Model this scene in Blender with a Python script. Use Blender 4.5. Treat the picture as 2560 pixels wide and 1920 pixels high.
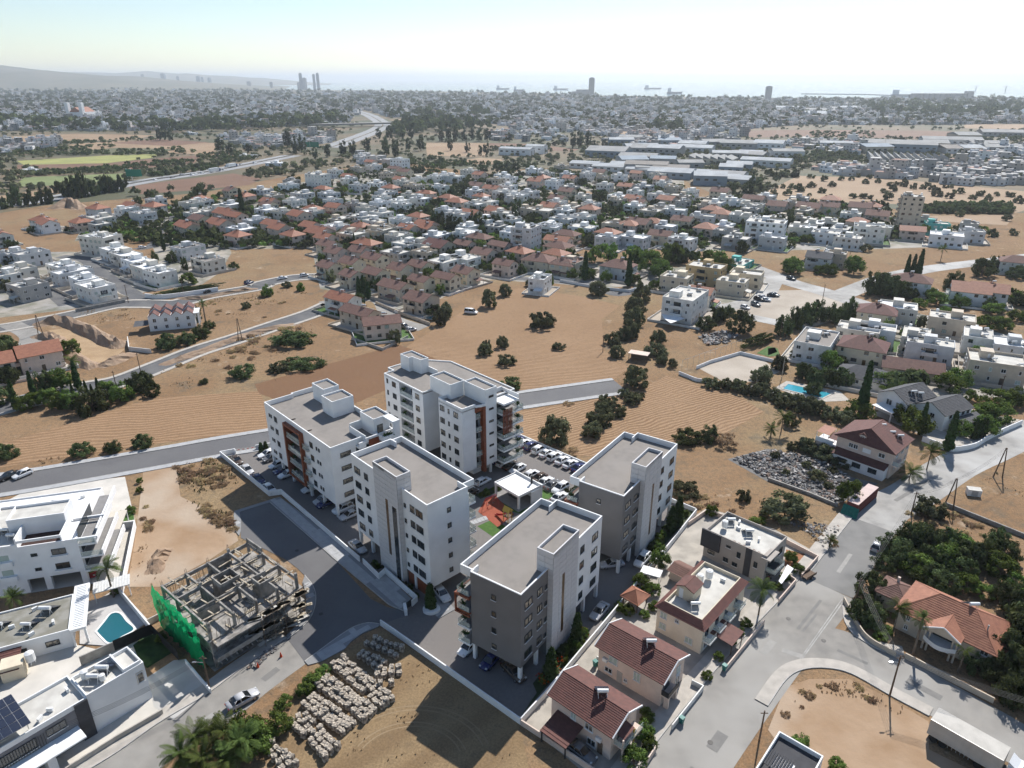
import bpy, math, random
import numpy as np
from mathutils import Vector, Matrix
R_=math.radians
rng=random.Random(7)
scene=bpy.context.scene
for o in list(bpy.data.objects): bpy.data.objects.remove(o)
COL=scene.collection
# ---------------- camera ----------------
CAM_H=83.0
cam=bpy.data.cameras.new('camera'); cam.sensor_width=36; cam.lens=36*1777/2560
cam.clip_start=1; cam.clip_end=200000
camo=bpy.data.objects.new('camera',cam); COL.objects.link(camo)
camo.location=(0,0,CAM_H); camo.rotation_euler=(R_(90-23.21),0,0); scene.camera=camo
# ---------------- sky, sun, exposure ----------------
SUN_AZ,SUN_EL=25.0,45.0           # degrees right of the view direction, above the horizon
world=bpy.data.worlds.new('World'); scene.world=world; world.use_nodes=True
nt=world.node_tree; bg=nt.nodes['Background']; sky=nt.nodes.new('ShaderNodeTexSky'); sky.sky_type='NISHITA'
sky.sun_disc=False; sky.sun_elevation=R_(SUN_EL); sky.sun_rotation=R_(SUN_AZ); sky.altitude=80
sky.air_density=1.0; sky.dust_density=0.12; sky.ozone_density=1.7
nt.links.new(sky.outputs[0],bg.inputs[0]); bg.inputs[1].default_value=0.097
sl=bpy.data.lights.new('sun','SUN'); sl.energy=4.9; sl.angle=R_(0.53); sl.color=(1,.965,.915)
so=bpy.data.objects.new('sun',sl); COL.objects.link(so)
sd=Vector((math.sin(R_(SUN_AZ))*math.cos(R_(SUN_EL)),math.cos(R_(SUN_AZ))*math.cos(R_(SUN_EL)),math.sin(R_(SUN_EL))))
so.rotation_euler=sd.to_track_quat('Z','Y').to_euler(); so.location=(0,0,300)
vs=scene.view_settings; vs.view_transform='Standard'; vs.look='None'; vs.exposure=0.42; vs.gamma=1
cy=scene.cycles; cy.max_bounces=4; cy.diffuse_bounces=2; cy.glossy_bounces=2; cy.transmission_bounces=3; cy.volume_bounces=0
cy.transparent_max_bounces=6; cy.caustics_reflective=False; cy.caustics_refractive=False; cy.sample_clamp_indirect=4
cy.use_denoising=True; cy.use_adaptive_sampling=True; cy.adaptive_threshold=.03

# ---------------- helpers ----------------
def lin(h):
    c=[int(h[i:i+2],16)/255 for i in (0,2,4)]
    return [x/12.92 if x<=.04045 else ((x+.055)/1.055)**2.4 for x in c]
MATS={}
def mat(name,c1,c2=None,rough=.85,scale=.5,detail=6,bump=0,bscale=None,spec=.3,metal=0,contrast=(.35,.65),c3=None,scale3=.05,con3=(.45,.6),coords='Object',bdist=.05):
    """procedural material: noise blend of c1 and c2, optional larger-scale third colour and bump"""
    if name in MATS: return MATS[name]
    m=bpy.data.materials.new(name); m.use_nodes=True; n=m.node_tree; b=n.nodes['Principled BSDF']
    b.inputs['Roughness'].default_value=rough; b.inputs['Metallic'].default_value=metal
    b.inputs['Specular IOR Level'].default_value=spec
    MATS[name]=m
    if c2 is None and not bump:
        b.inputs['Base Color'].default_value=(*c1,1); return m
    g=n.nodes.new('ShaderNodeNewGeometry') if coords=='World' else n.nodes.new('ShaderNodeTexCoord')
    vec=g.outputs['Position'] if coords=='World' else g.outputs['Object']
    def noise(sc,det=detail):
        t=n.nodes.new('ShaderNodeTexNoise'); t.inputs['Scale'].default_value=sc; t.inputs['Detail'].default_value=det
        n.links.new(vec,t.inputs['Vector']); return t
    def ramp(src,lo,hi):
        r=n.nodes.new('ShaderNodeMapRange'); r.inputs[1].default_value=lo; r.inputs[2].default_value=hi
        n.links.new(src,r.inputs[0]); return r.outputs[0]
    def mix(f,a,bb):
        x=n.nodes.new('ShaderNodeMix'); x.data_type='RGBA'
        for s,v in ((6,a),(7,bb)):
            if isinstance(v,(list,tuple)): x.inputs[s].default_value=(*v,1)
            else: n.links.new(v,x.inputs[s])
        n.links.new(f,x.inputs[0]); return x.outputs[2]
    col=None
    if c2 is not None: col=mix(ramp(noise(scale).outputs[0],*contrast),c1,c2)
    else: b.inputs['Base Color'].default_value=(*c1,1)
    if c3 is not None: col=mix(ramp(noise(scale3,3).outputs[0],*con3),col,c3)
    if col is not None: n.links.new(col,b.inputs['Base Color'])
    if bump:
        bn=n.nodes.new('ShaderNodeBump'); bn.inputs['Strength'].default_value=bump; bn.inputs['Distance'].default_value=bdist
        n.links.new(noise(bscale or scale*3).outputs[0],bn.inputs['Height']); n.links.new(bn.outputs[0],b.inputs['Normal'])
    return m
class MB:
    """collects faces of one part"""
    def __init__(s): s.v=[]; s.f=[]; s.m=[]
    def add(s,vs,fs,mi=0):
        k=len(s.v); s.v+=vs; s.f+=[[i+k for i in f] for f in fs]; s.m+=[mi]*len(fs); return s
    def box(s,x0,x1,y0,y1,z0,z1,mi=0):
        return s.add([(x,y,z) for z in (z0,z1) for x,y in ((x0,y0),(x1,y0),(x1,y1),(x0,y1))],
            [(0,3,2,1),(4,5,6,7),(0,1,5,4),(1,2,6,5),(2,3,7,6),(3,0,4,7)],mi)
    def prism(s,pts,z0,z1,mi=0,cap=True):
        n=len(pts); a=sum(pts[i][0]*pts[(i+1)%n][1]-pts[(i+1)%n][0]*pts[i][1] for i in range(n))
        if a<0: pts=pts[::-1]
        fs=[(i,(i+1)%n,(i+1)%n+n,i+n) for i in range(n)]
        if cap: fs+=[tuple(range(n,2*n)),tuple(range(n-1,-1,-1))]
        return s.add([(*p[:2],z0) for p in pts]+[(*p[:2],z1) for p in pts],fs,mi)
    def quad(s,*p,mi=0): return s.add(list(p),[tuple(range(len(p)))],mi)
    def bar(s,p,q,r0,r1=None,n=6,mi=0,cap=True):
        r1=r0 if r1 is None else r1; p=Vector(p); q=Vector(q); d=(q-p).normalized()
        u=d.orthogonal().normalized(); w=d.cross(u); vs=[]
        for c,r in ((p,r0),(q,r1)):
            for i in range(n):
                a=2*math.pi*i/n; vs.append(tuple(c+u*(r*math.cos(a))+w*(r*math.sin(a))))
        fs=[(i,(i+1)%n,(i+1)%n+n,i+n) for i in range(n)]
        if cap: fs+=[tuple(range(n-1,-1,-1)),tuple(range(n,2*n))]
        return s.add(vs,fs,mi)
    def beam(s,p,q,w,h,mi=0):
        """rectangular beam from p to q, width w (horizontal), height h centred"""
        p=Vector(p); q=Vector(q); d=(q-p).normalized(); up=Vector((0,0,1))
        if abs(d.z)>.95: up=Vector((1,0,0))
        u=d.cross(up).normalized()*(w/2); t=u.cross(d).normalized()*(h/2)
        vs=[tuple(c+a*u+b*t) for c in (p,q) for a,b in ((-1,-1),(1,-1),(1,1),(-1,1))]
        return s.add(vs,[(0,3,2,1),(4,5,6,7),(0,1,5,4),(1,2,6,5),(2,3,7,6),(3,0,4,7)],mi)
    def mesh(s,name,mats):
        me=bpy.data.meshes.new(name); me.from_pydata(s.v,[],s.f)
        for m in (mats if isinstance(mats,(list,tuple)) else [mats]): me.materials.append(m)
        if any(s.m): me.polygons.foreach_set('material_index',s.m)
        me.update(); return me
    def build(s,name,mats,parent=None,loc=(0,0,0),rz=0,smooth=False):
        me=s.mesh(name,mats)
        if smooth: me.polygons.foreach_set('use_smooth',[True]*len(me.polygons))
        return place(name,me,parent,loc,rz)
def place(name,me,parent=None,loc=(0,0,0),rz=0,scale=None):
    o=bpy.data.objects.new(name,me); COL.objects.link(o)
    o.location=loc; o.rotation_euler=(0,0,rz)
    if scale is not None: o.scale=scale if isinstance(scale,(tuple,list)) else (scale,)*3
    if parent is not None: o.parent=parent
    return o
def tag(o,label=None,cat=None,group=None,kind=None):
    if label: o['label']=label
    if cat: o['category']=cat
    if group: o['group']=group
    if kind: o['kind']=kind
    return o
def thing(name,label,cat,loc=(0,0,0),rz=0,group=None):
    return tag(place(name,None,None,loc,rz),label,cat,group)
def struct(name,mb,m): return tag(mb.build(name,m),kind='structure')
def ordinal(n):
    return '%d%s'%(n,'th' if 10<=n%100<=20 else {1:'st',2:'nd',3:'rd'}.get(n%10,'th'))
LATE=[]      # (object, phrase, place) : labels given by rank from the left once all stand
def late(o,desc,where,cat,group): tag(o,None,cat,group); LATE.append((o,desc,where))
def finish_labels():
    d={}
    for o,a,b in LATE: d.setdefault((a,b),[]).append(o)
    for (a,b),os in d.items():
        os.sort(key=lambda o:o.location.x/max(o.location.y,1))
        for i,o in enumerate(os):
            o['label']=f'{a} {b}' if len(os)==1 else f'{a} {b}, {ordinal(i+1)} from left'
def V2(a): return Vector((a[0],a[1]))
def smooth_line(pts,n=6):
    pts=[V2(p) for p in pts]
    if len(pts)<3: return pts
    P=[2*pts[0]-pts[1]]+pts+[2*pts[-1]-pts[-2]]; out=[]
    for i in range(1,len(P)-2):
        a,b,c,d=P[i-1:i+3]
        for k in range(n):
            t=k/n; out.append(.5*((2*b)+(c-a)*t+(2*a-5*b+4*c-d)*t*t+(3*b-a-3*c+d)*t**3))
    return out+[pts[-1]]
def offset_line(pts,d):
    o=[]
    for i,p in enumerate(pts):
        t=(pts[min(i+1,len(pts)-1)]-pts[max(i-1,0)]).normalized(); o.append(p+Vector((t.y,-t.x))*d)
    return o
def strip(mb,pts,d0,d1,z0,z1=None,mi=0):
    """flat ribbon between two offsets of a line; with z1 a raised slab"""
    a=offset_line(pts,d0); b=offset_line(pts,d1); zz=z0 if z1 is None else z1
    for i in range(len(pts)-1):
        mb.quad((*a[i],zz),(*b[i],zz),(*b[i+1],zz),(*a[i+1],zz),mi=mi)
        if z1 is not None:
            mb.quad((*a[i+1],z0),(*a[i],z0),(*a[i],z1),(*a[i+1],z1),mi=mi)
            mb.quad((*b[i],z0),(*b[i+1],z0),(*b[i+1],z1),(*b[i],z1),mi=mi)
    return mb
def poly_sheet(mb,pts,z,mi=0):
    pts=[tuple(p) for p in pts]; n=len(pts)
    a=sum(pts[i][0]*pts[(i+1)%n][1]-pts[(i+1)%n][0]*pts[i][1] for i in range(n))
    if a<0: pts=pts[::-1]
    return mb.add([(*p,z) for p in pts],[tuple(range(n))])
def inside(p,poly):
    x,y=p[0],p[1]; c=False; n=len(poly); j=n-1
    for i in range(n):
        xi,yi=poly[i][0],poly[i][1]; xj,yj=poly[j][0],poly[j][1]
        if (yi>y)!=(yj>y) and x<(xj-xi)*(y-yi)/(yj-yi)+xi: c=not c
        j=i
    return c
def np_mesh(name,verts,faces_n,mats,midx=None,attr=None):
    """fast mesh from numpy: verts (N,3), faces_n = verts per face (faces are consecutive vertices)"""
    me=bpy.data.meshes.new(name); nv=len(verts); nf=nv//faces_n
    me.vertices.add(nv); me.vertices.foreach_set('co',np.asarray(verts,np.float32).ravel())
    me.loops.add(nv); me.loops.foreach_set('vertex_index',np.arange(nv,dtype=np.int32))
    me.polygons.add(nf); me.polygons.foreach_set('loop_start',np.arange(0,nv,faces_n,dtype=np.int32))
    me.polygons.foreach_set('loop_total',np.full(nf,faces_n,np.int32))
    for m in (mats if isinstance(mats,(list,tuple)) else [mats]): me.materials.append(m)
    if midx is not None: me.polygons.foreach_set('material_index',np.asarray(midx,np.int32))
    me.update(calc_edges=True)
    if attr is not None:
        a=me.attributes.new('tint','FLOAT_COLOR','FACE'); a.data.foreach_set('color',np.asarray(attr,np.float32).ravel())
    return me
# ---------------- shared materials ----------------
WHITE=mat('white_render',(.80,.80,.79),(.72,.72,.71),rough=.8,scale=.35)
OFFWHITE=mat('aged_white_render',(.76,.75,.72),(.62,.60,.56),rough=.85,scale=.6)
CREAM=mat('cream_render',(.66,.58,.44),(.58,.50,.38),scale=.6)
BEIGE=mat('beige_render',(.56,.48,.38),(.47,.40,.32),scale=.6)
PINKW=mat('pink_cream_render',(.68,.55,.46),(.58,.47,.40),scale=.6)
GREYR=mat('grey_render',(.42,.40,.38),(.35,.34,.32),scale=.6)
DGREY=mat('dark_grey_render',(.185,.177,.174),(.165,.158,.155),rough=.85,scale=.3)
CHAR=mat('charcoal_render',(.05,.05,.055),(.065,.065,.07),scale=.8)
CONC=mat('raw_concrete',(.34,.32,.29),(.22,.21,.195),scale=.9,bump=.3)
ROOFG=mat('roof_screed',(.235,.212,.190),(.205,.186,.167),scale=.9,detail=8,c3=(.25,.226,.203),scale3=.12)
ROOFP=mat('pale_roof_screed',(.58,.56,.51),(.45,.43,.39),scale=.5)
STONE=mat('stone_panel',(.60,.59,.585),(.53,.52,.52),rough=.7,scale=.8)
STONED=mat('stone_joint',(.16,.16,.16),rough=.9)
WOOD=mat('rust_brown_cladding',(.23,.065,.028),(.17,.045,.02),rough=.55,scale=1.5)
BRONZE=mat('bronze_panel',(.14,.085,.035),(.10,.06,.028),rough=.3,scale=.6,metal=.4,spec=.5)
FRAME=mat('dark_window_frame',(.035,.04,.045),rough=.5)
FRAMEW=mat('white_window_frame',(.7,.7,.7),rough=.5)
GLASS=mat('dark_glass',(.02,.028,.033),rough=.08,spec=.8)
CURT=mat('curtained_glass',(.30,.26,.20),(.05,.05,.05),rough=.12,scale=1.3,spec=.7,contrast=(.45,.55))
SHUT=mat('green_grey_shutter',(.38,.45,.40),rough=.6)
BGLASS=bpy.data.materials.new('balcony_glass'); BGLASS.use_nodes=True
_b=BGLASS.node_tree.nodes['Principled BSDF']; _b.inputs['Base Color'].default_value=(.55,.62,.58,1); _b.inputs['Roughness'].default_value=.05; _b.inputs['Alpha'].default_value=.38
ASPH=mat('asphalt',(.115,.115,.118),(.085,.085,.088),scale=.7,detail=8,c3=(.135,.132,.128),scale3=.12,coords='World')
ASPHN=mat('new_asphalt',(.125,.122,.124),(.115,.112,.114),scale=1.5,c3=(.135,.132,.132),scale3=.1,coords='World')
ASPHO=mat('worn_asphalt',(.275,.257,.23),(.205,.193,.176),scale=.5,detail=9,c3=(.31,.295,.27),scale3=.06,coords='World',contrast=(.3,.7))
GRAVEL=mat('gravel_surface',(.34,.325,.30),(.25,.24,.225),scale=.35,detail=9,c3=(.42,.41,.39),scale3=.05,coords='World',bump=.3,bscale=2)
PAVER=mat('grey_paver_surface',(.175,.16,.15),(.15,.138,.13),scale=2.2,detail=8,c3=(.165,.15,.14),scale3=.15,coords='World')
SLAB=mat('pale_paving',(.40,.40,.40),(.34,.34,.34),scale=.8,coords='World')
SLABJ=mat('paving_joint',(.24,.24,.24),rough=.9)
KERB=mat('kerb_concrete',(.45,.43,.40),(.36,.345,.32),scale=1.2)
SIDEW=mat('worn_pavement',(.46,.42,.37),(.37,.34,.30),scale=.7,detail=8,coords='World')
TILE=mat('brown_roof_tiles',(.145,.06,.048),(.105,.045,.038),scale=1.4,rough=.75,spec=.35)
TILER=mat('red_roof_tiles',(.33,.14,.082),(.25,.103,.062),scale=1.2,rough=.7,spec=.35)
TILED=mat('weathered_roof_tiles',(.20,.115,.09),(.15,.085,.07),scale=1.2,rough=.85)
TILEG=mat('slate_grey_roof',(.10,.10,.105),(.075,.075,.08),scale=1.5)
STEEL=mat('galvanised_steel',(.5,.5,.5),rough=.35,metal=.8)
TANK=mat('white_tank',(.78,.78,.77),(.66,.66,.64),rough=.4,scale=2)
PANEL=mat('solar_glass',(.02,.025,.045),(.03,.035,.05),rough=.15,spec=.7,scale=3)
RUBBER=mat('rubber',(.02,.02,.02),rough=.9)
BLACK=mat('black_paint',(.025,.025,.028),rough=.5)
WOODP=mat('weathered_timber',(.16,.11,.075),(.10,.07,.05),scale=3)

# ---------------- ground, fields, roads ----------------
def ground_material():
    m=bpy.data.materials.new('dry_earth'); m.use_nodes=True; n=m.node_tree; b=n.nodes['Principled BSDF']
    b.inputs['Roughness'].default_value=.95; b.inputs['Specular IOR Level'].default_value=.1
    g=n.nodes.new('ShaderNodeNewGeometry')
    def noise(sc,d=6,r=.6):
        t=n.nodes.new('ShaderNodeTexNoise'); t.inputs['Scale'].default_value=sc; t.inputs['Detail'].default_value=d; t.inputs['Roughness'].default_value=r
        n.links.new(g.outputs['Position'],t.inputs['Vector']); return t.outputs[0]
    def rmp(s,lo,hi):
        r=n.nodes.new('ShaderNodeMapRange'); r.inputs[1].default_value=lo; r.inputs[2].default_value=hi; n.links.new(s,r.inputs[0]); return r.outputs[0]
    def mix(f,a,c):
        x=n.nodes.new('ShaderNodeMix'); x.data_type='RGBA'; n.links.new(f,x.inputs[0])
        for s,v in ((6,a),(7,c)):
            if isinstance(v,tuple): x.inputs[s].default_value=(*v,1)
            else: n.links.new(v,x.inputs[s])
        return x.outputs[2]
    c=mix(rmp(noise(.045,7),.38,.62),(.285,.185,.105),(.24,.147,.080))
    c=mix(rmp(noise(.02,6),.5,.68),c,(.285,.21,.12))
    c=mix(rmp(noise(.09,9,.7),.56,.7),c,(.145,.122,.088))
    c=mix(rmp(noise(.9,8,.75),.47,.72),c,(.125,.10,.07))
    c=mix(rmp(noise(.16,5),.62,.72),c,(.38,.29,.205))
    gr=n.nodes.new('ShaderNodeTexNoise'); gr.inputs['Scale'].default_value=3.2; gr.inputs['Detail'].default_value=5; gr.inputs['Roughness'].default_value=.75; n.links.new(g.outputs['Position'],gr.inputs[0])
    gm2=n.nodes.new('ShaderNodeMapRange'); gm2.inputs[1].default_value=.3; gm2.inputs[2].default_value=.7; gm2.inputs[3].default_value=.62; gm2.inputs[4].default_value=1.3; n.links.new(gr.outputs[0],gm2.inputs[0])
    gx=n.nodes.new('ShaderNodeMix'); gx.data_type='RGBA'; gx.blend_type='MULTIPLY'; gx.inputs[0].default_value=1; n.links.new(c,gx.inputs[6]); n.links.new(gm2.outputs[0],gx.inputs[7]); n.links.new(gx.outputs[2],b.inputs['Base Color'])
    bn=n.nodes.new('ShaderNodeBump'); bn.inputs['Strength'].default_value=.5; bn.inputs['Distance'].default_value=.25
    n.links.new(noise(.8,8,.7),bn.inputs['Height']); n.links.new(bn.outputs[0],b.inputs['Normal'])
    return m
EARTH=ground_material()
def furrow_material(name,c1,c2,direction,scale,distort=1.5,patch=None):
    """ploughed or mown soil: bands across the given direction"""
    m=bpy.data.materials.new(name); m.use_nodes=True; n=m.node_tree; b=n.nodes['Principled BSDF']
    b.inputs['Roughness'].default_value=.95; b.inputs['Specular IOR Level'].default_value=.1
    g=n.nodes.new('ShaderNodeNewGeometry'); mp=n.nodes.new('ShaderNodeMapping'); mp.inputs['Rotation'].default_value=(0,0,-direction)
    n.links.new(g.outputs['Position'],mp.inputs[0])
    w=n.nodes.new('ShaderNodeTexWave'); w.bands_direction='Y'; w.inputs['Scale'].default_value=scale; w.inputs['Distortion'].default_value=distort
    w.inputs['Detail'].default_value=3; w.inputs['Detail Scale'].default_value=.35; n.links.new(mp.outputs[0],w.inputs[0])
    ns=n.nodes.new('ShaderNodeTexNoise'); ns.inputs['Scale'].default_value=.05; ns.inputs['Detail'].default_value=8; n.links.new(mp.outputs[0],ns.inputs[0])
    mu=n.nodes.new('ShaderNodeMath'); mu.operation='MULTIPLY'; n.links.new(w.outputs[1],mu.inputs[0]); n.links.new(ns.outputs[0],mu.inputs[1])
    r=n.nodes.new('ShaderNodeMapRange'); r.inputs[1].default_value=.1; r.inputs[2].default_value=.55; n.links.new(mu.outputs[0],r.inputs[0])
    x=n.nodes.new('ShaderNodeMix'); x.data_type='RGBA'; x.inputs[6].default_value=(*c1,1); x.inputs[7].default_value=(*c2,1); n.links.new(r.outputs[0],x.inputs[0])
    n2=n.nodes.new('ShaderNodeTexNoise'); n2.inputs['Scale'].default_value=.6; n2.inputs['Detail'].default_value=9; n2.inputs['Roughness'].default_value=.7; n.links.new(g.outputs['Position'],n2.inputs[0])
    r2=n.nodes.new('ShaderNodeMapRange'); r2.inputs[1].default_value=.5; r2.inputs[2].default_value=.8; n.links.new(n2.outputs[0],r2.inputs[0])
    y=n.nodes.new('ShaderNodeMix'); y.data_type='RGBA'; y.inputs[7].default_value=(*(patch or (.20,.13,.075)),1); n.links.new(x.outputs[2],y.inputs[6]); n.links.new(r2.outputs[0],y.inputs[0])
    gr=n.nodes.new('ShaderNodeTexNoise'); gr.inputs['Scale'].default_value=3.2; gr.inputs['Detail'].default_value=5; gr.inputs['Roughness'].default_value=.75; n.links.new(g.outputs['Position'],gr.inputs[0])
    gm2=n.nodes.new('ShaderNodeMapRange'); gm2.inputs[1].default_value=.3; gm2.inputs[2].default_value=.7; gm2.inputs[3].default_value=.62; gm2.inputs[4].default_value=1.3; n.links.new(gr.outputs[0],gm2.inputs[0])
    gx=n.nodes.new('ShaderNodeMix'); gx.data_type='RGBA'; gx.blend_type='MULTIPLY'; gx.inputs[0].default_value=1; n.links.new(y.outputs[2],gx.inputs[6]); n.links.new(gm2.outputs[0],gx.inputs[7]); n.links.new(gx.outputs[2],b.inputs['Base Color'])
    bn=n.nodes.new('ShaderNodeBump'); bn.inputs['Strength'].default_value=.6; bn.inputs['Distance'].default_value=.18; n.links.new(w.outputs[1],bn.inputs['Height']); n.links.new(bn.outputs[0],b.inputs['Normal'])
    return m
gm=MB(); gm.quad((-45000,-300,0),(45000,-300,0),(45000,55000,0),(-45000,55000,0)); struct('ground',gm,EARTH)

def field(pts,m,z=.02):
    mb=MB(); poly_sheet(mb,pts,z); return struct('field',mb,m)
F_TAN=furrow_material('stubble_furrows',(.335,.22,.132),(.225,.138,.078),R_(-8),.27,4)
F_TAN2=furrow_material('stubble_curved_furrows',(.33,.217,.13),(.22,.135,.077),R_(30),.27,11)
F_RED=furrow_material('red_ploughed_soil',(.215,.125,.073),(.165,.092,.053),R_(22),.42,7)
F_DIRT=furrow_material('graded_soil',(.31,.20,.118),(.25,.152,.086),R_(14),.2,11)
field([(-35.38,225.93),(-21.39,259.71),(-11.75,286.16),(3.8,299.01),(28.7,286.16),(43.22,273.0),(33.76,255.16),(30.52,220.6),(36.76,206.23),(30.48,196.91),(-3.47,187.3),(-39.23,206.23)],F_TAN)
field([(-2.62,172.83),(33.79,186.64),(47.06,199.82),(64.95,184.05),(68.34,174.27),(53.32,160.63),(37.99,154.45),(21.53,149.78),(14.31,149.78),(-0.71,161.91)],F_TAN2,.024)
field([(-76.2,193.38),(-38.71,227.3),(-30.82,220.6),(-15.22,204.31),(-35.91,189.96),(-50.3,171.4),(-72.63,186.64)],F_RED,.028)
field([(-126.61,155.65),(-101.73,183.41),(-73.17,188.29),(-60.61,164.53),(-88.83,155.65),(-119.06,144.25)],F_DIRT,.024)
STRAW=furrow_material('straw_lot_soil',(.25,.175,.098),(.20,.135,.075),R_(40),.05,9,(.16,.115,.07))
field([(-31.1,83.15),(-21.05,91.12),(-15.57,86.76),(1.03,73.1),(2.18,65.81),(-25.69,60.31),(-31.96,68.59)],STRAW,.02)
PALE_D=mat('pale_graded_earth',(.37,.26,.17),(.28,.178,.10),scale=.12,detail=9,c3=(.40,.315,.235),scale3=.05,coords='World',bump=.4,bscale=.9,bdist=.2)
field([(-85.41,143.67),(-78.6,145.28),(-71.71,131.74),(-56.97,122.12),(-53.55,115.79),(-56.71,109.95),(-62.67,101.99),(-68.43,101.99),(-75.38,119.68)],PALE_D,.024)
field([(40.61,79.3),(44.82,80.85),(50.74,80.85),(54.97,77.37),(58.58,73.1),(56.16,68.59),(64.52,61.86),(43.96,58.81),(37.36,65.81),(35.53,71.74)],PALE_D,.02)

roads=[]
def road(pts,w,m=None,z=.03,n=6,kerb=None,side=2.0,sides='LR',edge_only=False,pave=None):
    L=smooth_line(pts,n); mb=MB(); strip(mb,L,-w/2,w/2,z); struct('road',mb,m or ASPH); roads.append((L,w))
    if kerb:
        for sd_,s in (('L',-1),('R',1)):
            if sd_ in sides:
                pv=MB(); strip(pv,L,s*(w/2+.15),s*(w/2+.15+side),z-.02,z+.12); struct('pavement',pv,pave or SIDEW)
                kb=MB(); strip(kb,L,s*(w/2),s*(w/2+.16),z-.02,z+.14); struct('kerb',kb,KERB)
    return L
# new road running past the apartment site
road([(-133.66,132.18),(-113.92,136.49),(-84.71,148.56),(-63.92,157.52),(-2.01,180.41),(31.97,192.24)],8.4,ASPHN,.034,n=4,kerb=1,side=1.6,pave=SLAB)
# street at the lower right, turning to gravel further up
road([(17.0,58.81),(26.05,69.68),(39.51,84.55),(49.16,94.39),(56.22,101.63)],9.6,ASPHO,.03,kerb=1,side=2.6,sides='L'); road([(56.22,101.63),(60.97,106.97),(68.48,115.54),(73.31,121.03)],8.2,mat('mid_asphalt',(.19,.185,.175),(.15,.147,.14),scale=.5,detail=9,c3=(.22,.212,.20),scale3=.07,coords='World'),.034,kerb=1,side=2.6,sides='L')
road([(73.12,120.63),(77.9,126.48),(87.24,132.81),(102.65,144.36),(115.55,152.2),(129.98,160.75),(170.93,183.57)],9.5,GRAVEL,.026)
# junction to the right and the street with the lorry
road([(43.03,88.77),(51.17,87.76),(56.83,83.38),(61.01,78.87),(65.49,73.49),(71.61,65.96)],8.6,ASPHO,.034,kerb=None)
# lower-left street
road([(-33.65,87.25),(-38.41,81.08),(-42.03,75.7),(-46.79,70.61),(-50.85,65.12),(-57.81,58.08)],7.0,ASPHO,.03,kerb=1,side=2.0,sides='R')
# left winding road
road([(-148.17,165.5),(-140.62,176.82),(-127.65,188.66),(-117.97,194.65),(-111.44,206.67),(-104.63,221.09),(-95.66,233.69),(-86.65,248.05),(-77.56,262.04),(-72.4,274.27)],8.2,ASPH,.03,kerb=1,side=1.4)
road([(-191.45,241.1),(-181.11,247.59),(-169.19,260.07),(-158.48,273.71),(-147.67,275.31),(-136.03,275.31),(-126.64,286.94),(-110.91,299.47),(-109.41,305.82),(-99.45,315.76),(-87.07,318.85)],8.5,ASPH,.034,kerb=1,side=1.5)
road([(-185.82,250.27),(-170.07,237.34),(-163.88,225.53),(-160.62,212.64),(-164.33,201.9)],7,ASPHO,.036)
road([(-146.73,275.31),(-166.74,297.62),(-188.18,321.26),(-213.11,350.98),(-230.26,358.55)],7,ASPH,.038)
road([(-199.14,374.63),(-195.24,386.1),(-206.9,424.7),(-216.2,458.6),(-246.1,538.5)],7,ASPH,.04)
road([(-177.92,273.71),(-192.9,290.42),(-216.28,319.17)],6,ASPH,.04)
# dusty road network on the right
road([(110.15,349.38),(119.07,324.14),(123.93,307.76),(131.54,294.61),(139.24,277.48),(147.51,262.04),(159.81,252.11),(168.21,237.78),(175.06,223.68)],11,GRAVEL,.04)
road([(139.13,289.28),(155.56,303.9),(172.51,317.82),(199.18,332.92),(228.21,344.53),(266.73,359.46)],10,GRAVEL,.044)
road([(118.76,313.73),(104.12,285.82),(88.33,272.69),(82.37,271.12),(78.18,272.69)],8,GRAVEL,.046)
road([(104.9,245.41),(95.81,253.49),(88.86,259.14)],7,GRAVEL,.048)
road([(59.35,302.0),(44.47,289.28),(36.11,302.0),(26.45,307.76),(0.78,315.76)],6,ASPH,.04)
road([(-77.18,275.31),(-56.01,281.85),(-46.63,258.63),(-38.28,248.92),(-31.86,244.96)],7,ASPHO,.03)
road([(-132.17,230.13),(-141.37,232.49)],2,GRAVEL,.03)
# dusty yard areas
def yard(pts,m,z=.016,name='yard_ground'):
    mb=MB(); poly_sheet(mb,pts,z); return struct(name,mb,m)
PALEDUST=mat('pale_dust',(.42,.365,.30),(.32,.27,.215),scale=.08,detail=9,coords='World')
yard([(109.3,294.61),(132.26,296.43),(141.05,274.27),(119.91,253.49),(104.66,242.82),(95.69,253.49),(88.02,253.49),(87.0,268.03)],PALEDUST)
yard([(57.89,207.01),(64.9,213.0),(75.64,220.38),(79.99,217.17),(82.7,203.17),(72.96,194.96),(62.85,195.84)],PALEDUST,.02)

def water_material(name,c,rough,bump,scale,spec=.5):
    m=bpy.data.materials.new(name); m.use_nodes=True; n=m.node_tree; b=n.nodes['Principled BSDF']
    b.inputs['Base Color'].default_value=(*c,1); b.inputs['Roughness'].default_value=rough; b.inputs['Specular IOR Level'].default_value=spec
    g=n.nodes.new('ShaderNodeNewGeometry'); t=n.nodes.new('ShaderNodeTexNoise'); t.inputs['Scale'].default_value=scale; t.inputs['Detail'].default_value=4
    n.links.new(g.outputs['Position'],t.inputs[0]); bn=n.nodes.new('ShaderNodeBump'); bn.inputs['Strength'].default_value=bump; bn.inputs['Distance'].default_value=.3
    n.links.new(t.outputs[0],bn.inputs['Height']); n.links.new(bn.outputs[0],b.inputs['Normal']); return m
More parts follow.
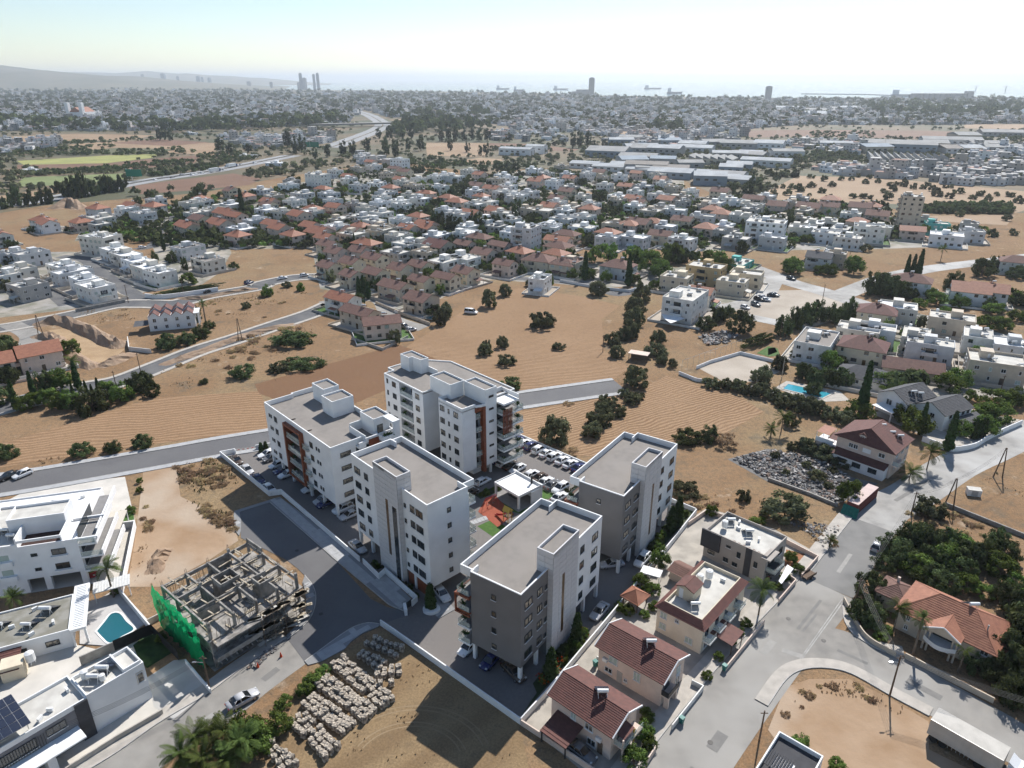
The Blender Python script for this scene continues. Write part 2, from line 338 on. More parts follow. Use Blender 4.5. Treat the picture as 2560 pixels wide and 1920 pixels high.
# ---------------- trees, shrubs, palms ----------------
def leaf_mat(name,c,var=.35,trans=.25):
    m=bpy.data.materials.new(name); m.use_nodes=True; n=m.node_tree; n.nodes.remove(n.nodes['Principled BSDF'])
    out=n.nodes['Material Output']; at=n.nodes.new('ShaderNodeAttribute'); at.attribute_name='tint'
    oi=n.nodes.new('ShaderNodeObjectInfo')
    hs=n.nodes.new('ShaderNodeHueSaturation'); mr=n.nodes.new('ShaderNodeMapRange'); mr.inputs[3].default_value=1-var; mr.inputs[4].default_value=1+var
    n.links.new(oi.outputs['Random'],mr.inputs[0]); n.links.new(mr.outputs[0],hs.inputs['Value'])
    mh=n.nodes.new('ShaderNodeMapRange'); mh.inputs[3].default_value=.475; mh.inputs[4].default_value=.52; n.links.new(oi.outputs['Random'],mh.inputs[0]); n.links.new(mh.outputs[0],hs.inputs['Hue'])
    mx=n.nodes.new('ShaderNodeMix'); mx.data_type='RGBA'; mx.blend_type='MULTIPLY'; mx.inputs[0].default_value=1; mx.inputs[6].default_value=(*c,1)
    n.links.new(at.outputs['Color'],mx.inputs[7]); n.links.new(mx.outputs[2],hs.inputs['Color'])
    d=n.nodes.new('ShaderNodeBsdfDiffuse'); t=n.nodes.new('ShaderNodeBsdfTranslucent'); s=n.nodes.new('ShaderNodeMixShader'); s.inputs[0].default_value=trans
    for x in (d,t): n.links.new(hs.outputs[0],x.inputs[0])
    n.links.new(d.outputs[0],s.inputs[1]); n.links.new(t.outputs[0],s.inputs[2]); n.links.new(s.outputs[0],out.inputs[0]); return m
L_OLIVE=leaf_mat('olive_leaves',(.12,.125,.068)); L_DARK=leaf_mat('dark_leaves',(.085,.105,.045)); L_GREEN=leaf_mat('fresh_leaves',(.115,.165,.042))
L_PINE=leaf_mat('pine_needles',(.06,.075,.034)); L_CYP=leaf_mat('cypress_leaves',(.045,.07,.025),.2,.1); L_PALM=leaf_mat('palm_fronds',(.085,.115,.035)); L_DRY=leaf_mat('dry_brush',(.40,.30,.18),.3,.5)
L_YEL=leaf_mat('yellow_green_leaves',(.15,.19,.03))
BARK=mat('bark',(.12,.085,.06),(.07,.05,.035),scale=4); BARKP=mat('palm_bark',(.20,.16,.12),(.13,.10,.075),scale=5)
def leaf_quads(centres,normals,size,g,aspect=1.6):
    n=len(centres); a=g.normal(size=(n,3)); t=np.cross(normals,a); t/=np.linalg.norm(t,axis=1,keepdims=True)+1e-9
    b=np.cross(normals,t); s=size*g.uniform(.6,1.3,(n,1)); t=t*s*aspect*.5; b=b*s*.5
    return np.stack([centres-t-b*.4,centres-b,centres+t+b*.4,centres+b],1).reshape(-1,3)
def crown_mesh(seed,nl,ls,mat_,clumps=34,shape=(1,1,.8),cr=.3,bottom=-.55,shell=.45):
    g=np.random.default_rng(seed); k=0; C=[]
    while len(C)<clumps:
        p=g.uniform(-1,1,3); r=np.linalg.norm(p)
        if r>1 or r<shell or p[2]<bottom: continue
        C.append(p*(.82+.25*g.random()))
    C=np.array(C); rad=cr*g.uniform(.6,1.25,clumps); idx=g.integers(0,clumps,nl)
    d=g.normal(size=(nl,3)); d/=np.linalg.norm(d,axis=1,keepdims=True); rr=g.random((nl,1))**.45
    P=(C[idx]+d*rr*rad[idx][:,None])*np.array(shape)
    nrm=d+.35*C[idx]+g.normal(size=(nl,3))*.5; nrm/=np.linalg.norm(nrm,axis=1,keepdims=True)
    q=leaf_quads(P,nrm,ls,g); ct=g.uniform(.65,1.35,clumps); tint=(ct[idx]*g.uniform(.8,1.2,nl))[:,None]*np.array([[1,1,1]]); tint=np.c_[tint*(1+g.normal(size=(nl,1))*.05*np.array([[1,.2,-1]])),np.ones(nl)]
    return np_mesh('crown',q,4,mat_,attr=np.clip(tint,0,3))
def limb_mesh(seed,h,r,spread=.5,n=6):
    g=random.Random(seed); m=MB(); top=Vector((g.uniform(-.08,.08),g.uniform(-.08,.08),h)); m.bar((0,0,-.02),tuple(top),r,r*.6,8)
    for i in range(n):
        a=i*6.283/n+g.uniform(-.3,.3); e=top+Vector((math.cos(a)*spread,math.sin(a)*spread,g.uniform(.35,.8)*spread+.15)); m.bar(tuple(top*.92),tuple(e),r*.5,r*.15,5,cap=False)
        e2=e+Vector((math.cos(a+.6)*spread*.45,math.sin(a+.6)*spread*.45,spread*.35)); m.bar(tuple(e),tuple(e2),r*.18,r*.06,4,cap=False)
    return m.mesh('trunk',BARK)
def cyp_mesh(seed,nl=1500,ls=.05,mt=None):
    g=np.random.default_rng(seed); z=g.random(nl)**.9; a=g.random(nl)*6.283; prof=.115*np.minimum(1,(z*9+.25))*(1-z)**.55+.004; r=prof*(.72+.4*g.random(nl))*(1+.18*np.sin(a*3+z*20))
    P=np.c_[r*np.cos(a),r*np.sin(a),z*.97+.03]; N=np.c_[np.cos(a),np.sin(a),np.full(nl,.4)]+g.normal(size=(nl,3))*.4; N/=np.linalg.norm(N,axis=1,keepdims=True)
    t=g.uniform(.65,1.3,nl); return np_mesh('crown',leaf_quads(P,N,ls,g,2),4,mt or L_CYP,attr=np.c_[t,t,t,np.ones(nl)])
def palm_mesh(seed,nf=26,L=1.0,droop=.9,sub=12):
    """feather fronds round a point; unit frond length"""
    g=random.Random(seed); V=[]; T=[]
    for i in range(nf):
        a=g.random()*6.283; e=g.uniform(-.35,1.35); n=8; p=Vector((0,0,0)); el=e; t=g.uniform(.7,1.25)
        for k in range(n):
            d=Vector((math.cos(a)*math.cos(el),math.sin(a)*math.cos(el),math.sin(el))); q=p+d*(L/n); el-=droop/n*(1+.5*k/n)
            side=Vector((-math.sin(a),math.cos(a),0)); w=.17*L*math.sin(math.pi*(k+.7)/(n+.6)); dn=Vector((0,0,-w*.45))
            for s in (-1,1):
                for j in range(2):
                    f0=p.lerp(q,j*.5+.05); f1=p.lerp(q,j*.5+.33); tip=side*(s*w)+dn+d*(w*.55)
                    V+=[tuple(f0),tuple(f1),tuple(f1+tip),tuple(f0+tip*.96)]; T.append(t)
            p=q
    T=np.array(T); return np_mesh('crown',np.array(V),4,L_PALM,attr=np.c_[T,T,T,np.ones(len(T))])
NT=3
CR={}
for k,(m,kw,nl,ls) in dict(olive=(L_OLIVE,dict(clumps=40,shape=(1,1,.78),cr=.27),3400,.10),dark=(L_DARK,dict(clumps=46,shape=(1,1,.72),cr=.26,bottom=-.5),3800,.085),green=(L_GREEN,dict(clumps=36,shape=(1,1,.85),cr=.3),3200,.10),
    pine=(L_PINE,dict(clumps=44,shape=(.62,.62,1.25),cr=.22,bottom=-.9,shell=.2),3000,.09),yellow=(L_YEL,dict(clumps=30,shape=(1,1,.9),cr=.3),2600,.11),dry=(L_DRY,dict(clumps=26,shape=(1,1,.5),cr=.3,bottom=-.1),1100,.10)).items():
    CR[k]=[crown_mesh(100+i+hash_,nl,ls,m,**kw) for i,hash_ in ((j,sum(map(ord,k))) for j in range(NT))]
    CR[k+'_far']=[crown_mesh(300+i+sum(map(ord,k)),max(260,nl//8),ls*2.4,m,**dict(kw,clumps=18,cr=.36)) for i in range(NT)]
TR=[limb_mesh(i,.5,.07) for i in range(3)]
CYP=[cyp_mesh(i) for i in range(3)]; CYPF=[cyp_mesh(9,260,.11)]
PALM=[palm_mesh(i,30) for i in range(2)]+[palm_mesh(5,20,1,1.5)]
pt=MB()
for i in range(7): pt.bar((0,0,i/7),(0,0,(i+1)/7),.034-.001*i,.029-.001*i,8)
PTRUNK=pt.mesh('trunk',BARKP)
def tree(p,r,h,kind='olive',name=None,lod=0,clear=.25):
    """crown radius r, total height h; crown starts at clear*h"""
    nm=name or {'olive':'olive_tree','dark':'evergreen_tree','green':'leafy_tree','pine':'pine_tree','yellow':'yellow_leafed_tree','dry':'dry_shrub'}[kind]
    o=place(nm,None,None,(p[0],p[1],0),rng.random()*6.28)
    me=rng.choice(CR[kind+('_far' if lod else '')]); zs={'olive':.78,'dark':.72,'green':.85,'pine':1.25,'yellow':.9,'dry':.5}[kind]
    bt={'olive':.5,'dark':.45,'green':.5,'pine':.95,'yellow':.5,'dry':.15}[kind]
    hz_=h*(1-clear)/(zs*(1+bt)); cz=h-zs*hz_*1.05
    place('crown',me,o,(0,0,cz),0,(r,r*rng.uniform(.9,1.1),hz_))
    if kind!='dry':
        t=place('trunk',rng.choice(TR),o,(0,0,0),0,(max(.6,r*.9),max(.6,r*.9),max(.3,cz/.75)))
    return o
def cypress(p,h,w=1,lod=0,kind=None):
    o=place('cypress_tree',None,None,(p[0],p[1],0),rng.random()*6.28)
    place('crown',rng.choice(CYPF if lod else CYP),o,(0,0,0),0,(h*w,h*w,h))
    t=MB(); t.bar((0,0,-.05),(0,0,h*.3),.14,.1,6); t.build('trunk',BARK,o); return o
def palm(p,h,r,kind=0,lean=0):
    o=place('palm_tree',None,None,(p[0],p[1],0),rng.random()*6.28)
    place('trunk',PTRUNK,o,(0,0,0),0,(max(4.5,h*.9),max(4.5,h*.9),h)); place('crown',PALM[kind],o,(0,0,h),0,r); return o
def shrub(p,r,h,kind='dark',sy=1,rz=None,name='shrub'):
    o=place(name,None,None,(p[0],p[1],0),rng.random()*6.28 if rz is None else rz)
    place('crown',rng.choice(CR[kind]),o,(0,0,h*.36),0,(r,r*sy,h*.85)); place('trunk',rng.choice(TR),o,(0,0,0),0,(r*.5,r*.5*sy,h*.5)); return o
# ---------------- vehicles ----------------
PAINT={k:mat('car_paint_'+k,c,rough=.25,spec=.6) for k,c in dict(white=(.75,.75,.75),silver=(.45,.45,.46),navy=(.02,.025,.10),brown=(.07,.045,.03),black=(.02,.02,.022),grey=(.14,.14,.145),red=(.30,.02,.02),blue=(.03,.06,.16)).items()}
CARGLASS=mat('car_glass',(.012,.014,.016),rough=.06,spec=.9); LAMP=mat('lamp_lens',(.6,.6,.58),rough=.15,spec=.7); TAIL=mat('tail_lens',(.3,.02,.015),rough=.3); ALLOY=mat('alloy',(.4,.4,.4),rough=.35,metal=.7)
def loft(mb,st,mi=0):
    """stations: (x, [(y,z)...]) symmetric half sections joined into a hull"""
    k=len(st[0][1]); base=len(mb.v)
    for x,sec in st:
        for y,z in sec: mb.v.append((x,y,z))
        for y,z in reversed(sec): mb.v.append((x,-y,z))
    n=2*k
    for i in range(len(st)-1):
        for j in range(n):
            a=base+i*n+j; b=base+i*n+(j+1)%n; mb.f.append((a,b,b+n,a+n)); mb.m.append(mi)
    mb.f.append(tuple(base+j for j in range(n))[::-1]); mb.m.append(mi); mb.f.append(tuple(base+(len(st)-1)*n+j for j in range(n))); mb.m.append(mi)
def car_parts(kind):
    L,W,Ht,belt=dict(sedan=(4.7,1.82,1.45,.92),suv=(4.6,1.9,1.68,1.05),hatch=(4.1,1.76,1.5,.95),van=(5.2,1.95,2.1,1.2))[kind]
    w=W/2; h=L/2
    def sec(s,zt,zb=.22): return [(w*s*.8,zb),(w*s*.97,zb+.12),(w*s,.55),(w*s*.985,max(zt-.1,.6)),(w*s*.9,zt)]
    b=MB(); hood=belt-.08 if kind!='van' else belt-.1
    loft(b,[(-h,sec(.84,belt-.2,.3)),(-h+.12,sec(.92,belt-.02)),(-h+.9,sec(1,belt+.02)),(0,sec(1,belt)),(h-1.3,sec(1,belt-.02)),(h-.9,sec(.99,hood)),(h-.25,sec(.93,hood-.14)),(h-.04,sec(.84,hood-.26,.28)),(h,sec(.74,.56,.32))])
    rx0,rx1=dict(sedan=(-1.05,.25),suv=(-1.75,.35),hatch=(-1.45,.3),van=(-2.3,1.0))[kind]; bx0,bx1=dict(sedan=(-1.75,1.05),suv=(-2.15,1.1),hatch=(-1.95,1.0),van=(-2.5,1.7))[kind]
    # roof panel and pillars
    loft(b,[(rx0,[(w*.70,Ht-.05),(w*.68,Ht-.015),(w*.4,Ht)]),((rx0+rx1)/2,[(w*.74,Ht-.05),(w*.72,Ht-.01),(w*.4,Ht+.02)]),(rx1,[(w*.70,Ht-.05),(w*.68,Ht-.015),(w*.4,Ht)])])
    for s in (-1,1):
        for x in (rx0*.55+bx0*.45-.02,(rx0+rx1)/2-.1): b.beam((x,s*w*.90,belt-.02),(x*.97,s*w*.715,Ht-.04),.07,.1)
        b.beam((bx1,s*w*.88,belt-.04),(rx1,s*w*.70,Ht-.03),.07,.07); b.beam((bx0,s*w*.88,belt-.04),(rx0,s*w*.70,Ht-.03),.07,.08)
    g=MB(); loft(g,[(bx0,[(w*.88,belt-.03),(w*.88,belt),(w*.5,belt+.005)]),(rx0,[(w*.885,belt-.03),(w*.70,Ht-.05),(w*.5,Ht-.04)]),(rx1,[(w*.885,belt-.03),(w*.70,Ht-.05),(w*.5,Ht-.04)]),(bx1,[(w*.88,belt-.03),(w*.88,belt),(w*.5,belt+.005)])])
    hl=MB(); hl.box(h-.3,h-.06,-.16,.16,-.07,.06); tl=MB(); tl.box(-.06,.05,-.16,.16,-.08,.08)
    wh=MB(); r=.33 if kind!='suv' else .37
    wh.bar((0,-.1,0),(0,.1,0),r,r,14,0); wh.bar((0,-.112,0),(0,.112,0),r*.6,r*.6,10,1)
    return dict(body=b,glass=g.mesh('window_band',CARGLASS),head=hl.mesh('headlight',LAMP),tail=tl.mesh('tail_light',TAIL),wheel=wh.mesh('wheel',[RUBBER,ALLOY]),dim=(L,W,belt,r))
CARS={k:car_parts(k) for k in ('sedan','suv','hatch','van')}; CBODY={}
def car(p,ang,kind='sedan',col='white',label=None,group=None,desc=None,where=None,name='parked_car'):
    d=CARS[kind]; L,W,belt,r=d['dim']
    if (kind,col) not in CBODY:
        me=d['body'].mesh('body',PAINT[col]); me.polygons.foreach_set('use_smooth',[len(f)==4 for f in d['body'].f]); CBODY[(kind,col)]=me
    o=place(name,None,None,(p[0],p[1],.05),ang); tag(o,label,'car' if kind!='van' else 'van',group)
    if desc: late(o,desc,where,'car',group)
    place('body',CBODY[(kind,col)],o); place('window_band',d['glass'],o)
    for sx in (-1,1):
        for sy in (-1,1): place('wheel',d['wheel'],o,(sx*L*.30,sy*(W/2-.12),r))
    for sy in (-1,1):
        place('headlight',d['head'],o,(0,sy*W*.33,.68)); place('tail_light',d['tail'],o,(-L/2+.03,sy*W*.34,belt-.2))
    return o
def heading(a,b): return math.atan2(b[1]-a[1],b[0]-a[0])

# ---------------- window meshes (shared) ----------------
WCACHE={}
def window_meshes(w,h,panes=2,fr=FRAME,gl=GLASS,sill=True):
    k=(round(w,2),round(h,2),panes,fr.name,gl.name,sill)
    if k not in WCACHE:
        a=MB(); t=.07; d=.09
        a.box(-w/2,w/2,-d,0,-h/2,-h/2+t); a.box(-w/2,w/2,-d,0,h/2-t,h/2)
        a.box(-w/2,-w/2+t,-d,0,-h/2+t,h/2-t); a.box(w/2-t,w/2,-d,0,-h/2+t,h/2-t)
        for i in range(1,panes): x=-w/2+w*i/panes; a.box(x-.035,x+.035,-d,0,-h/2+t,h/2-t)
        if sill: a.box(-w/2-.08,w/2+.08,-.16,0,-h/2-.08,-h/2-.002,1)
        g=MB(); g.quad((-w/2+t,-.03,-h/2+t),(w/2-t,-.03,-h/2+t),(w/2-t,-.03,h/2-t),(-w/2+t,-.03,h/2-t))
        WCACHE[k]=(a.mesh('window',[fr,WHITE]),g.mesh('pane',gl))
    return WCACHE[k]
def window(parent,pos,ang,w,h,panes=2,fr=FRAME,gl=None,sill=True,pane=True,sc=None):
    """window on a wall whose outward normal is -y turned by ang; pos is the centre"""
    if gl is None: gl=CURT if rng.random()<.3 else GLASS
    f,g=window_meshes(w,h,panes,fr,gl,sill)
    o=place('window',f,parent,pos,ang)
    if pane: place('pane',g,o)
    return o
ANG={'-y':0,'+x':math.pi/2,'+y':math.pi,'-x':-math.pi/2}
def parapet(mb,pts,z0,z1,t=.22,mi=0):
    """wall ring along a closed outline, thickness inwards"""
    n=len(pts); P=[Vector(p) for p in pts]
    a=sum(P[i].x*P[(i+1)%n].y-P[(i+1)%n].x*P[i].y for i in range(n))
    if a<0: P=P[::-1]
    Q=[]
    for i in range(n):
        d0=(P[i]-P[i-1]).normalized(); d1=(P[(i+1)%n]-P[i]).normalized()
        n0=Vector((-d0.y,d0.x)); n1=Vector((-d1.y,d1.x)); k=1+n0.dot(n1)
        Q.append(P[i]+(n0+n1)*(t/max(k,.2)))
    for i in range(n):
        j=(i+1)%n
        mb.quad((*P[i],z0),(*P[j],z0),(*P[j],z1),(*P[i],z1),mi=mi)
        mb.quad((*Q[j],z0),(*Q[i],z0),(*Q[i],z1),(*Q[j],z1),mi=mi)
        mb.quad((*P[i],z1),(*P[j],z1),(*Q[j],z1),(*Q[i],z1),mi=mi)
    return mb
def balcony(parent,x0,x1,y0,y1,z,rail=('x0','x1','y0','y1'),slab=WHITE,depth=.3,glass=True,name='balcony'):
    """slab with glass railing on the named sides; local axes of the parent"""
    b=MB(); b.box(x0,x1,y0,y1,z-depth,z); o=b.build(name,slab,parent)
    for s in rail:
        g=MB(); t=.02
        if s=='x0': g.box(x0+.05,x0+.05+t,y0+.05,y1-.05,z+.002,z+1.0)
        if s=='x1': g.box(x1-.05-t,x1-.05,y0+.05,y1-.05,z+.002,z+1.0)
        if s=='y0': g.box(x0+.08,x1-.08,y0+.05,y0+.05+t,z+.002,z+1.0)
        if s=='y1': g.box(x0+.08,x1-.08,y1-.05-t,y1-.05,z+.002,z+1.0)
        g.build('railing_glass',BGLASS,o)
    return o
def planter(parent,x,y,z,s=1):
    mb=MB(); mb.bar((x,y,z),(x,y,z+.4*s),.16*s,.2*s,8); o=mb.build('flower_pot',TANK,parent)
    lf=MB()
    for i in range(26):
        a=rng.random()*6.283; e=rng.uniform(.2,1.3); L=rng.uniform(.3,.7)*s
        d=Vector((math.cos(a)*math.cos(e),math.sin(a)*math.cos(e),math.sin(e))); u=d.orthogonal().normalized()*.06*s
        c=Vector((x,y,z+.4*s)); p=c+d*L
        lf.quad(tuple(c-u),tuple(c+u),tuple(p+u),tuple(p-u))
    lf.build('leaves',LEAFM,o)
LEAFM=mat('potted_leaves',(.05,.10,.025),(.03,.06,.015),scale=3)
TERR=mat('terrace_tiles',(.26,.25,.24),(.22,.21,.205),scale=1.5)

def cladding(parent,face,a0,a1,z0,z1,pw,ph,plane,skip=()):
    """stone panels on one face: each panel its own object, joints recessed"""
    n=max(1,round((a1-a0)/pw)); pw=(a1-a0)/n; k=max(1,round((z1-z0)/ph)); ph=(z1-z0)/k
    m=MB(); g=.022; m.box(-pw/2+g,pw/2-g,-.03,.02,-ph/2+g,ph/2-g); me=m.mesh('stone_panel',STONE)
    for i in range(n):
        for j in range(k):
            a=a0+(i+.5)*pw; z=z0+(j+.5)*ph
            if any(s0<a<s1 and t0<z<t1 for s0,s1,t0,t1 in skip): continue
            pos={'+x':(plane,a,z),'-x':(plane,a,z),'-y':(a,plane,z),'+y':(a,plane,z)}[face]
            place('stone_panel',me,parent,pos,ANG[face])

FL=3.05; PIL=3.0
def slab_block(name,label,org,ax,L,D,floors,tower,th,front_grey,slots,over,two_slots=False):
    """apartment slab on stilts: long face +x, y along its length, stair tower on the long face"""
    t=thing(name,label,'apartment building',(org[0],org[1],0),math.atan2(ax[1],ax[0]),'apartment buildings of the white and grey complex')
    H=PIL+FL*floors; top=H+1.4-.0; t0,t1=tower; fw=-D+over         # main wall from fw..0
    main=DGREY if front_grey else WHITE
    w=MB(); w.box(fw,0,0,t0,PIL,H); w.build('wall',main,t)
    w=MB(); w.box(fw,0,t0,t1,PIL,H); w.build('wall',WHITE,t)
    w=MB(); w.box(fw,0,t1,L,PIL,H); w.build('wall',WHITE,t)
    # ground floor core and columns
    c=MB(); c.box(-5.2,-.4,t0+.4,t1+1.2,0,PIL); c.build('lobby_wall',WHITE,t)
    for x in (-.3,fw+.3):
        for y in (.3,4.6,L-4.8,L-.3):
            c=MB(); c.box(x-.26,x+.26,y-.26,y+.26,0,PIL); c.build('column',WHITE,t)
    # roof
    r=MB(); r.prism([(-D,1.0),(-D,L-1.2),(fw+.2,L-1.2),(fw+.2,L),(0,L),(0,0),(fw,0),(fw,.5),(-D,.5)],H,H+.25); r.build('roof',ROOFG,t)
    pp=MB(); parapet(pp,[(-D-.01,.45),(-D-.01,L-1.2),(fw+.2,L-1.2),(fw+.2,L+.01),(.01,L+.01),(.01,-.01),(fw,-.01),(fw,.45)],H-.1,top); po=pp.build('parapet',WHITE,t)
    if front_grey:      # grey paint carries up the parapet of the front part
        g=MB(); g.box(fw,.03,-.03,-.012,H-.1,top-.16); g.box(.012,.03,-.012,t0,H-.1,top-.16); g.build('grey_band',DGREY,po)
    s=MB(); s.box(-D,fw+.2,.5,L-1.2,H-.15,H-.05); s.build('soffit',WHITE,po)
    s=MB(); s.box(fw-.1,fw+.12,0.25,1.9,H+.25,top-.02); s.build('roof_divider',WHITE,po)
    s=MB(); s.box(fw+.2,fw+.42,L-2.6,L-.25,H+.25,top-.02); s.build('roof_divider',WHITE,po)
    # stair tower
    TX=.87; tt=H+th
    c=MB(); c.box(-2.0,TX,t0,t1,0,tt-.6); tow=c.build('stair_tower',STONED,t)
    sk=[]
    for (s0,s1,z0,z1,m) in slots:
        b=MB(); b.box(TX-.02,TX+.012,t0+s0,t0+s1,z0,z1); b.build('tall_window',m,tow); sk.append((t0+s0,t0+s1,z0,z1))
    cladding(tow,'+x',t0,t1,0,tt,(t1-t0)/4,1.0,TX+.02,())
    for (s0,s1,z0,z1,m) in slots:
        b=MB(); b.box(TX,TX+.065,t0+s0,t0+s1,z0,z1); b.build('tall_window',m,tow)
    cladding(tow,'-y',-1.98,TX,H+.3,tt,1.4,1.0,t0-.02); cladding(tow,'+y',-1.98,TX,H+.3,tt,1.4,1.0,t1+.02)
    cladding(tow,'-y',.02,TX,0,H+.3,.9,1.0,t0-.02); cladding(tow,'+y',.02,TX,0,H+.3,.9,1.0,t1+.02)
    b=MB(); b.box(-1.75,TX-.25,t0+.25,t1-.25,tt-.6,tt-.55); b.build('tower_roof',ROOFG,tow)
    b=MB(); parapet(b,[(-2.0,t0),(TX+.05,t0-.05),(TX+.05,t1+.05),(-2.0,t1)],tt-.6,tt+.02,.2); b.build('tower_parapet',STONE,tow)
    # windows on the long face
    for k in range(floors):
        z=PIL+FL*k+1.65
        for y,wd,hh,p in ((1.9,1.9,1.35,2),(4.9,1.25,1.35,2),(t0-.55,.6,.8,1),(t1+.75,.6,.8,1),(t1+2.9,1.25,1.35,2),(L-2.3,1.9,1.35,2)):
            window(t,(.005,y,z-(.25 if wd<.7 else 0)),ANG['+x'],wd,hh,p)
        window(t,(-4.8,-.005,z),ANG['-y'],.8,.95,1); window(t,(-4.4,L+.005,z),ANG['+y'],.8,.95,1)
        # garden-side balconies
        zb=PIL+FL*k
        for q,(ya,yb) in enumerate(((-.5,8.2),(L-9.5,L-1.0))):
            if k==0 and q==0: pass
            bro=(k in (floors-1,floors-2) and q==0)
            b=balcony(t,-D-.1,fw+.002,ya,yb,zb,('x0','y0','y1'),WOOD if bro else WHITE,.35)
            f=MB(); f.box(-D,fw,ya+.1,yb-.1,zb+.003,zb+.02); f.build('deck',TERR,b)
            if rng.random()<.8: planter(b,-D+.6,ya+rng.uniform(.6,1.4),zb+.02,1.3)
            d=MB(); d.box(fw-.03,fw,ya+2.5,ya+5.5,zb+.05,zb+2.3); d.build('sliding_door',GLASS,b)
    zz=PIL+FL*(floors-2)
    f=MB(); f.box(-D-.35,fw+.2,-.75,-.5,zz-.6,zz-.35); f.box(-D-.35,fw+.2,-.75,-.5,zz+FL-.35,zz+FL+.0)
    f.box(-D-.35,-D-.1,-.75,-.5,zz-.35,zz+FL-.35); f.box(-D-.35,-D-.11,-.5,8.2,zz-.6,zz-.35); f.box(-D-.35,-D-.11,-.5,8.2,zz+FL-.35,zz+FL); f.build('balcony_frame',WOOD,t)
    return t
B1=((.677339,-.735671),(.735671,.677339)); B2=((.819917,-.572483),(.572483,.819917))
# front grey block and the matching one behind it
slab_block('apartment_block','dark grey and white apartment block nearest the red-roofed houses, with stone stair tower',(1.27,79.92),B2[0],23.9,11.3,4,(7.1,14.5),2.9+1.4,True,[(2.7,3.4,3.0,14.2,BRONZE)],2.25)
slab_block('apartment_block','dark grey and white apartment block beside the rear car park and rubble yard',(19.41,105.57),B2[0],23.4,11.1,4,(6.6,13.7),2.9+1.4,True,[(3.6,4.3,3.0,14.2,BRONZE)],2.2)
# white block in the middle: same family turned a quarter
oC=(-13.8-23.5*B1[0][0],97.96-23.5*B1[0][1])
slab_block('apartment_block','white five-storey slab in the middle with bronze slot windows in grey stone tower',oC,(-B1[1][0],-B1[1][1]),23.5,10.95,5,(9.1,16.35),2.5+1.4,False,[(3.3,4.05,4.6,16.2,BRONZE),(5.3,6.6,.3,15.6,GLASS)],2.2)

def box_room(parent,x0,x1,y0,y1,z0,z1,name='roof_room',m=WHITE,rm=ROOFG):
    b=MB(); b.box(x0,x1,y0,y1,z0,z1-.45); o=b.build(name,m,parent)
    p=MB(); parapet(p,[(x0-.005,y0-.005),(x1+.005,y0-.005),(x1+.005,y1+.005),(x0-.005,y1+.005)],z1-.5,z1,.16); p.build('parapet',m,o)
    r=MB(); r.box(x0+.2,x1-.2,y0+.2,y1-.2,z1-.45,z1-.42); r.build('roof',rm,o)
    return o
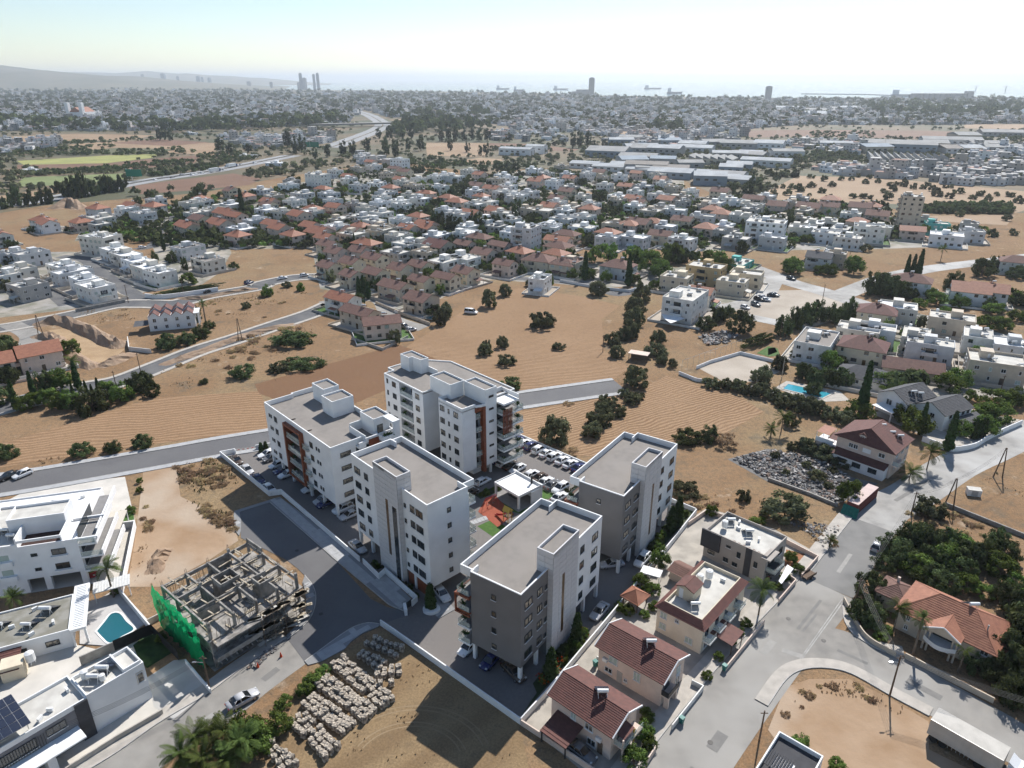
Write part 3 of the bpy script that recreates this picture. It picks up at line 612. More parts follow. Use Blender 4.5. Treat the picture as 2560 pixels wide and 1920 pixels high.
# ---- block with the rust-brown balcony frame ----
def block_brown():
    t=thing('apartment_block','white apartment block with large rust-brown framed balconies beside the visitor parking','apartment building',(-35.8,123.58,0),math.atan2(B1[0][1],B1[0][0]),'apartment buildings of the white and grey complex')
    X,Y=29.5,14.0; H=PIL+FL*4-.3; top=H+1.4; P=PIL
    ring=[(-X,0),(-19.2,0),(-19.2,2.2),(-11.6,2.2),(-11.6,0),(0,0),(0,5.6),(-1.6,5.6),(-1.6,Y),(-X-.6,Y),(-X-.6,6.8),(-X,6.8)]
    w=MB(); w.prism(ring,P,H); w.build('wall',WHITE,t)
    r=MB(); r.prism([(-X,0),(0,0),(0,7.3),(1.2,7.3),(1.2,Y),(-X-.6,Y),(-X-.6,6.8),(-X,6.8)],H,H+.3); r.build('roof',ROOFG,t)
    pp=MB(); parapet(pp,[(-X-.01,-.01),(.01,-.01),(.01,7.3),(1.2,7.3),(1.2,Y+.01),(-X-.6,Y+.01),(-X-.6,6.8),(-X-.01,6.8)],H-.02,top); pp.build('parapet',WHITE,t)
    for x in (-X+.3,-24.6,-19.5,-11.3,-5.6,-.3):
        for y in (.3,6.5,12.8):
            c=MB(); c.box(x-.26,x+.26,y-.26,y+.26,0,P); c.build('column',WHITE,t)
    c=MB(); c.box(-20,-13,7,12,0,P); c.build('lobby_wall',WHITE,t)
    # brown frame
    f=MB(); z0,z1=2.55,15.2
    f.box(-19.25,-18.7,-.85,2.2,z0,z1); f.box(-12.0,-11.5,-.85,2.2,z0,z1); f.box(-18.7,-12.0,-.85,2.2,z0,z0+.35); f.box(-18.7,-12.0,-.85,.0,z1-.5,z1); f.build('balcony_frame',WOOD,t)
    f=MB(); f.box(-18.7,-12.0,-.45,2.2,z1-.48,z1-.2); f.build('frame_roof',WHITE,t)
    for k in range(4):
        z=P+FL*k-.1
        b=balcony(t,-18.68,-12.02,-.5,2.2,z+.12,('y0',),GREYR,.4)
        for x in (-17.6,-15.3,-13.2):
            d=MB(); d.box(x-.9,x+.9,2.17,2.2,z+.15,z+2.4); d.build('sliding_door',GLASS,b)
        if k<3: planter(b,-18,.4,z+.12,1.2)
        # side balconies to the right of the frame
        b=balcony(t,-11.45,-9.3,-.55,.0,z+.12,('y0','x1'),GREYR,.35)
        for x in (-27.4,-26.5): window(t,(x,-.005,z+1.75),0,.55,.8,1)
        window(t,(-24.4,-.005,z+1.7),0,1.3,1.3,2)
        window(t,(-8.2,-.005,z+1.7),0,1.3,1.3,2)
        for x in (-5.9,-4.9): window(t,(x,-.005,z+1.75),0,.55,.8,1)
        window(t,(.005,3.2,z+1.75),ANG['+x'],2.4,1.1,3,gl=CURT)
        b=balcony(t,-1.6,.9,5.7,10.5,z+.1,('x1','y1','y0'),WHITE,.3)
        d=MB(); d.box(-1.6,-1.57,6.5,9.6,z+.15,z+2.4); d.build('sliding_door',GLASS,b)
        # rear face
        for x in (-26,-20,-10,-4): window(t,(x,Y+.005,z+1.7),math.pi,1.3,1.3,2)
    q=H+.3
    box_room(t,-26,-20.8,10.3,14.25,q,top+2.8)
    b=box_room(t,-18.2,-13.5,8.4,13.6,q,top+2.8)
    d=MB(); d.box(-17.9,-17.2,8.37,8.4,q+.1,q+2.3); d.build('door',FRAMEW,b)
    d=MB(); d.box(-18.23,-18.2,8.9,9.7,q+.1,q+2.3); d.build('glazed_door',GLASS,b)
    b=box_room(t,-5.4,-.2,10.3,14.2,q,top+2.8)
    w=MB(); w.box(-5.4,-5.2,7.6,10.3,q,top+.9); w.box(-5.4,1.0,7.45,7.6,q,top+.4); w.build('terrace_wall',WHITE,t)
    w=MB(); w.box(-.2,3.4,10.3,14.2,q-.4,q-.05); tr=w.build('roof_terrace',TERR,t)
    w=MB(); w.box(3.2,3.4,10.3,14.2,q-.05,top); w.box(-.2,3.2,10.3,10.5,q-.05,top); w.box(3.0,3.4,12.8,14.2,top,top+2.3); w.build('terrace_wall',WHITE,tr)
    w=MB(); w.box(-.2,3.4,12.6,14.3,top+2.3,top+2.75); w.build('pergola_slab',WHITE,tr)
    d=MB(); d.box(-.18,-.14,11,12.4,q+.05,q+2.3); d.build('glazed_door',GLASS,tr)
    for y in (10.9,11.6,12.3): planter(tr,2.8,y,q,1.6)
    w=MB(); w.box(1.25,1.4,8.0,11.0,q-1.2,q+.6); w.build('timber_screen',WOOD,tr)
    w=MB(); w.box(-2.2,1.3,5.7,7.3,H-.5,H-.1); w.box(1.1,1.35,5.7,7.25,H-.1,H+.9); w.build('canopy',WHITE,t)
block_brown()
# ---- tall block at the back ----
def block_tall():
    t=thing('apartment_block','tallest white apartment block at the back with rust-brown vertical screens','apartment building',(-10.63,136.71,0),math.atan2(B1[0][1],B1[0][0]),'apartment buildings of the white and grey complex')
    P=2.8; F=3.0; H=P+F*5-.2; top=18.4
    out=[(-29.3,-.4),(-23.0,-.4),(-23.0,1.8),(-17.8,1.8),(-17.8,-.4),(-13.6,-.4),(-13.6,4.0),(-8.3,4.0),(-8.3,0),(0,0),(0,3.7),(-1.6,3.7),(-1.6,6.0),(.68,6.0),(.68,9.2),(-1.2,9.2),(-1.2,16.4),(-24.6,16.4),(-31.7,11),(-31.7,2.3),(-29.3,2.3)]
    w=MB(); w.prism(out,P,H); w.build('wall',WHITE,t)
    roof=[(-29.3,-.4),(-13.6,-.4),(-13.6,4.0),(-8.3,4.0),(-8.3,0),(0,0),(0,3.7),(.68,6.0),(.68,9.2),(-1.2,9.2),(-1.2,16.4),(-24.6,16.4),(-31.7,11),(-31.7,2.3),(-29.3,2.3)]
    r=MB(); r.prism(roof,H,H+.25); r.build('roof',ROOFG,t)
    g=MB(); parapet(g,[(a*1.0005,b) for a,b in roof],H-.02,top-.25); g.build('parapet',WHITE,t)
    g=MB(); g.box(-8.3,.0,-.012,.22,top-.25,top+.15); g.box(-.22,.012,.22,3.7,top-.25,top+.15); g.box(-8.3,-8.08,.22,4,top-.25,top+.15); g.build('parapet_raise',WHITE,t)
    for x in (-29,-23.3,-17.5,-13.9,-8.0,-.3):
        for y in (.3,8,15.8):
            c=MB(); c.box(x-.25,x+.25,y-.25,y+.25,0,P); c.build('column',WHITE,t)
    c=MB(); c.box(-12,-2,4.3,9,0,P); c.build('lobby_wall',WHITE,t)
    for k in range(5):
        z=P+F*k
        window(t,(-28.0,-.405,z+1.7),0,.6,1.2,1); window(t,(-25.2,-.405,z+1.6),0,1.5,1.3,2); window(t,(-15.8,-.405,z+1.6),0,1.5,1.3,2)
        for x,wd in ((-7.0,1.5),(-4.7,.55),(-2.2,1.5)): window(t,(x,-.005,z+1.6),0,wd,1.3 if wd>1 else 1.1,2 if wd>1 else 1)
        b=balcony(t,-22.98,-17.82,-.45,1.8,z+.1,('y0',),WHITE,.4)
        d=MB(); d.box(-21.5,-18.5,1.76,1.8,z+.15,z+2.3); d.build('sliding_door',GLASS,b); planter(b,-22.4,.3,z+.1,1.5)
        window(t,(.685,7.6,z+1.7),ANG['+x'],1.3,.5,1)
        # recessed corner with small balconies
        b=balcony(t,-1.6,.2 if k%2 else -.2,3.8,5.5,z+.1,('x1','y0'),GREYR,.3)
        d=MB(); d.box(-1.6,-1.56,4.0,5.6,z+.15,z+2.3); d.build('sliding_door',GLASS,b)
        # glass balconies on the car-park side
        b=balcony(t,-1.2,2.6,9.6,15.6,z+.1,('x1','y0','y1'),WHITE,.4); f=MB(); f.box(-1.15,2.5,9.7,15.5,z+.103,z+.12); f.build('deck',TERR,b)
        planter(b,1.8,14.6,z+.12,1.6); planter(b,1.9,10.2,z+.12,1.2)
        d=MB(); d.box(-1.2,-1.16,10.3,14.6,z+.15,z+2.3); d.build('sliding_door',GLASS,b)
    window(t,(.685,7.6,H+1.9),ANG['+x'],1.3,.5,1)
    f=MB(); f.box(-.4,.75,5.3,6.0,1.4,17.6); f.box(-.4,.3,3.5,5.3,16.6,17.6); f.build('brown_frame',WOOD,t)
    for k in range(7):
        s=MB(); y=9.3+k*.42; s.box(2.65,2.78,y,y+.2,P+F*3-1.6,P+F*4+1.4); s.build('timber_slat',WOOD,t)
    q=H+.25
    o=MB(); o.prism([(-30,5),(-26.4,5),(-26.4,6),(-23.2,6.2),(-23.2,8.5),(-30,8.5)],q,top+2.7); rr=o.build('roof_room',WHITE,t)
    o=MB(); o.prism([(-29.8,5.2),(-26.6,5.2),(-26.6,6.2),(-23.4,6.4),(-23.4,8.3),(-29.8,8.3)],top+2.7,top+2.74); o.build('roof',ROOFG,rr)
    o=MB(); parapet(o,[(-30.005,4.995),(-26.39,4.995),(-26.39,5.99),(-23.19,6.19),(-23.19,8.51),(-30.005,8.51)],top+2.6,top+3.1,.16); o.build('parapet',WHITE,rr)
    o=MB(); o.box(-23.2,-19.6,8.3,8.5,q,top+.9); o.build('terrace_wall',WHITE,t)
    box_room(t,-14.2,-6.7,2.2,6.3,q,top+3)
    o=box_room(t,-6.5,.67,5.95,9.3,q,top+3)
    w=MB(); w.box(-3,-2.8,9.3,14,q,top+.5); w.box(-2.8,2.6,14.0,14.2,q,top+.3); w.box(-1.2,2.6,9.6,14.2,H-.5,H-.05); w.build('terrace_wall',WHITE,t)
block_tall()

# ---------------- apartment site ----------------
def wall_mesh(pts,h,t=.2,z0=0,closed=False):
    P=[V2(p) for p in pts]; mb=MB(); n=len(P); A=[];B=[]
    for i in range(n):
        if closed or 0<i<n-1:
            d0=(P[i]-P[i-1]).normalized(); d1=(P[(i+1)%n]-P[i]).normalized()
        else: d0=d1=(P[min(i+1,n-1)]-P[max(i-1,0)]).normalized() if n>2 and False else ((P[1]-P[0]) if i==0 else (P[-1]-P[-2])).normalized()
        n0=Vector((-d0.y,d0.x)); n1=Vector((-d1.y,d1.x)); k=max(.3,1+n0.dot(n1)); o=(n0+n1)*(t/2/k); A.append(P[i]+o); B.append(P[i]-o)
    m=n if closed else n-1
    for i in range(m):
        j=(i+1)%n
        mb.quad((*A[j],z0),(*A[i],z0),(*A[i],h),(*A[j],h)); mb.quad((*B[i],z0),(*B[j],z0),(*B[j],h),(*B[i],h)); mb.quad((*B[i],h),(*B[j],h),(*A[j],h),(*A[i],h))
    if not closed:
        mb.quad((*A[0],z0),(*B[0],z0),(*B[0],h),(*A[0],h)); mb.quad((*B[-1],z0),(*A[-1],z0),(*A[-1],h),(*B[-1],h))
    return mb
def bwall(label,pts,h,m=WHITE,t=.2,name='boundary_wall',cat='wall'):
    return tag(wall_mesh(pts,h,t).build(name,m),label,cat)
site=[(-70.21,150.4),(-52.75,132.06),(-50.47,133.23),(-28.32,109.14),(-24.26,104.44),(-23.19,105.59),(-16.69,98.38),(-18.04,95.76),(-21.73,92.33),(-19.45,90.59),(1.2,73.39),(4.84,78.43),(16.21,94.4),(23.37,104.66),(31.34,115.89),(38.72,126.85),(-1.86,164.98),(-9.9,172.53),(-60.57,155.45),(-67.78,153.31)]
pm=MB(); poly_sheet(pm,site,.045); struct('parking_ground',pm,PAVER)
cds=[(-56.74,125.57),(-51.64,129.31),(-37.06,113.8),(-32.91,109.32),(-24.53,98.74),(-21.38,96.68),(-18.29,95.81),(-17.0,94.96),(-21.75,92.47),(-23.82,92.74),(-25.77,91.93),(-27.65,90.07),(-32.09,84.21),(-36.22,89.16),(-34.66,91.66),(-33.73,94.68),(-34.08,98.74),(-35.45,102.11),(-37.66,105.0),(-39.71,107.26),(-42.6,109.84),(-53.36,116.63)]
pm=MB(); poly_sheet(pm,cds,.05); struct('road',pm,ASPHN)
def pavement(pts,z=.17,slabs=True,size=1.05,rot=math.atan2(B1[0][1],B1[0][0]),base=SLABJ):
    b=MB(); b.prism([tuple(p) for p in pts],.01,z-.015); po=struct('pavement',b,base)
    if slabs:
        m=MB(); g=.012; s=size/2-g; m.box(-s,s,-s,s,-.03,0); me=m.mesh('paving_slab',SLAB); c,sn=math.cos(rot),math.sin(rot)
        L=[(p[0]*c+p[1]*sn,-p[0]*sn+p[1]*c) for p in pts]; x0,x1=min(p[0] for p in L),max(p[0] for p in L); y0,y1=min(p[1] for p in L),max(p[1] for p in L)
        x=x0+size/2
        while x<x1:
            y=y0+size/2
            while y<y1:
                if all(inside((x+a*size*.42,y+b_*size*.42),L) for a in (-1,1) for b_ in (-1,1)):
                    place('paving_slab',me,po,(x*c-y*sn,x*sn+y*c,z),rot)
                y+=size
            x+=size
    return po
pavement([(-57.98,126.0),(-50.19,131.46),(-34.8,116.63),(-28.43,109.14),(-24.23,104.28),(-23.16,105.42),(-17.43,98.68),(-18.41,95.61),(-21.01,97.14),(-23.42,99.58),(-32.91,109.32),(-37.06,113.8),(-51.64,129.31),(-56.74,125.57)])
pavement([(-57.98,126.0),(-56.74,125.57),(-55.39,122.61),(-54.18,118.97),(-53.91,117.2),(-55.34,118.97),(-57.15,123.03)])
pavement([(-37.66,105.0),(-35.45,102.11),(-34.08,98.74),(-33.73,94.68),(-34.66,91.66),(-36.22,89.16),(-36.6,89.81),(-35.46,92.47),(-34.95,95.24),(-35.69,98.74),(-37.56,103.06)])
pavement([(-21.73,92.33),(-23.81,92.69),(-25.77,91.93),(-27.65,90.07),(-32.09,84.21),(-31.37,83.5),(-29.58,84.21),(-26.55,86.76),(-25.82,88.52),(-24.31,90.33),(-22.12,91.79)])
pavement([(-15.29,97.22),(-12.19,93.8),(-9.64,96.06),(-12.56,99.9),(-14.39,99.9)],.16,True,.9)
# kerb stones round the turning area
for pts in ([(-51.68,129.45),(-37.08,113.91),(-32.93,109.42),(-23.43,99.67),(-21.02,97.23),(-18.42,95.7)],[(-37.69,105.1),(-35.41,102.11),(-34.04,98.74),(-33.69,94.68),(-34.62,91.66),(-36.2,89.08)],[(-21.75,92.44),(-23.82,92.77),(-25.78,92.01),(-27.66,90.15),(-32.12,84.3)]):
    tag(wall_mesh(smooth_line(pts,4),.175,.14).build('kerb',KERB),kind='structure')
# boundary walls
bwall('white wall along the visitor cars, from road corner to turning area',[(-66.66,151.15),(-69.76,149.76),(-52.55,131.99),(-50.12,132.65),(-28.44,108.99)],1.3)
bwall('stepped white front wall with planting beside the stone stair tower',[(-27.69,108.47),(-23.98,104.0),(-23.11,105.65),(-16.39,98.08),(-17.12,96.84)],1.3)
bwall('white gate wall stub beside dark pedestrian gate at driveway',[(-18.27,96.31),(-17.79,94.54)],1.3,t=.5)
g=MB(); a_,b_=(-17.94,96.15),(-17.21,97.08)
g.beam((*a_,.75),(*b_,.75),.05,1.3); tag(g.build('gate',BLACK),'small black pedestrian gate between white walls at the driveway','gate')
bwall('long low white wall between driveway and stone-block lot',[(-21.69,92.27),(-19.33,90.33),(1.18,72.66)],1.2)
bwall('white wall between apartment garden strip and red-roofed houses',[(1.22,72.7),(4.77,77.3),(16.0,93.17),(23.05,103.27),(30.92,114.4),(38.27,125.19)],1.2)
bwall('low white wall behind the rear row of parked cars',[(38.22,125.68),(16.69,145.3),(-1.84,162.99),(-8.52,170.69)],1.0)
bwall('short white wall by the barrier at the new road entrance',[(-62.48,153.04),(-59.16,154.3)],1.2)
g=MB(); p0,p1=(-66.57,150.77),(-62.59,152.17)
for i in range(8):
    q0=V2(p0).lerp(V2(p1),i/8); q1=V2(p0).lerp(V2(p1),(i+1)/8); g.bar((*q0,1),(*q1,1),.06,.06,6,i%2)
g.box(p0[0]-.15,p0[0]+.15,p0[1]-.15,p0[1]+.15,0,1.1,0); tag(g.build('barrier',[FRAMEW,mat('barrier_red',(.5,.03,.02))]),'red and white striped entrance barrier at the new road','barrier')
# lawns and beds
LAWN=mat('lawn',(.06,.13,.02),(.04,.09,.015),scale=1.5,detail=8,coords='World',bump=.5,bscale=6)
BED=mat('planted_bed_soil',(.045,.06,.02),(.03,.045,.015),scale=1,coords='World')
def lawn(pts,m=LAWN,z=.06):
    mb=MB(); poly_sheet(mb,pts,z); return struct('lawn',mb,m)
bedp=[(1.12,73.78),(3.64,78.22),(3.09,79.96),(5.59,83.61),(9.8,89.55),(11.44,91.12),(13.81,91.93),(15.94,94.54),(23.22,104.79),(30.88,115.51),(26.33,112.18),(29.25,117.04),(27.0,114.42),(30.26,119.03),(31.92,122.68),(36.76,125.21),(38.37,126.42),(29.58,114.42)]
lawn([(1.12,73.78),(3.64,78.22),(3.09,79.96),(5.59,83.61),(9.8,89.55),(12.99,91.39),(10.73,87.25)],BED)
lawn([(15.53,93.56),(16.21,94.34),(23.21,104.35),(22.66,104.18),(14.92,93.29)],LAWN,.064)
lawn([(26.35,113.31),(31.27,120.63),(36.96,126.07),(38.53,126.59),(26.33,110.07)],BED,.068)
lawn([(-7.0,120.59),(-4.49,122.64),(-1.16,120.59),(-3.87,117.04)]); lawn([(-8.09,132.33),(-3.65,135.91),(-2.09,134.46),(-6.77,130.71)],BED)
lawn([(-5.04,131.17),(-1.55,130.71),(1.41,127.57),(4.94,131.17),(6.09,135.43),(9.21,131.63),(6.4,130.26),(1.87,124.96),(-1.51,126.69)])
lawn([(6.31,134.46),(9.51,132.57),(7.91,130.71),(5.99,131.17)],LAWN,.075); lawn([(-68.9,150.63),(-67.32,151.27),(-66.73,150.4),(-67.6,148.98)])
lawn([(-53.81,110.72),(-53.63,110.54),(-53.55,110.37)])
def bed_shrubs(poly,n,kinds,r,h,desc,where,group):
    xs=[p[0] for p in poly]; ys=[p[1] for p in poly]; k=0; tries=0
    while k<n and tries<n*60:
        tries+=1; p=(rng.uniform(min(xs),max(xs)),rng.uniform(min(ys),max(ys)))
        if inside(p,poly):
            o=shrub(p,r*rng.uniform(.7,1.3),h*rng.uniform(.7,1.3),rng.choice(kinds)); late(o,desc,where,'shrub',group); k+=1
bed_shrubs([(3.83,78.87),(5.75,83.15),(9.77,89.16),(12.58,91.12),(10.73,87.25),(4.85,78.65)],34,['green','dark','green'],.75,1.1,'low green garden shrub','in the bed beside the grey block','garden shrubs along the apartment wall')
bed_shrubs([(26.51,112.94),(31.19,120.22),(36.57,125.42),(26.8,111.49)],26,['green','dark'],.8,1.2,'low green garden shrub','in the bed behind the white car','garden shrubs along the apartment wall')
bed_shrubs([(-7.83,132.1),(-3.64,135.43),(-2.34,134.46),(-6.77,130.71)],9,['green'],.5,.7,'small clipped shrub','beside the white pavilion','shrubs round the pavilion')
bed_shrubs([(10.77,132.57),(14.36,136.4),(14.75,134.94),(11.68,131.17)],6,['dark','green'],.6,1.2,'small dark shrub','between pavilion and grey block','shrubs round the pavilion')
FLOWER=leaf_mat('orange_flowers',(.45,.09,.02),.2,.2); fl=[crown_mesh(77,160,.12,FLOWER,clumps=10)]
for i,p in enumerate(((4.9,79.96),(6.56,81.76),(7.38,83.61),(11.91,90.07),(4.41,80.63),(11.37,90.33))):
    o=place('flowering_shrub',fl[0],None,(p[0],p[1],.75),i,.8); late(o,'orange flowering shrub','in the bed beside the grey block','shrub','flowering shrubs')
for p,hh,l in (((5.83,80.63),6.2,'slim column cypress nearest the driveway end of the garden bed'),((10.39,88.77),5.6,'slim column cypress beside the parked silver saloon and garden bed'),((31.57,118.63),6,'column cypress with its twin beside the stone stair tower'),((33.42,120.63),6.8,'taller column cypress nearest the rear wall corner')):
    tag(cypress(p,hh,1.35),l,'tree','column cypresses in the apartment garden')
tag(cypress((-13.81,96.35),5.2,1.5),'dark cone-shaped cypress in the round white planter at the driveway','tree')
pl=MB(); c=(-13.65,95.77)
for i in range(20):
    a0,a1=i*6.283/20,(i+1)*6.283/20
    pl.add([(c[0]+r*1.3*math.cos(a),c[1]+r*math.sin(a),z) for r,z in ((1.15,0),(1.15,.6),(.95,.6)) for a in (a0,a1)],[(0,1,3,2),(2,3,5,4)])
pl.prism([(c[0]+1.24*math.cos(i*.314),c[1]+.95*math.sin(i*.314)) for i in range(20)],.4,.55); tag(pl.build('round_planter',WHITE),'oval white planter holding the cone cypress at the driveway','planter')
for p,l in (((-60.6,151.67),'left of two small clipped cypress cones by the barrier'),((-59.67,152.26),'right of two small clipped cypress cones by the barrier')): tag(cypress(p,2.6,2.0),l,'shrub')
bed_shrubs([(-26.59,109.14),(-25.38,109.67),(-23.71,107.43),(-24.46,105.59)],7,['green','dark'],.55,.9,'small leafy shrub','behind the stepped front wall','shrubs behind the front wall')
bed_shrubs([(-19.61,102.68),(-18.87,103.31),(-15.93,99.58),(-16.51,98.53)],7,['green','dark'],.5,.8,'small leafy shrub','at the brown lobby wall','shrubs behind the front wall')
w=MB(); w.beam((*(-19.21,104.28),1.3),(*(-14.25,98.98),1.3),.15,2.6); tag(w.build('timber_screen_wall',WOOD),'rust-brown timber wall under the white middle block','wall')
# pavilion
def pavilion():
    L,Bk,Rr,Fr=[V2(p) for p in ((-3.79,132.16),(0.46,136.42),(5.65,131.45),(1.39,126.49))]
    o=L; ax=(Fr-L); w=ax.length; ang=math.atan2(ax.y,ax.x); d=((Bk-L).length+(Rr-Fr).length)/2
    t=thing('pavilion','white flat-roofed garden pavilion with chimney beside the playground','pavilion',(o.x,o.y,0),ang)
    b=MB(); b.box(0,w,0,d,2.95,3.2); b.build('roof_slab',WHITE,t)
    b=MB(); parapet(b,[(-.02,-.02),(w+.02,-.02),(w+.02,d+.02),(-.02,d+.02)],2.9,3.45,.15); b.build('fascia',WHITE,t)
    for x,y in ((.25,.25),(w-.25,.25),(.25,d-.25)):
        b=MB(); b.box(x-.2,x+.2,y-.2,y+.2,.05,2.95); b.build('post',WHITE,t)
    b=MB(); b.box(0,w+.4,d,d+.25,0,3.7); b.box(w,w+.25,d*.55,d,0,2.93); b.build('wall',WHITE,t)
    b=MB(); b.bar((w*.72,d-.5,3.2),(w*.72,d-.5,4.9),.22,.22,10); b.bar((w*.72,d-.5,4.9),(w*.72,d-.5,5.1),.3,.3,10); b.build('chimney',BLACK,t)
    b=MB(); b.box(-.6,w+.6,-.6,d,.03,.07); b.build('floor_slab',TERR,t)
    b=MB(); b.box(w*.5,w*.9,d-.8,d-.02,.07,.95); b.build('counter',WHITE,t)
    tb=thing('picnic_table','dark picnic table under the white pavilion','table',(*(o+Vector((math.cos(ang),math.sin(ang)))*w*.45+Vector((-math.sin(ang),math.cos(ang)))*d*.45),.07),ang)
    b=MB(); b.box(-1.3,1.3,-.45,.45,.7,.76); b.build('table_top',BLACK,tb)
    for sx in (-1,1):
        b=MB(); b.box(sx*1-.05,sx*1+.05,-.4,.4,0,.7); b.build('leg',BLACK,tb)
        b=MB(); b.box(-1.2,1.2,sx*.85-.15,sx*.85+.15,.4,.45); b.build('bench',BLACK,tb)
pavilion()
# playground
RUB=mat('terracotta_rubber',(.30,.075,.04),(.26,.065,.035),scale=2,coords='World'); YEL=mat('yellow_plastic',(.5,.33,.06),rough=.5); REDP=mat('red_plastic',(.42,.03,.04),rough=.4)
mb=MB(); poly_sheet(mb,[(-7.06,125.82),(-5.67,131.17),(-3.56,131.87),(0.43,124.75),(-2.85,120.19)],.085); struct('playground_ground',mb,RUB)
pc=(-0.88,122.44); t=thing('play_tower','yellow-roofed wooden play tower with red slide on terracotta rubber','play equipment',(*pc,.08),-.7)
for x in (-.6,.6):
    for y in (-.6,.6):
        b=MB(); b.box(x-.06,x+.06,y-.06,y+.06,0,2.6); b.build('post',YEL,t)
b=MB(); b.box(-.7,.7,-.7,.7,1.2,1.28); b.build('platform',WOODP,t)
b=MB(); b.add([(-.85,-.8,2.55),(.85,-.8,2.55),(.85,.8,2.55),(-.85,.8,2.55),(-.85,0,3.4),(.85,0,3.4)],[(0,1,5,4),(2,3,4,5),(0,4,3),(1,2,5)]); b.build('roof',YEL,t)
b=MB()
for i in range(8):
    u,v=i/8,(i+1)/8; f=lambda s:1.25-1.2*(s**.8 if s<.85 else .87+.02*s)
    b.quad((-.7-2.6*u,-.25,f(u)),(-.7-2.6*v,-.25,f(v)),(-.7-2.6*v,.25,f(v)),(-.7-2.6*u,.25,f(u)))
    for s in (-.25,.25): b.quad((-.7-2.6*u,s,f(u)),(-.7-2.6*v,s,f(v)),(-.7-2.6*v,s,f(v)+.2),(-.7-2.6*u,s,f(u)+.2))
b.build('slide',REDP,t)
t=thing('swing_set','red metal swing frame with two seats on the playground','play equipment',(*(-4.46,128.01),.08),.75)
for sx in (-1.5,1.5):
    b=MB(); b.bar((sx,-.8,0),(sx,0,2.2),.05); b.bar((sx,.8,0),(sx,0,2.2),.05); b.build('leg_frame',REDP,t)
b=MB(); b.bar((-1.55,0,2.2),(1.55,0,2.2),.05); b.build('top_bar',REDP,t)
for x in (-.7,.7):
    b=MB(); b.box(x-.22,x+.22,-.1,.1,.5,.55); s=b.build('seat',BLACK,t)
    b=MB(); b.bar((x-.2,0,.55),(x-.2,0,2.2),.012,n=3); b.bar((x+.2,0,.55),(x+.2,0,2.2),.012,n=3); b.build('chain',STEEL,s)
path=[(-8.21,121.41),(-7.31,122.23),(-5.46,123.47),(-6.19,123.89)]
for i in range(5):
    p=V2((-8.0,121.81)).lerp(V2((-5.46,123.47)),i/4); b=MB(); b.box(-.35,.35,-.7,.7,.06,.1); o=b.build('paving_slab',SLAB,None,(p.x,p.y,0),.4); tag(o,f'pale garden paving slab beside the lawn, {ordinal(i+1)} towards the playground','paving slab','garden stepping slabs')
# ---- cars on the site ----
r0,r1=V2((-2.26,160.42)),V2((15.47,143.28)); wd=(V2((16.89,147.07))-V2((-1.86,164.98))); ca=math.atan2(-wd.x,wd.y)+math.pi
cols=[('black','sedan'),('white','suv'),('navy','sedan'),('white','sedan'),('navy','suv'),('white','suv'),('white','sedan'),('white','suv'),('white','sedan'),('white','sedan'),('navy','sedan')]
for i,(c,k) in enumerate(cols):
    p=r0.lerp(r1,i/10); car(p,ca+rng.uniform(-.04,.04),k,c,f'{c} {"SUV" if k=="suv" else "saloon"} in the rear wall row, {ordinal(i+1)} from the tall block','cars parked along the rear wall')
r0,r1=V2((-3.34,147.07)),V2((10.62,134.22))
cols=[('navy','sedan'),('white','suv'),('brown','sedan'),('white','sedan'),None,('white','suv'),('brown','sedan'),('white','sedan'),('grey','sedan'),('white','suv')]
for i,c in enumerate(cols):
    if c:
        p=r0.lerp(r1,i/9); car(p,ca+math.pi*(i%3==0)+rng.uniform(-.04,.04),c[1],c[0],f'{c[0]} {"SUV" if c[1]=="suv" else "saloon"} in the row by the pavilion, {ordinal(i+1-(i>4))} from the tall block','cars parked beside the pavilion')
va=heading((-69.73,150.98),(-52.68,131.83))
for p,c,l in (((-64.88,146.75),'brown','brown saloon nearest the barrier along the visitor wall'),((-60.84,142.29),'silver','silver saloon second along the visitor wall'),((-56.86,138.09),'navy','navy saloon third along the visitor wall'),((-53.13,134.09),'white','white saloon at the end of the visitor wall')):
    car(p,va,'sedan',c,l,'visitor cars along the white wall')
ba=math.atan2(B1[1][1],B1[1][0])
for p,c,k,l in (((-58.48,149.83),'white','sedan','white saloon by the two small cypress cones'),((-57.03,147.86),'grey','hatch','grey hatchback at the corner of the brown-framed block'),((-54.53,144.57),'white','hatch','white hatchback under the first bay of the brown-framed block'),((-52.51,142.29),'navy','sedan','dark saloon under the second bay of the brown-framed block'),((-50.89,140.37),'white','sedan','white saloon below the brown balcony frame'),((-43.95,134.42),'white','sedan','white saloon right of the brown balcony frame'),((-40.34,129.54),'silver','hatch','silver hatchback between pilotis of the brown-framed block'),((-39.21,128.42),'navy','sedan','navy saloon between pilotis of the brown-framed block'),((-35.29,126.22),'white','suv','white SUV under the near corner of the brown-framed block'),((-33.35,123.87),'silver','sedan','silver saloon between the brown-framed and middle blocks'),((-29.64,113.06),'silver','sedan','silver saloon beside the front wall gap of the middle block')):
    car(p,(ba+math.pi if k!='suv' else ba+math.pi) if p!=(-29.64,113.06) else va,k,c,l,'cars under the apartment blocks')
ea=math.atan2(B2[1][1],B2[1][0])
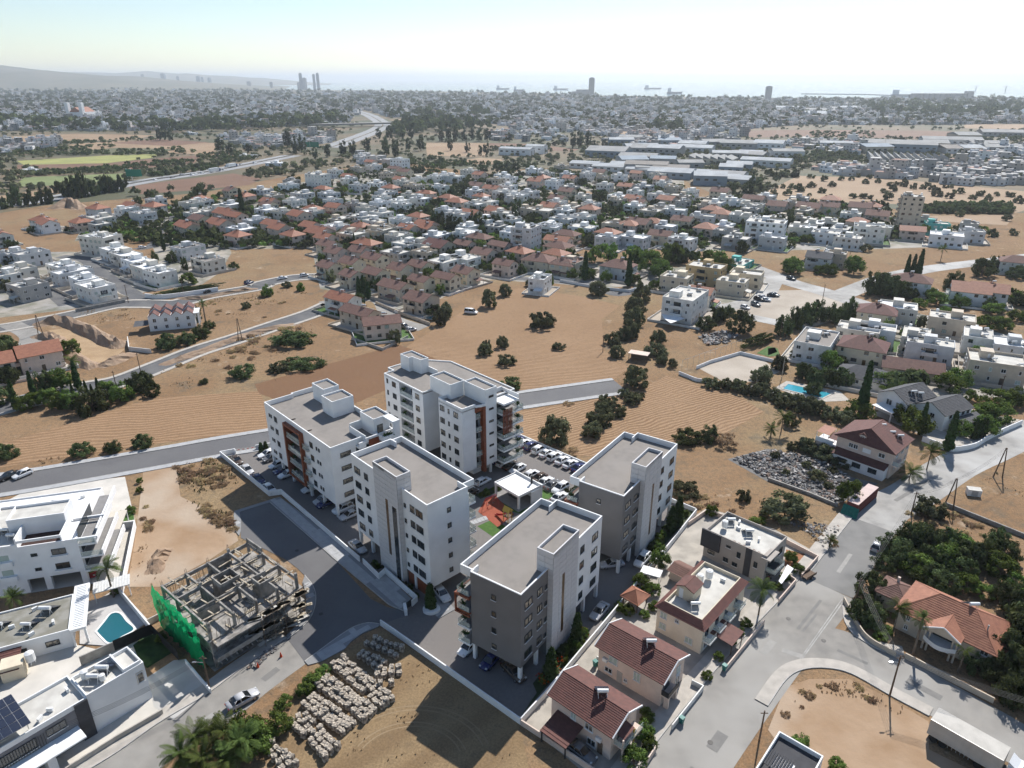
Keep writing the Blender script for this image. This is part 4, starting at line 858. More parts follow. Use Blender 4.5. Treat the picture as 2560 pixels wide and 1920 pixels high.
for p,c,k,a,l in (((14.77,95.06),'silver','sedan',ea+math.pi,'silver saloon with dark sunroof between grey block and garden wall'),((24.35,108.99),'white','suv',ea+math.pi,'white SUV parked beside the rear grey block'),((18.46,107.79),'silver','sedan',ea+2.4,'silver saloon under the rear grey block'),((-12.33,99.6),'white','sedan',-1.0,'white coupe under the middle block near the cone cypress'),((-6.87,86.76),'white','hatch',-2.2,'white hatchback under the near corner of the grey block'),((-3.31,83.97),'navy','hatch',-2.2,'dark blue hatchback under the near grey block'),((0.24,81.76),'brown','sedan',-.9,'dark saloon with red lights behind the near grey column'),((-9.28,132.33),'brown','sedan',ca,'brown saloon beside the playground hedge'),((10.22,130.71),'white','sedan',ca,'white saloon half hidden behind the near grey block roof'),((-6.51,137.14),'white','hatch',ca,'white hatchback beside the tall block entrance')):
    car(p,a,k,c,l,'cars under the apartment blocks')

# ---------------- generic houses ----------------
hm_=MB(); hm_.bar((-.75,0,1.15),(.75,0,1.15),.27,.27,10)
for sx in (-.6,.6):
    hm_.beam((sx,-.25,0),(sx,0,.95),.05,.05); hm_.beam((sx,.3,0),(sx,0,.95),.05,.05)
HEATER=hm_.mesh('water_heater',[TANK]); hp=MB(); hp.add([(-.95,.35,.95),(.95,.35,.95),(.95,1.75,.12),(-.95,1.75,.12),(-.95,.35,.88),(.95,.35,.88),(.95,1.75,.05),(-.95,1.75,.05)],[(0,1,2,3),(7,6,5,4),(3,2,6,7),(0,4,5,1),(1,5,6,2),(0,3,7,4)]); HPANEL=hp.mesh('solar_panel',PANEL)
tk=MB(); tk.bar((0,0,.5),(0,0,1.7),.55,.55,12); tk.bar((0,0,1.7),(0,0,1.85),.55,.2,12)
for a in range(4): tk.beam((.4*math.cos(a*1.57),.4*math.sin(a*1.57),0),(.4*math.cos(a*1.57),.4*math.sin(a*1.57),.5),.06,.06)
WTANK=tk.mesh('water_tank',TANK)
acm=MB(); acm.box(-.4,.4,-.16,.16,0,.6); ACM=acm.mesh('air_conditioner',TANK)
def heater(parent,x,y,z,rz=0,s=1):
    o=place('water_heater',HEATER,parent,(x,y,z),-parent.rotation_euler.z+rz,s); place('solar_panel',HPANEL,o); return o
def tile_slope(mb,a,b,c,d,n):
    """roof slope a,b (eave) to d,c (ridge) laid in n overlapping courses"""
    a,b,c,d=map(Vector,(a,b,c,d)); nrm=(b-a).cross(d-a).normalized()
    if nrm.z<0: nrm=-nrm
    for i in range(n):
        t0,t1=i/n,(i+1)/n; lo=nrm*.06; l0,r0=a.lerp(d,t0)+lo,b.lerp(c,t0)+lo; l1,r1=a.lerp(d,t1),b.lerp(c,t1)
        l0b,r0b=a.lerp(d,t0),b.lerp(c,t0)
        mb.quad(tuple(l0),tuple(r0),tuple(r1),tuple(l1)); mb.quad(tuple(l0b),tuple(r0b),tuple(r0),tuple(l0))
def sloped_roof(t,L,D,h,rise,m,kind='gable',ov=.45,courses=0,ridge='x',x0=0,y0=0,name='roof',hipl=None):
    X0,X1,Y0,Y1=x0-ov,x0+L+ov,y0-ov,y0+D+ov; ez=h-ov*rise/(D/2 if ridge=='x' else L/2)
    if ridge=='x':
        ym=y0+D/2; k=0 if kind=='gable' else (hipl if hipl is not None else (D/2+ov)*.95); R0,R1=(X0+k,ym,h+rise),(X1-k,ym,h+rise)
        sl=[((X0,Y0,ez),(X1,Y0,ez),R1,R0),((X1,Y1,ez),(X0,Y1,ez),R0,R1)]; ends=[((X1,Y0,ez),(X1,Y1,ez),R1,R1),((X0,Y1,ez),(X0,Y0,ez),R0,R0)]
    else:
        xm=x0+L/2; k=0 if kind=='gable' else (hipl if hipl is not None else (L/2+ov)*.95); R0,R1=(xm,Y0+k,h+rise),(xm,Y1-k,h+rise)
        sl=[((X1,Y0,ez),(X1,Y1,ez),R1,R0),((X0,Y1,ez),(X0,Y0,ez),R0,R1)]; ends=[((X0,Y0,ez),(X1,Y0,ez),R0,R0),((X1,Y1,ez),(X0,Y1,ez),R1,R1)]
    mb=MB(); dz=Vector((0,0,-.14))
    for s in sl+([] if kind=='gable' else ends):
        if courses: tile_slope(mb,*s,courses)
        else: mb.quad(*(s if s[2]!=s[3] else s[:3]))
        u=[tuple(Vector(p)+dz) for p in s]
        if s[2]==s[3]: u=u[:3]
        mb.quad(*u[::-1])
        mb.quad(u[0],u[1],s[1],s[0])
        if kind=='gable': mb.quad(u[1],u[2],s[2],s[1]); mb.quad(u[3],u[0],s[0],s[3])
    o=mb.build(name,m,t)
    rb=MB(); rb.bar(R0,R1,.1,.1,6)
    if kind!='gable':
        for c,r in (((X0,Y0,ez),R0),((X1,Y0,ez),R1 if ridge=='x' else R0),((X1,Y1,ez),R1),((X0,Y1,ez),R0 if ridge=='x' else R1)): rb.bar(c,r,.09,.09,5)
    if courses: rb.build('ridge_tiles',m,o)
    return o
def wall_box(t,L,D,h,m,rise=0,ridge='x',x0=0,y0=0,z0=0,name='wall'):
    mb=MB(); mb.box(x0,x0+L,y0,y0+D,z0,h)
    if rise:
        if ridge=='x':
            for x in (x0,x0+L): mb.quad((x,y0,h),(x,y0+D,h),(x,y0+D/2,h+rise-.1))
        else:
            for y in (y0,y0+D): mb.quad((x0,y,h),(x0+L,y,h),(x0+L/2,y,h+rise-.1))
    return mb.build(name,m,t)
def facing(org,ang,L,D):
    """which faces look towards the viewpoint"""
    c=Vector((org[0]+math.cos(ang)*L/2-math.sin(ang)*D/2,org[1]+math.sin(ang)*L/2+math.cos(ang)*D/2)); v=-c.normalized(); out=[]
    for f,a in (('-y',ang-math.pi/2),('+x',ang),('+y',ang+math.pi/2),('-x',ang+math.pi)):
        if v.x*math.cos(a)+v.y*math.sin(a)>-.15: out.append(f)
    return out
LODW={}
def lod_window(parent,pos,a,w,h,fr,gl):
    k=(round(w,1),round(h,1),fr.name,gl.name)
    if k not in LODW:
        m=MB(); m.box(-w/2,w/2,-.06,0,-h/2,h/2,0); m.quad((-w/2+.09,-.07,-h/2+.09),(-.04,-.07,-h/2+.09),(-.04,-.07,h/2-.09),(-w/2+.09,-.07,h/2-.09),mi=1); m.quad((.04,-.07,-h/2+.09),(w/2-.09,-.07,-h/2+.09),(w/2-.09,-.07,h/2-.09),(.04,-.07,h/2-.09),mi=1)
        LODW[k]=m.mesh('window',[fr,gl])
    return place('window',LODW[k],parent,pos,a)
def face_pos(f,u,L,D,e=.006):
    return {'-y':(u,-e),'+y':(L-u,D+e),'+x':(L+e,u),'-x':(-e,D-u)}[f]
def auto_windows(t,org,ang,L,D,h,floors,fr=FRAME,gls=(GLASS,),lod=1,w=1.3,hh=1.2,door=True,z0=0,skip=()):
    fl=(h-z0)/floors; first=True
    for f in facing(org,ang,L,D):
        if f in skip: continue
        ln=L if f in ('-y','+y') else D; n=max(1,int(ln/3.1))
        for k in range(floors):
            for i in range(n):
                if rng.random()<.13: continue
                u=(i+.5)*ln/n+rng.uniform(-.35,.35); p=face_pos(f,u,L,D)
                ww=w*rng.choice((1,1,.55,1.3)); gl=rng.choice(gls)
                if k==0 and door and first and i==n//2:
                    d=MB(); d.box(-.5,.5,-.06,0,0,2.1); d.build('door',rng.choice((WOODP,BRONZE,FRAMEW)),t,(*p,z0+.02),ANG[f]); first=False; continue
                if lod: lod_window(t,(*p,z0+fl*k+fl*.56),ANG[f],ww,hh,fr,gl)
                else: window(t,(*p,z0+fl*k+fl*.56),ANG[f],ww,hh,1 if ww<.9 else 2,fr,gl)
def flat_roof(t,L,D,h,rm,wm,par=.5,x0=0,y0=0,band=None):
    r=MB(); r.box(x0+.15,x0+L-.15,y0+.15,y0+D-.15,h,h+.06); o=r.build('roof',rm,t)
    p=MB(); parapet(p,[(x0-.004,y0-.004),(x0+L+.004,y0-.004),(x0+L+.004,y0+D+.004),(x0-.004,y0+D+.004)],h-.05,h+par,.18); p.build('parapet',wm,o)
    return o
def simple_house(kind,c,L,D,ang,floors,wall,rmat,desc,where,group='houses of the suburb',lod=1,rise=None,stuff=True,yard=True,label=None,fl=2.85,name=None,cat='house'):
    """one suburb house centred at c; kind flat, gable, gabley, hip, block"""
    h=fl*floors; org=(c[0]-math.cos(ang)*L/2+math.sin(ang)*D/2,c[1]-math.sin(ang)*L/2-math.cos(ang)*D/2)
    t=place(name or {'flat':'flat_roofed_house','gable':'gabled_house','gabley':'gabled_house','hip':'hipped_house','block':'apartment_building'}[kind],None,None,(org[0],org[1],0),ang)
    if label: tag(t,label,cat,group)
    else: late(t,desc,where,'apartment building' if kind=='block' else 'house',group)
    rd='y' if kind=='gabley' else 'x'; rise=rise or min(L,D)*.24
    fr=FRAMEW if rng.random()<.45 else FRAME; gl=(GLASS,GLASS,CURT) if rng.random()<.7 else (GLASS,SHUT)
    if kind in ('flat','block'):
        wall_box(t,L,D,h,wall); r=flat_roof(t,L,D,h,rmat,wall,rng.choice((.35,.6,.9)))
        bx=rng.uniform(.1,.5)*L; by=rng.uniform(.35,.55)*D; bw,bd=min(3.5,L*.35),min(4,D*.4)
        b=MB(); b.box(bx,bx+bw,by,by+bd,h,h+2.3); b.build('roof_room',wall,t)
        for i in range(2 if kind=='flat' else 5):
            heater(t,rng.uniform(1,L-1),rng.uniform(.8,D*.35),h+.06)
            if rng.random()<.6: place('water_tank',WTANK,t,(rng.uniform(.8,L-.8),rng.uniform(D*.5,D-.8),h+.06),0,.9)
    else:
        wall_box(t,L,D,h,wall,rise,rd if kind!='hip' else 'x') if kind!='hip' else wall_box(t,L,D,h,wall)
        r=sloped_roof(t,L,D,h,rise,rmat,'hip' if kind=='hip' else 'gable',.45,0,rd)
        if rng.random()<.75: heater(t,L*rng.uniform(.35,.65),D*rng.uniform(.45,.6),h+rise-.35)
    auto_windows(t,org,ang,L,D,h,floors,fr,gl,lod)
    if stuff:
        fs=facing(org,ang,L,D)
        if kind=='block' or rng.random()<.55:
            f=rng.choice(fs); ln=L if f in ('-y','+y') else D; u0=rng.uniform(.1,.35)*ln; wd=min(4.5,ln*.5)
            for k in range(1,floors):
                px,py=face_pos(f,u0+wd/2,L,D,0); z=fl*k
                b=MB(); b.box(-wd/2,wd/2,-1.3,0,z-.18,z); o=b.build('balcony',wall,t,(px,py,0),ANG[f])
                b=MB(); b.box(-wd/2,wd/2,-1.3,-1.24,z+.001,z+.95); b.box(-wd/2,-wd/2+.06,-1.24,-.01,z+.001,z+.95); b.box(wd/2-.06,wd/2,-1.24,-.01,z+.001,z+.95); b.build('railing',rng.choice((BGLASS,wall,wall)),o)
                b=MB(); b.box(-wd*.3,wd*.3,-.03,-.005,z+.05,z+2.1); b.build('balcony_door',GLASS,o)
        if kind!='block' and rng.random()<.5:   # lower wing or covered porch
            f=rng.choice(fs); ln=L if f in ('-y','+y') else D; u=rng.uniform(.3,.7)*ln; wd=min(4,ln*.5); px,py=face_pos(f,u,L,D,0)
            b=MB(); b.quad((-wd/2,-2.6,2.2),(wd/2,-2.6,2.2),(wd/2,0,2.75),(-wd/2,0,2.75)); b.quad((-wd/2,0,2.62),(wd/2,0,2.62),(wd/2,-2.6,2.07),(-wd/2,-2.6,2.07)); b.quad((-wd/2,-2.6,2.07),(wd/2,-2.6,2.07),(wd/2,-2.6,2.2),(-wd/2,-2.6,2.2))
            o=b.build('porch_roof',rmat,t,(px,py,0),ANG[f])
            for s in (-1,1):
                b=MB(); b.box(s*(wd/2-.15)-.09,s*(wd/2-.15)+.09,-2.5,-2.32,0,2.1); b.build('porch_post',wall,o)
    if yard:
        m=rng.uniform(2,4); b=MB(); b.box(-m,L+m,-m-1,D+m,.0,.05+rng.random()*.01); b.build('yard',rng.choice((SIDEW,PALEDUST,SIDEW,LAWN)),t)
        b=MB(); parapet(b,[(-m,-m-1),(L+m,-m-1),(L+m,D+m),(-m,D+m)],0,rng.uniform(.7,1.2),.15); b.build('garden_wall',rng.choice((wall,SIDEW,OFFWHITE)),t)
    return t
# ---------------- houses along the street on the right ----------------
def frame2(p0,p1): 
    a=heading(p0,p1); return (p0[0],p0[1],0),a,math.hypot(p1[0]-p0[0],p1[1]-p0[1])
yb=MB(); poly_sheet(yb,[(1.2,73.49),(4.83,78.33),(16.21,94.34),(23.35,104.56),(31.3,115.7),(36.23,122.88),(41.16,127.38),(52.51,119.82),(58.28,111.49),(51.13,104.01),(43.51,95.51),(35.01,85.29),(27.91,79.3),(17.71,66.13),(14.93,61.86),(9.4,65.12)],.02); struct('yard_ground',yb,mat('yard_concrete',(.44,.40,.345),(.30,.275,.24),scale=.35,detail=8,coords='World'))
def gable_villa(p0,p1,D,eave,rise,label,door_side=True):
    loc,a,L=frame2(p0,p1); ov=.5; t=thing('gabled_house',label,'house',loc,a,'houses along the right-hand street'); org=loc
    o_=.5; x0,y0=o_,o_; l,d=L-2*o_,D-2*o_
    wall_box(t,l,d,eave,PINKW,rise,'x',x0,y0); sloped_roof(t,l,d,eave,rise,TILE,'gable',o_,13,'x',x0,y0)
    for x in (0,L):
        for y in (0,D): tr=MB(); tr.beam((x,y,eave-.2),(x,D/2,eave+rise),.14,.22); tr.build('barge_board',FRAMEW,t)
    heater(t,L*.62,D*.5,eave+rise-.1)
    return t,l,d
t,l,d=gable_villa((4.82,73.47),(12.98,66.22),7.1,5.0,1.35,'cream house with brown tiled gable roof and carport, lowest on the right street')
for x,z,w,hh,m in ((4.3,4.0,.9,1.1,SHUT),(6.9,3.9,1.3,1.1,CURT),(7.4,1.5,1.4,1.2,GLASS)): window(t,(x,.494,z-.5),0,w,hh,2,FRAMEW,m)
place('air_conditioner',ACM,t,(8.6,.3,2.3)); d_=MB(); d_.box(8.4,9.2,.44,.494,0,2.1); d_.build('door',WOODP,t)
b=MB(); b.box(l+.5,l+2.0,1.2,6.0,2.3,2.5); bo=b.build('balcony',PINKW,t); b=MB(); b.box(l+1.92,l+2.0,1.2,6.0,2.502,3.4); b.box(l+.5,l+1.92,1.2,1.28,2.502,3.4); b.build('railing',BGLASS,bo)
b=MB(); b.box(l+.505,l+.53,2,4.6,2.52,4.4); b.build('balcony_door',GLASS,bo)
b=MB(); b.quad((l+.5,1.4,4.35),(l+1.9,1.4,4.0),(l+1.9,4.0,4.0),(l+.5,4.0,4.35)); b.build('porch_roof',TILE,t)
for y in (1.3,3.9):
    b=MB(); b.box(l+1.75,l+1.95,y-.1,y+.1,0,4.0); b.build('porch_post',YEL if y>2 else PINKW,t)
b=MB(); tile_slope(b,(1.6,-3.4,2.1),(6.0,-3.4,2.1),(6.0,.48,2.75),(1.6,.48,2.75),8); b.quad((1.6,.48,2.6),(6,.48,2.6),(6,-3.4,1.95),(1.6,-3.4,1.95)); cp=b.build('carport_roof',TILE,t)
for x in (1.8,5.8):
    b=MB(); b.box(x-.08,x+.08,-3.3,-3.14,0,2.0); b.build('post',BLACK,cp)
t,l,d=gable_villa((12.4,82.66),(21.35,75.0),7.6,5.0,1.45,'cream house with brown tiled gable roof, second up from the lot corner')
for x,z,w,hh,m in ((3.1,3.9,1.5,1.2,SHUT),(7.2,3.4,1.1,1.5,SHUT),(2.4,1.6,1.3,.9,GLASS),(5.4,1.5,.6,.6,GLASS)): window(t,(x,.494,z-.4),0,w,hh,2,FRAMEW,m)
d_=MB(); d_.box(3.9,4.8,.44,.494,0,2.1); d_.build('door',GREYR,t); place('air_conditioner',ACM,t,(1.8,.3,2.6))
b=MB(); b.box(l+.5,l+1.7,.4,3.4,2.2,2.4); bo=b.build('balcony',PINKW,t); b=MB(); b.box(l+1.62,l+1.7,.4,3.4,2.402,3.3); b.box(l+.5,l+1.62,.4,.48,2.402,3.3); b.build('railing',BLACK,bo)
b=MB(); b.box(l+.505,l+.53,.9,2.8,2.42,4.2); b.build('balcony_door',GLASS,bo); window(t,(l+.506,5.2,3.4),ANG['+x'],1.1,1.4,2,FRAMEW,SHUT); window(t,(l+.506,5.2,1.3),ANG['+x'],1.3,1.6,2,FRAMEW,GLASS)
b=MB(); b.box(l+.9,l+1.6,.6,1.0,0,2.2); b.box(l+.9,l+1.6,2.9,3.3,0,2.2); b.build('balcony_pier',PINKW,t)
# flat house with tiled skirt
def skirt_house():
    loc,a,L=frame2((22.92,91.13),(29.53,85.26)); D=15.8; t=thing('tiled_skirt_house','cream flat-roofed house edged with red-brown tile skirt and roof tanks','house',loc,a,'houses along the right-hand street')
    wall_box(t,L-.8,D-.8,5.3,mat('pale_cream_render',(.70,.62,.50),(.62,.55,.44),scale=.5),x0=.4,y0=.4)
    m=MB(); z0,z1,i=5.0,6.0,1.15
    for s in (((0,0),(L,0),(L-i,i),(i,i)),((L,0),(L,D),(L-i,D-i),(L-i,i)),((L,D),(0,D),(i,D-i),(L-i,D-i)),((0,D),(0,0),(i,i),(i,D-i))):
        tile_slope(m,(*s[0],z0),(*s[1],z0),(*s[2],z1),(*s[3],z1),4); m.quad((*s[1],z0-.1),(*s[0],z0-.1),(*s[0],z0+.06),(*s[1],z0+.06))
    m.build('tile_skirt',TILE,t)
    m=MB(); parapet(m,[(i-.05,i-.05),(L-i+.05,i-.05),(L-i+.05,D-i+.05),(i-.05,D-i+.05)],5.31,6.02,.16); m.build('parapet',CREAM,t)
    m=MB(); m.box(i+.1,L-i-.1,i+.1,D-i-.1,5.3,5.36); m.build('roof',ROOFP,t)
    m=MB(); m.box(1.5,4.4,4.2,7.2,5.36,7.6); rr=m.build('roof_room',CREAM,t); wall_box(rr,2.9,3,7.6,CREAM,.6,'y',1.5,4.2,7.5,'gable_wall'); sloped_roof(rr,2.9,3,7.6,.6,TILE,'gable',.2,6,'y',1.5,4.2)
    m=MB(); m.box(2.0,2.7,4.17,4.2,5.4,7.3); m.build('door',FRAMEW,rr)
    heater(t,5.4,3.3,5.4); place('water_tank',WTANK,t,(2.9,9.6,5.36)); place('water_tank',WTANK,t,(3.6,11.4,5.36),0,1.1); place('air_conditioner',ACM,t,(5.6,12.6,5.36))
    for u,z,w in ((1.6,3.8,1.2),(1.6,1.6,1.2),(6.3,1.5,1.3)): window(t,(u,.394,z),0,w,1.1,2,FRAMEW,SHUT)
    window(t,(4.0,.394,4.0),0,.7,.6,2,FRAMEW,GLASS)
    for y in (1.6,5.0,8.4,12.2):
        b=balcony(t,L-.4,L+.9,y-.9,y+1.3,2.55,('x1','y0'),OFFWHITE,.25); m=MB(); m.box(L-.395,L-.37,y-.4,y+.9,2.6,4.5); m.build('balcony_door',GLASS,b); window(t,(L-.394,y+.2,1.3),ANG['+x'],1.2,1.5,2,FRAMEW,GLASS)
    m=MB(); m.quad((L-.4,3.2,2.5),(L+3.4,3.2,2.1),(L+3.4,7.4,2.1),(L-.4,7.4,2.5)); m.quad((L-.4,7.4,2.4),(L+3.4,7.4,2.0),(L+3.4,3.2,2.0),(L-.4,3.2,2.4)); c=m.build('carport_roof',TILE,t)
    for y in (3.4,7.2):
        m=MB(); m.box(L+3.2,L+3.32,y-.06,y+.06,0,2.05); m.build('post',WOODP,c)
    return t
skirt_house()
def grey_modern():
    loc,a,L=frame2((36.14,111.1),(44.81,102.84)); D=8.2; t=thing('modern_house','beige-grey flat modern house with charcoal panel, beside the rubble plot','house',loc,a,'houses along the right-hand street')
    m=mat('greige_render',(.40,.36,.32),(.35,.315,.28),scale=.5); H=5.2
    wall_box(t,L,D,H,m); flat_roof(t,L,D,H,ROOFP,m,.75)
    b=MB(); b.box(-.6,3.2,-.35,.0,2.3,6.0); b.build('charcoal_panel',CHAR,t); b=MB(); b.box(8.1,9.3,-.08,.0,0,5.9); b.build('charcoal_strip',CHAR,t)
    for x,z,w,hh in ((4.8,4.4,.9,.5),(6.9,3.6,.7,1.2),(10.2,3.2,.7,1.2),(4.6,1.4,1.0,.9),(6.4,1.3,1.0,.8),(1.6,1.5,1.4,.8)): window(t,(x,-.006,z),0,w,hh,2,FRAME)
    balcony(t,L,L+1.8,0.3,4.2,2.6,('x1','y0','y1'),CHAR,.3); b=MB(); b.box(L-.8,L+.9,-.5,3.2,5.35,5.6); b.build('canopy',m,t); b=MB(); b.box(L,L+.03,.9,3.6,2.65,4.8); b.build('balcony_door',GLASS,t)
    window(t,(L+.006,6,3.9),ANG['+x'],1.4,1.3,2); window(t,(L+.006,2.2,1.3),ANG['+x'],2.4,1.9,2)
    heater(t,2.2,5.6,5.3); place('water_tank',WTANK,t,(2.0,3.4,5.3)); heater(t,6.4,4.6,5.3)
    for x,y in ((4.0,5.0),(7.4,2.2),(8.4,4.4),(3.2,7.0)): place('air_conditioner',ACM,t,(x,y,5.26),rng.random()*3)
    for i in range(6): b=MB(); b.box(5.3+i*.95,5.7+i*.95,.3,.7,5.26,5.7); b.build('roof_block',TILED,t)
grey_modern()
# fences, garden walls and small buildings of that row
for l,p in (('low street wall with railings before the lowest cream house',[(16.86,65.1),(19.28,68.39)]),('white street wall before the second cream house',[(22.14,71.73),(28.17,78.66),(26.72,79.76)]),('street wall with planter boxes before the tiled-skirt house',[(32.5,82.35),(41.77,92.67)]),('grey street wall before the modern house',[(45.88,97.65),(50.68,102.88),(49.42,105.15)]),('timber-topped wall round the red-soil garden',[(52.29,104.31),(57.36,109.74),(50.44,118.34),(40.51,125.38),(35.62,120.76)]),('party wall between the two gabled cream houses',[(13.13,84.5),(17.34,80.33)]),('garden wall at the lot side of the lowest cream house',[(1.22,72.61),(4.46,70.04),(11.91,63.92)])):
    bwall(l,p,float(1.0),OFFWHITE if 'white' in l or 'party' in l else PINKW,.18,'garden_wall')
gz=thing('gazebo','small red-tiled pyramid gazebo beside the white apartment wall','gazebo',(*(21.04,97.26),0),.8)
sloped_roof(gz,3.2,3.2,2.2,1.1,TILER,'hip',.25,6,'x',-1.6,-1.6,hipl=1.82)
for x in (-1.4,1.4):
    for y in (-1.4,1.4):
        b=MB(); b.box(x-.07,x+.07,y-.07,y+.07,0,2.2); b.build('post',WOODP,gz)
sh=thing('garden_store','long narrow garden store with tiled lean-to roof behind the skirt house','shed',(*(28.4,104.21),0),heading((28.67,111.49),(33.41,106.81)))
wall_box(sh,6.6,2.6,2.2,PINKW); b=MB(); tile_slope(b,(-.3,-.6,2.1),(6.9,-.6,2.1),(6.9,1.6,2.9),(-.3,1.6,2.9),6); tile_slope(b,(6.9,3.4,2.1),(-.3,3.4,2.1),(-.3,1.6,2.9),(6.9,1.6,2.9),5); b.build('roof',TILED,sh)
for (p,q,l,sz) in (((24.96,103.68),(26.3,103.04),'white flat-roofed garden hut between gazebo and store',(3.6,2.2,2.1)),((30.35,105.97),(31.51,104.98),'white canopy table shelter beside the garden store',(2.6,1.2,1.6))):
    s=thing('garden_hut',l,'shed',(*p,0),heading(p,q)); b=MB(); b.box(-sz[0]/2,sz[0]/2,-sz[1]/2,sz[1]/2,sz[2]-.12,sz[2]); b.build('roof',WHITE,s)
    for x in (-1,1):
        for y in (-1,1):
            b=MB(); b.box(x*(sz[0]/2-.15)-.05,x*(sz[0]/2-.15)+.05,y*(sz[1]/2-.15)-.05,y*(sz[1]/2-.15)+.05,0,sz[2]-.12); b.build('post',FRAMEW,s)
b=MB(); poly_sheet(b,[(46.71,100.85),(49.88,105.47),(50.62,104.33),(46.95,100.08)],2.2); o=b.build('shade_sail',mat('white_cloth',(.8,.8,.8))); tag(o,'white shade sail over the terrace beside the street','shade sail')
mb=MB(); poly_sheet(mb,[(50.55,107.99),(52.63,112.94),(55.63,111.49),(57.26,111.13),(53.25,106.3),(51.7,107.31)],.03); struct('garden_soil',mb,mat('red_garden_soil',(.30,.13,.06),(.24,.10,.05),scale=.5,coords='World'))
# ---- large house with brown hipped roof ----
def big_brown():
    loc,a,L=frame2((75.57,148.44),(84.96,138.39)); D=11.2; t=thing('hipped_house','large three-storey house with dark red tiled roof and dormer, beside the gravel road','house',loc,a)
    wall_box(t,L-1.2,D-1.2,6.8,PINKW,x0=.6,y0=.6); sloped_roof(t,L-1.2,D-1.2,6.8,3.0,TILE,'hip',.6,14,'y',.6,.6,hipl=2.2)
    # dormer
    b=MB(); b.box(5.2,6.8,.8,3.2,7.1,8.2); dm=b.build('dormer',PINKW,t); sloped_roof(dm,1.6,2.4,8.2,.6,TILE,'gable',.15,4,'y',5.2,.8); window(dm,(6.0,.794,7.75),0,.9,.7,2,FRAMEW)
    for x,y in ((7.6,6.2),(10.0,6.0),(12.0,5.5)): heater(t,min(x,L-1.8),y+1.2,8.3 if x<9 else 7.4,0,.9)
    b=MB(); tile_slope(b,(.8,-1.9,2.7),(L-1,-1.9,2.7),(L-1,.6,3.5),(.8,.6,3.5),8); b.build('canopy_roof',TILE,t)
    b=MB(); b.box(.9,L-1.1,-1.6,.58,0,2.7); b.build('lower_wall',WHITE,t)
    for x in (3.2,6.6,10.2): window(t,(x,-1.606,1.6),0,1.9,1.2,2,FRAME)
    for x,w in ((10.8,1.4),(3.9,1.0),(5.0,1.0)): window(t,(x,.594,5.0),0,w,1.1,2,FRAMEW)
    b=MB(); b.box(6.6,8.4,.57,.594,4.3,5.4); b.build('roller_shutter',WHITE,t)
    for y in (3,6.2,9): window(t,(L-.594,y,5.2),ANG['+x'],1.1,1.1,2,FRAMEW); window(t,(L-.594,y,2.4),ANG['+x'],1.1,1.3,2,FRAMEW)
    balcony(t,L-.6,L+.8,1,5,3.3,('x1','y0'),PINKW)
    b=MB(); b.box(-4.6,.4,1.2,5.4,2.9,3.1); tr=b.build('terrace',WHITE,t); b=MB(); b.box(-4.6,.5,1.0,5.4,0,2.9); b.build('terrace_base',PINKW,t); b=MB(); b.box(-4.6,-.4,1.2,1.3,3.1,4.0); b.build('parapet',WHITE,tr)
    b=MB(); b.quad((-4.6,1.2,5.3),(-1.6,1.2,5.3),(-1.6,5.4,5.6),(-4.6,5.4,5.6)); b.build('awning',TILER,tr); b=MB(); b.quad((-1.6,.8,4.7),(.6,.8,4.7),(.6,3.6,5.3),(-1.6,3.6,5.3)); b.build('awning',TILE,tr)
    for x in (-4.5,-1.7):
        for y in (1.3,5.3): b=MB(); b.box(x-.05,x+.05,y-.05,y+.05,3.1,5.3); b.build('post',FRAMEW,tr)
big_brown()
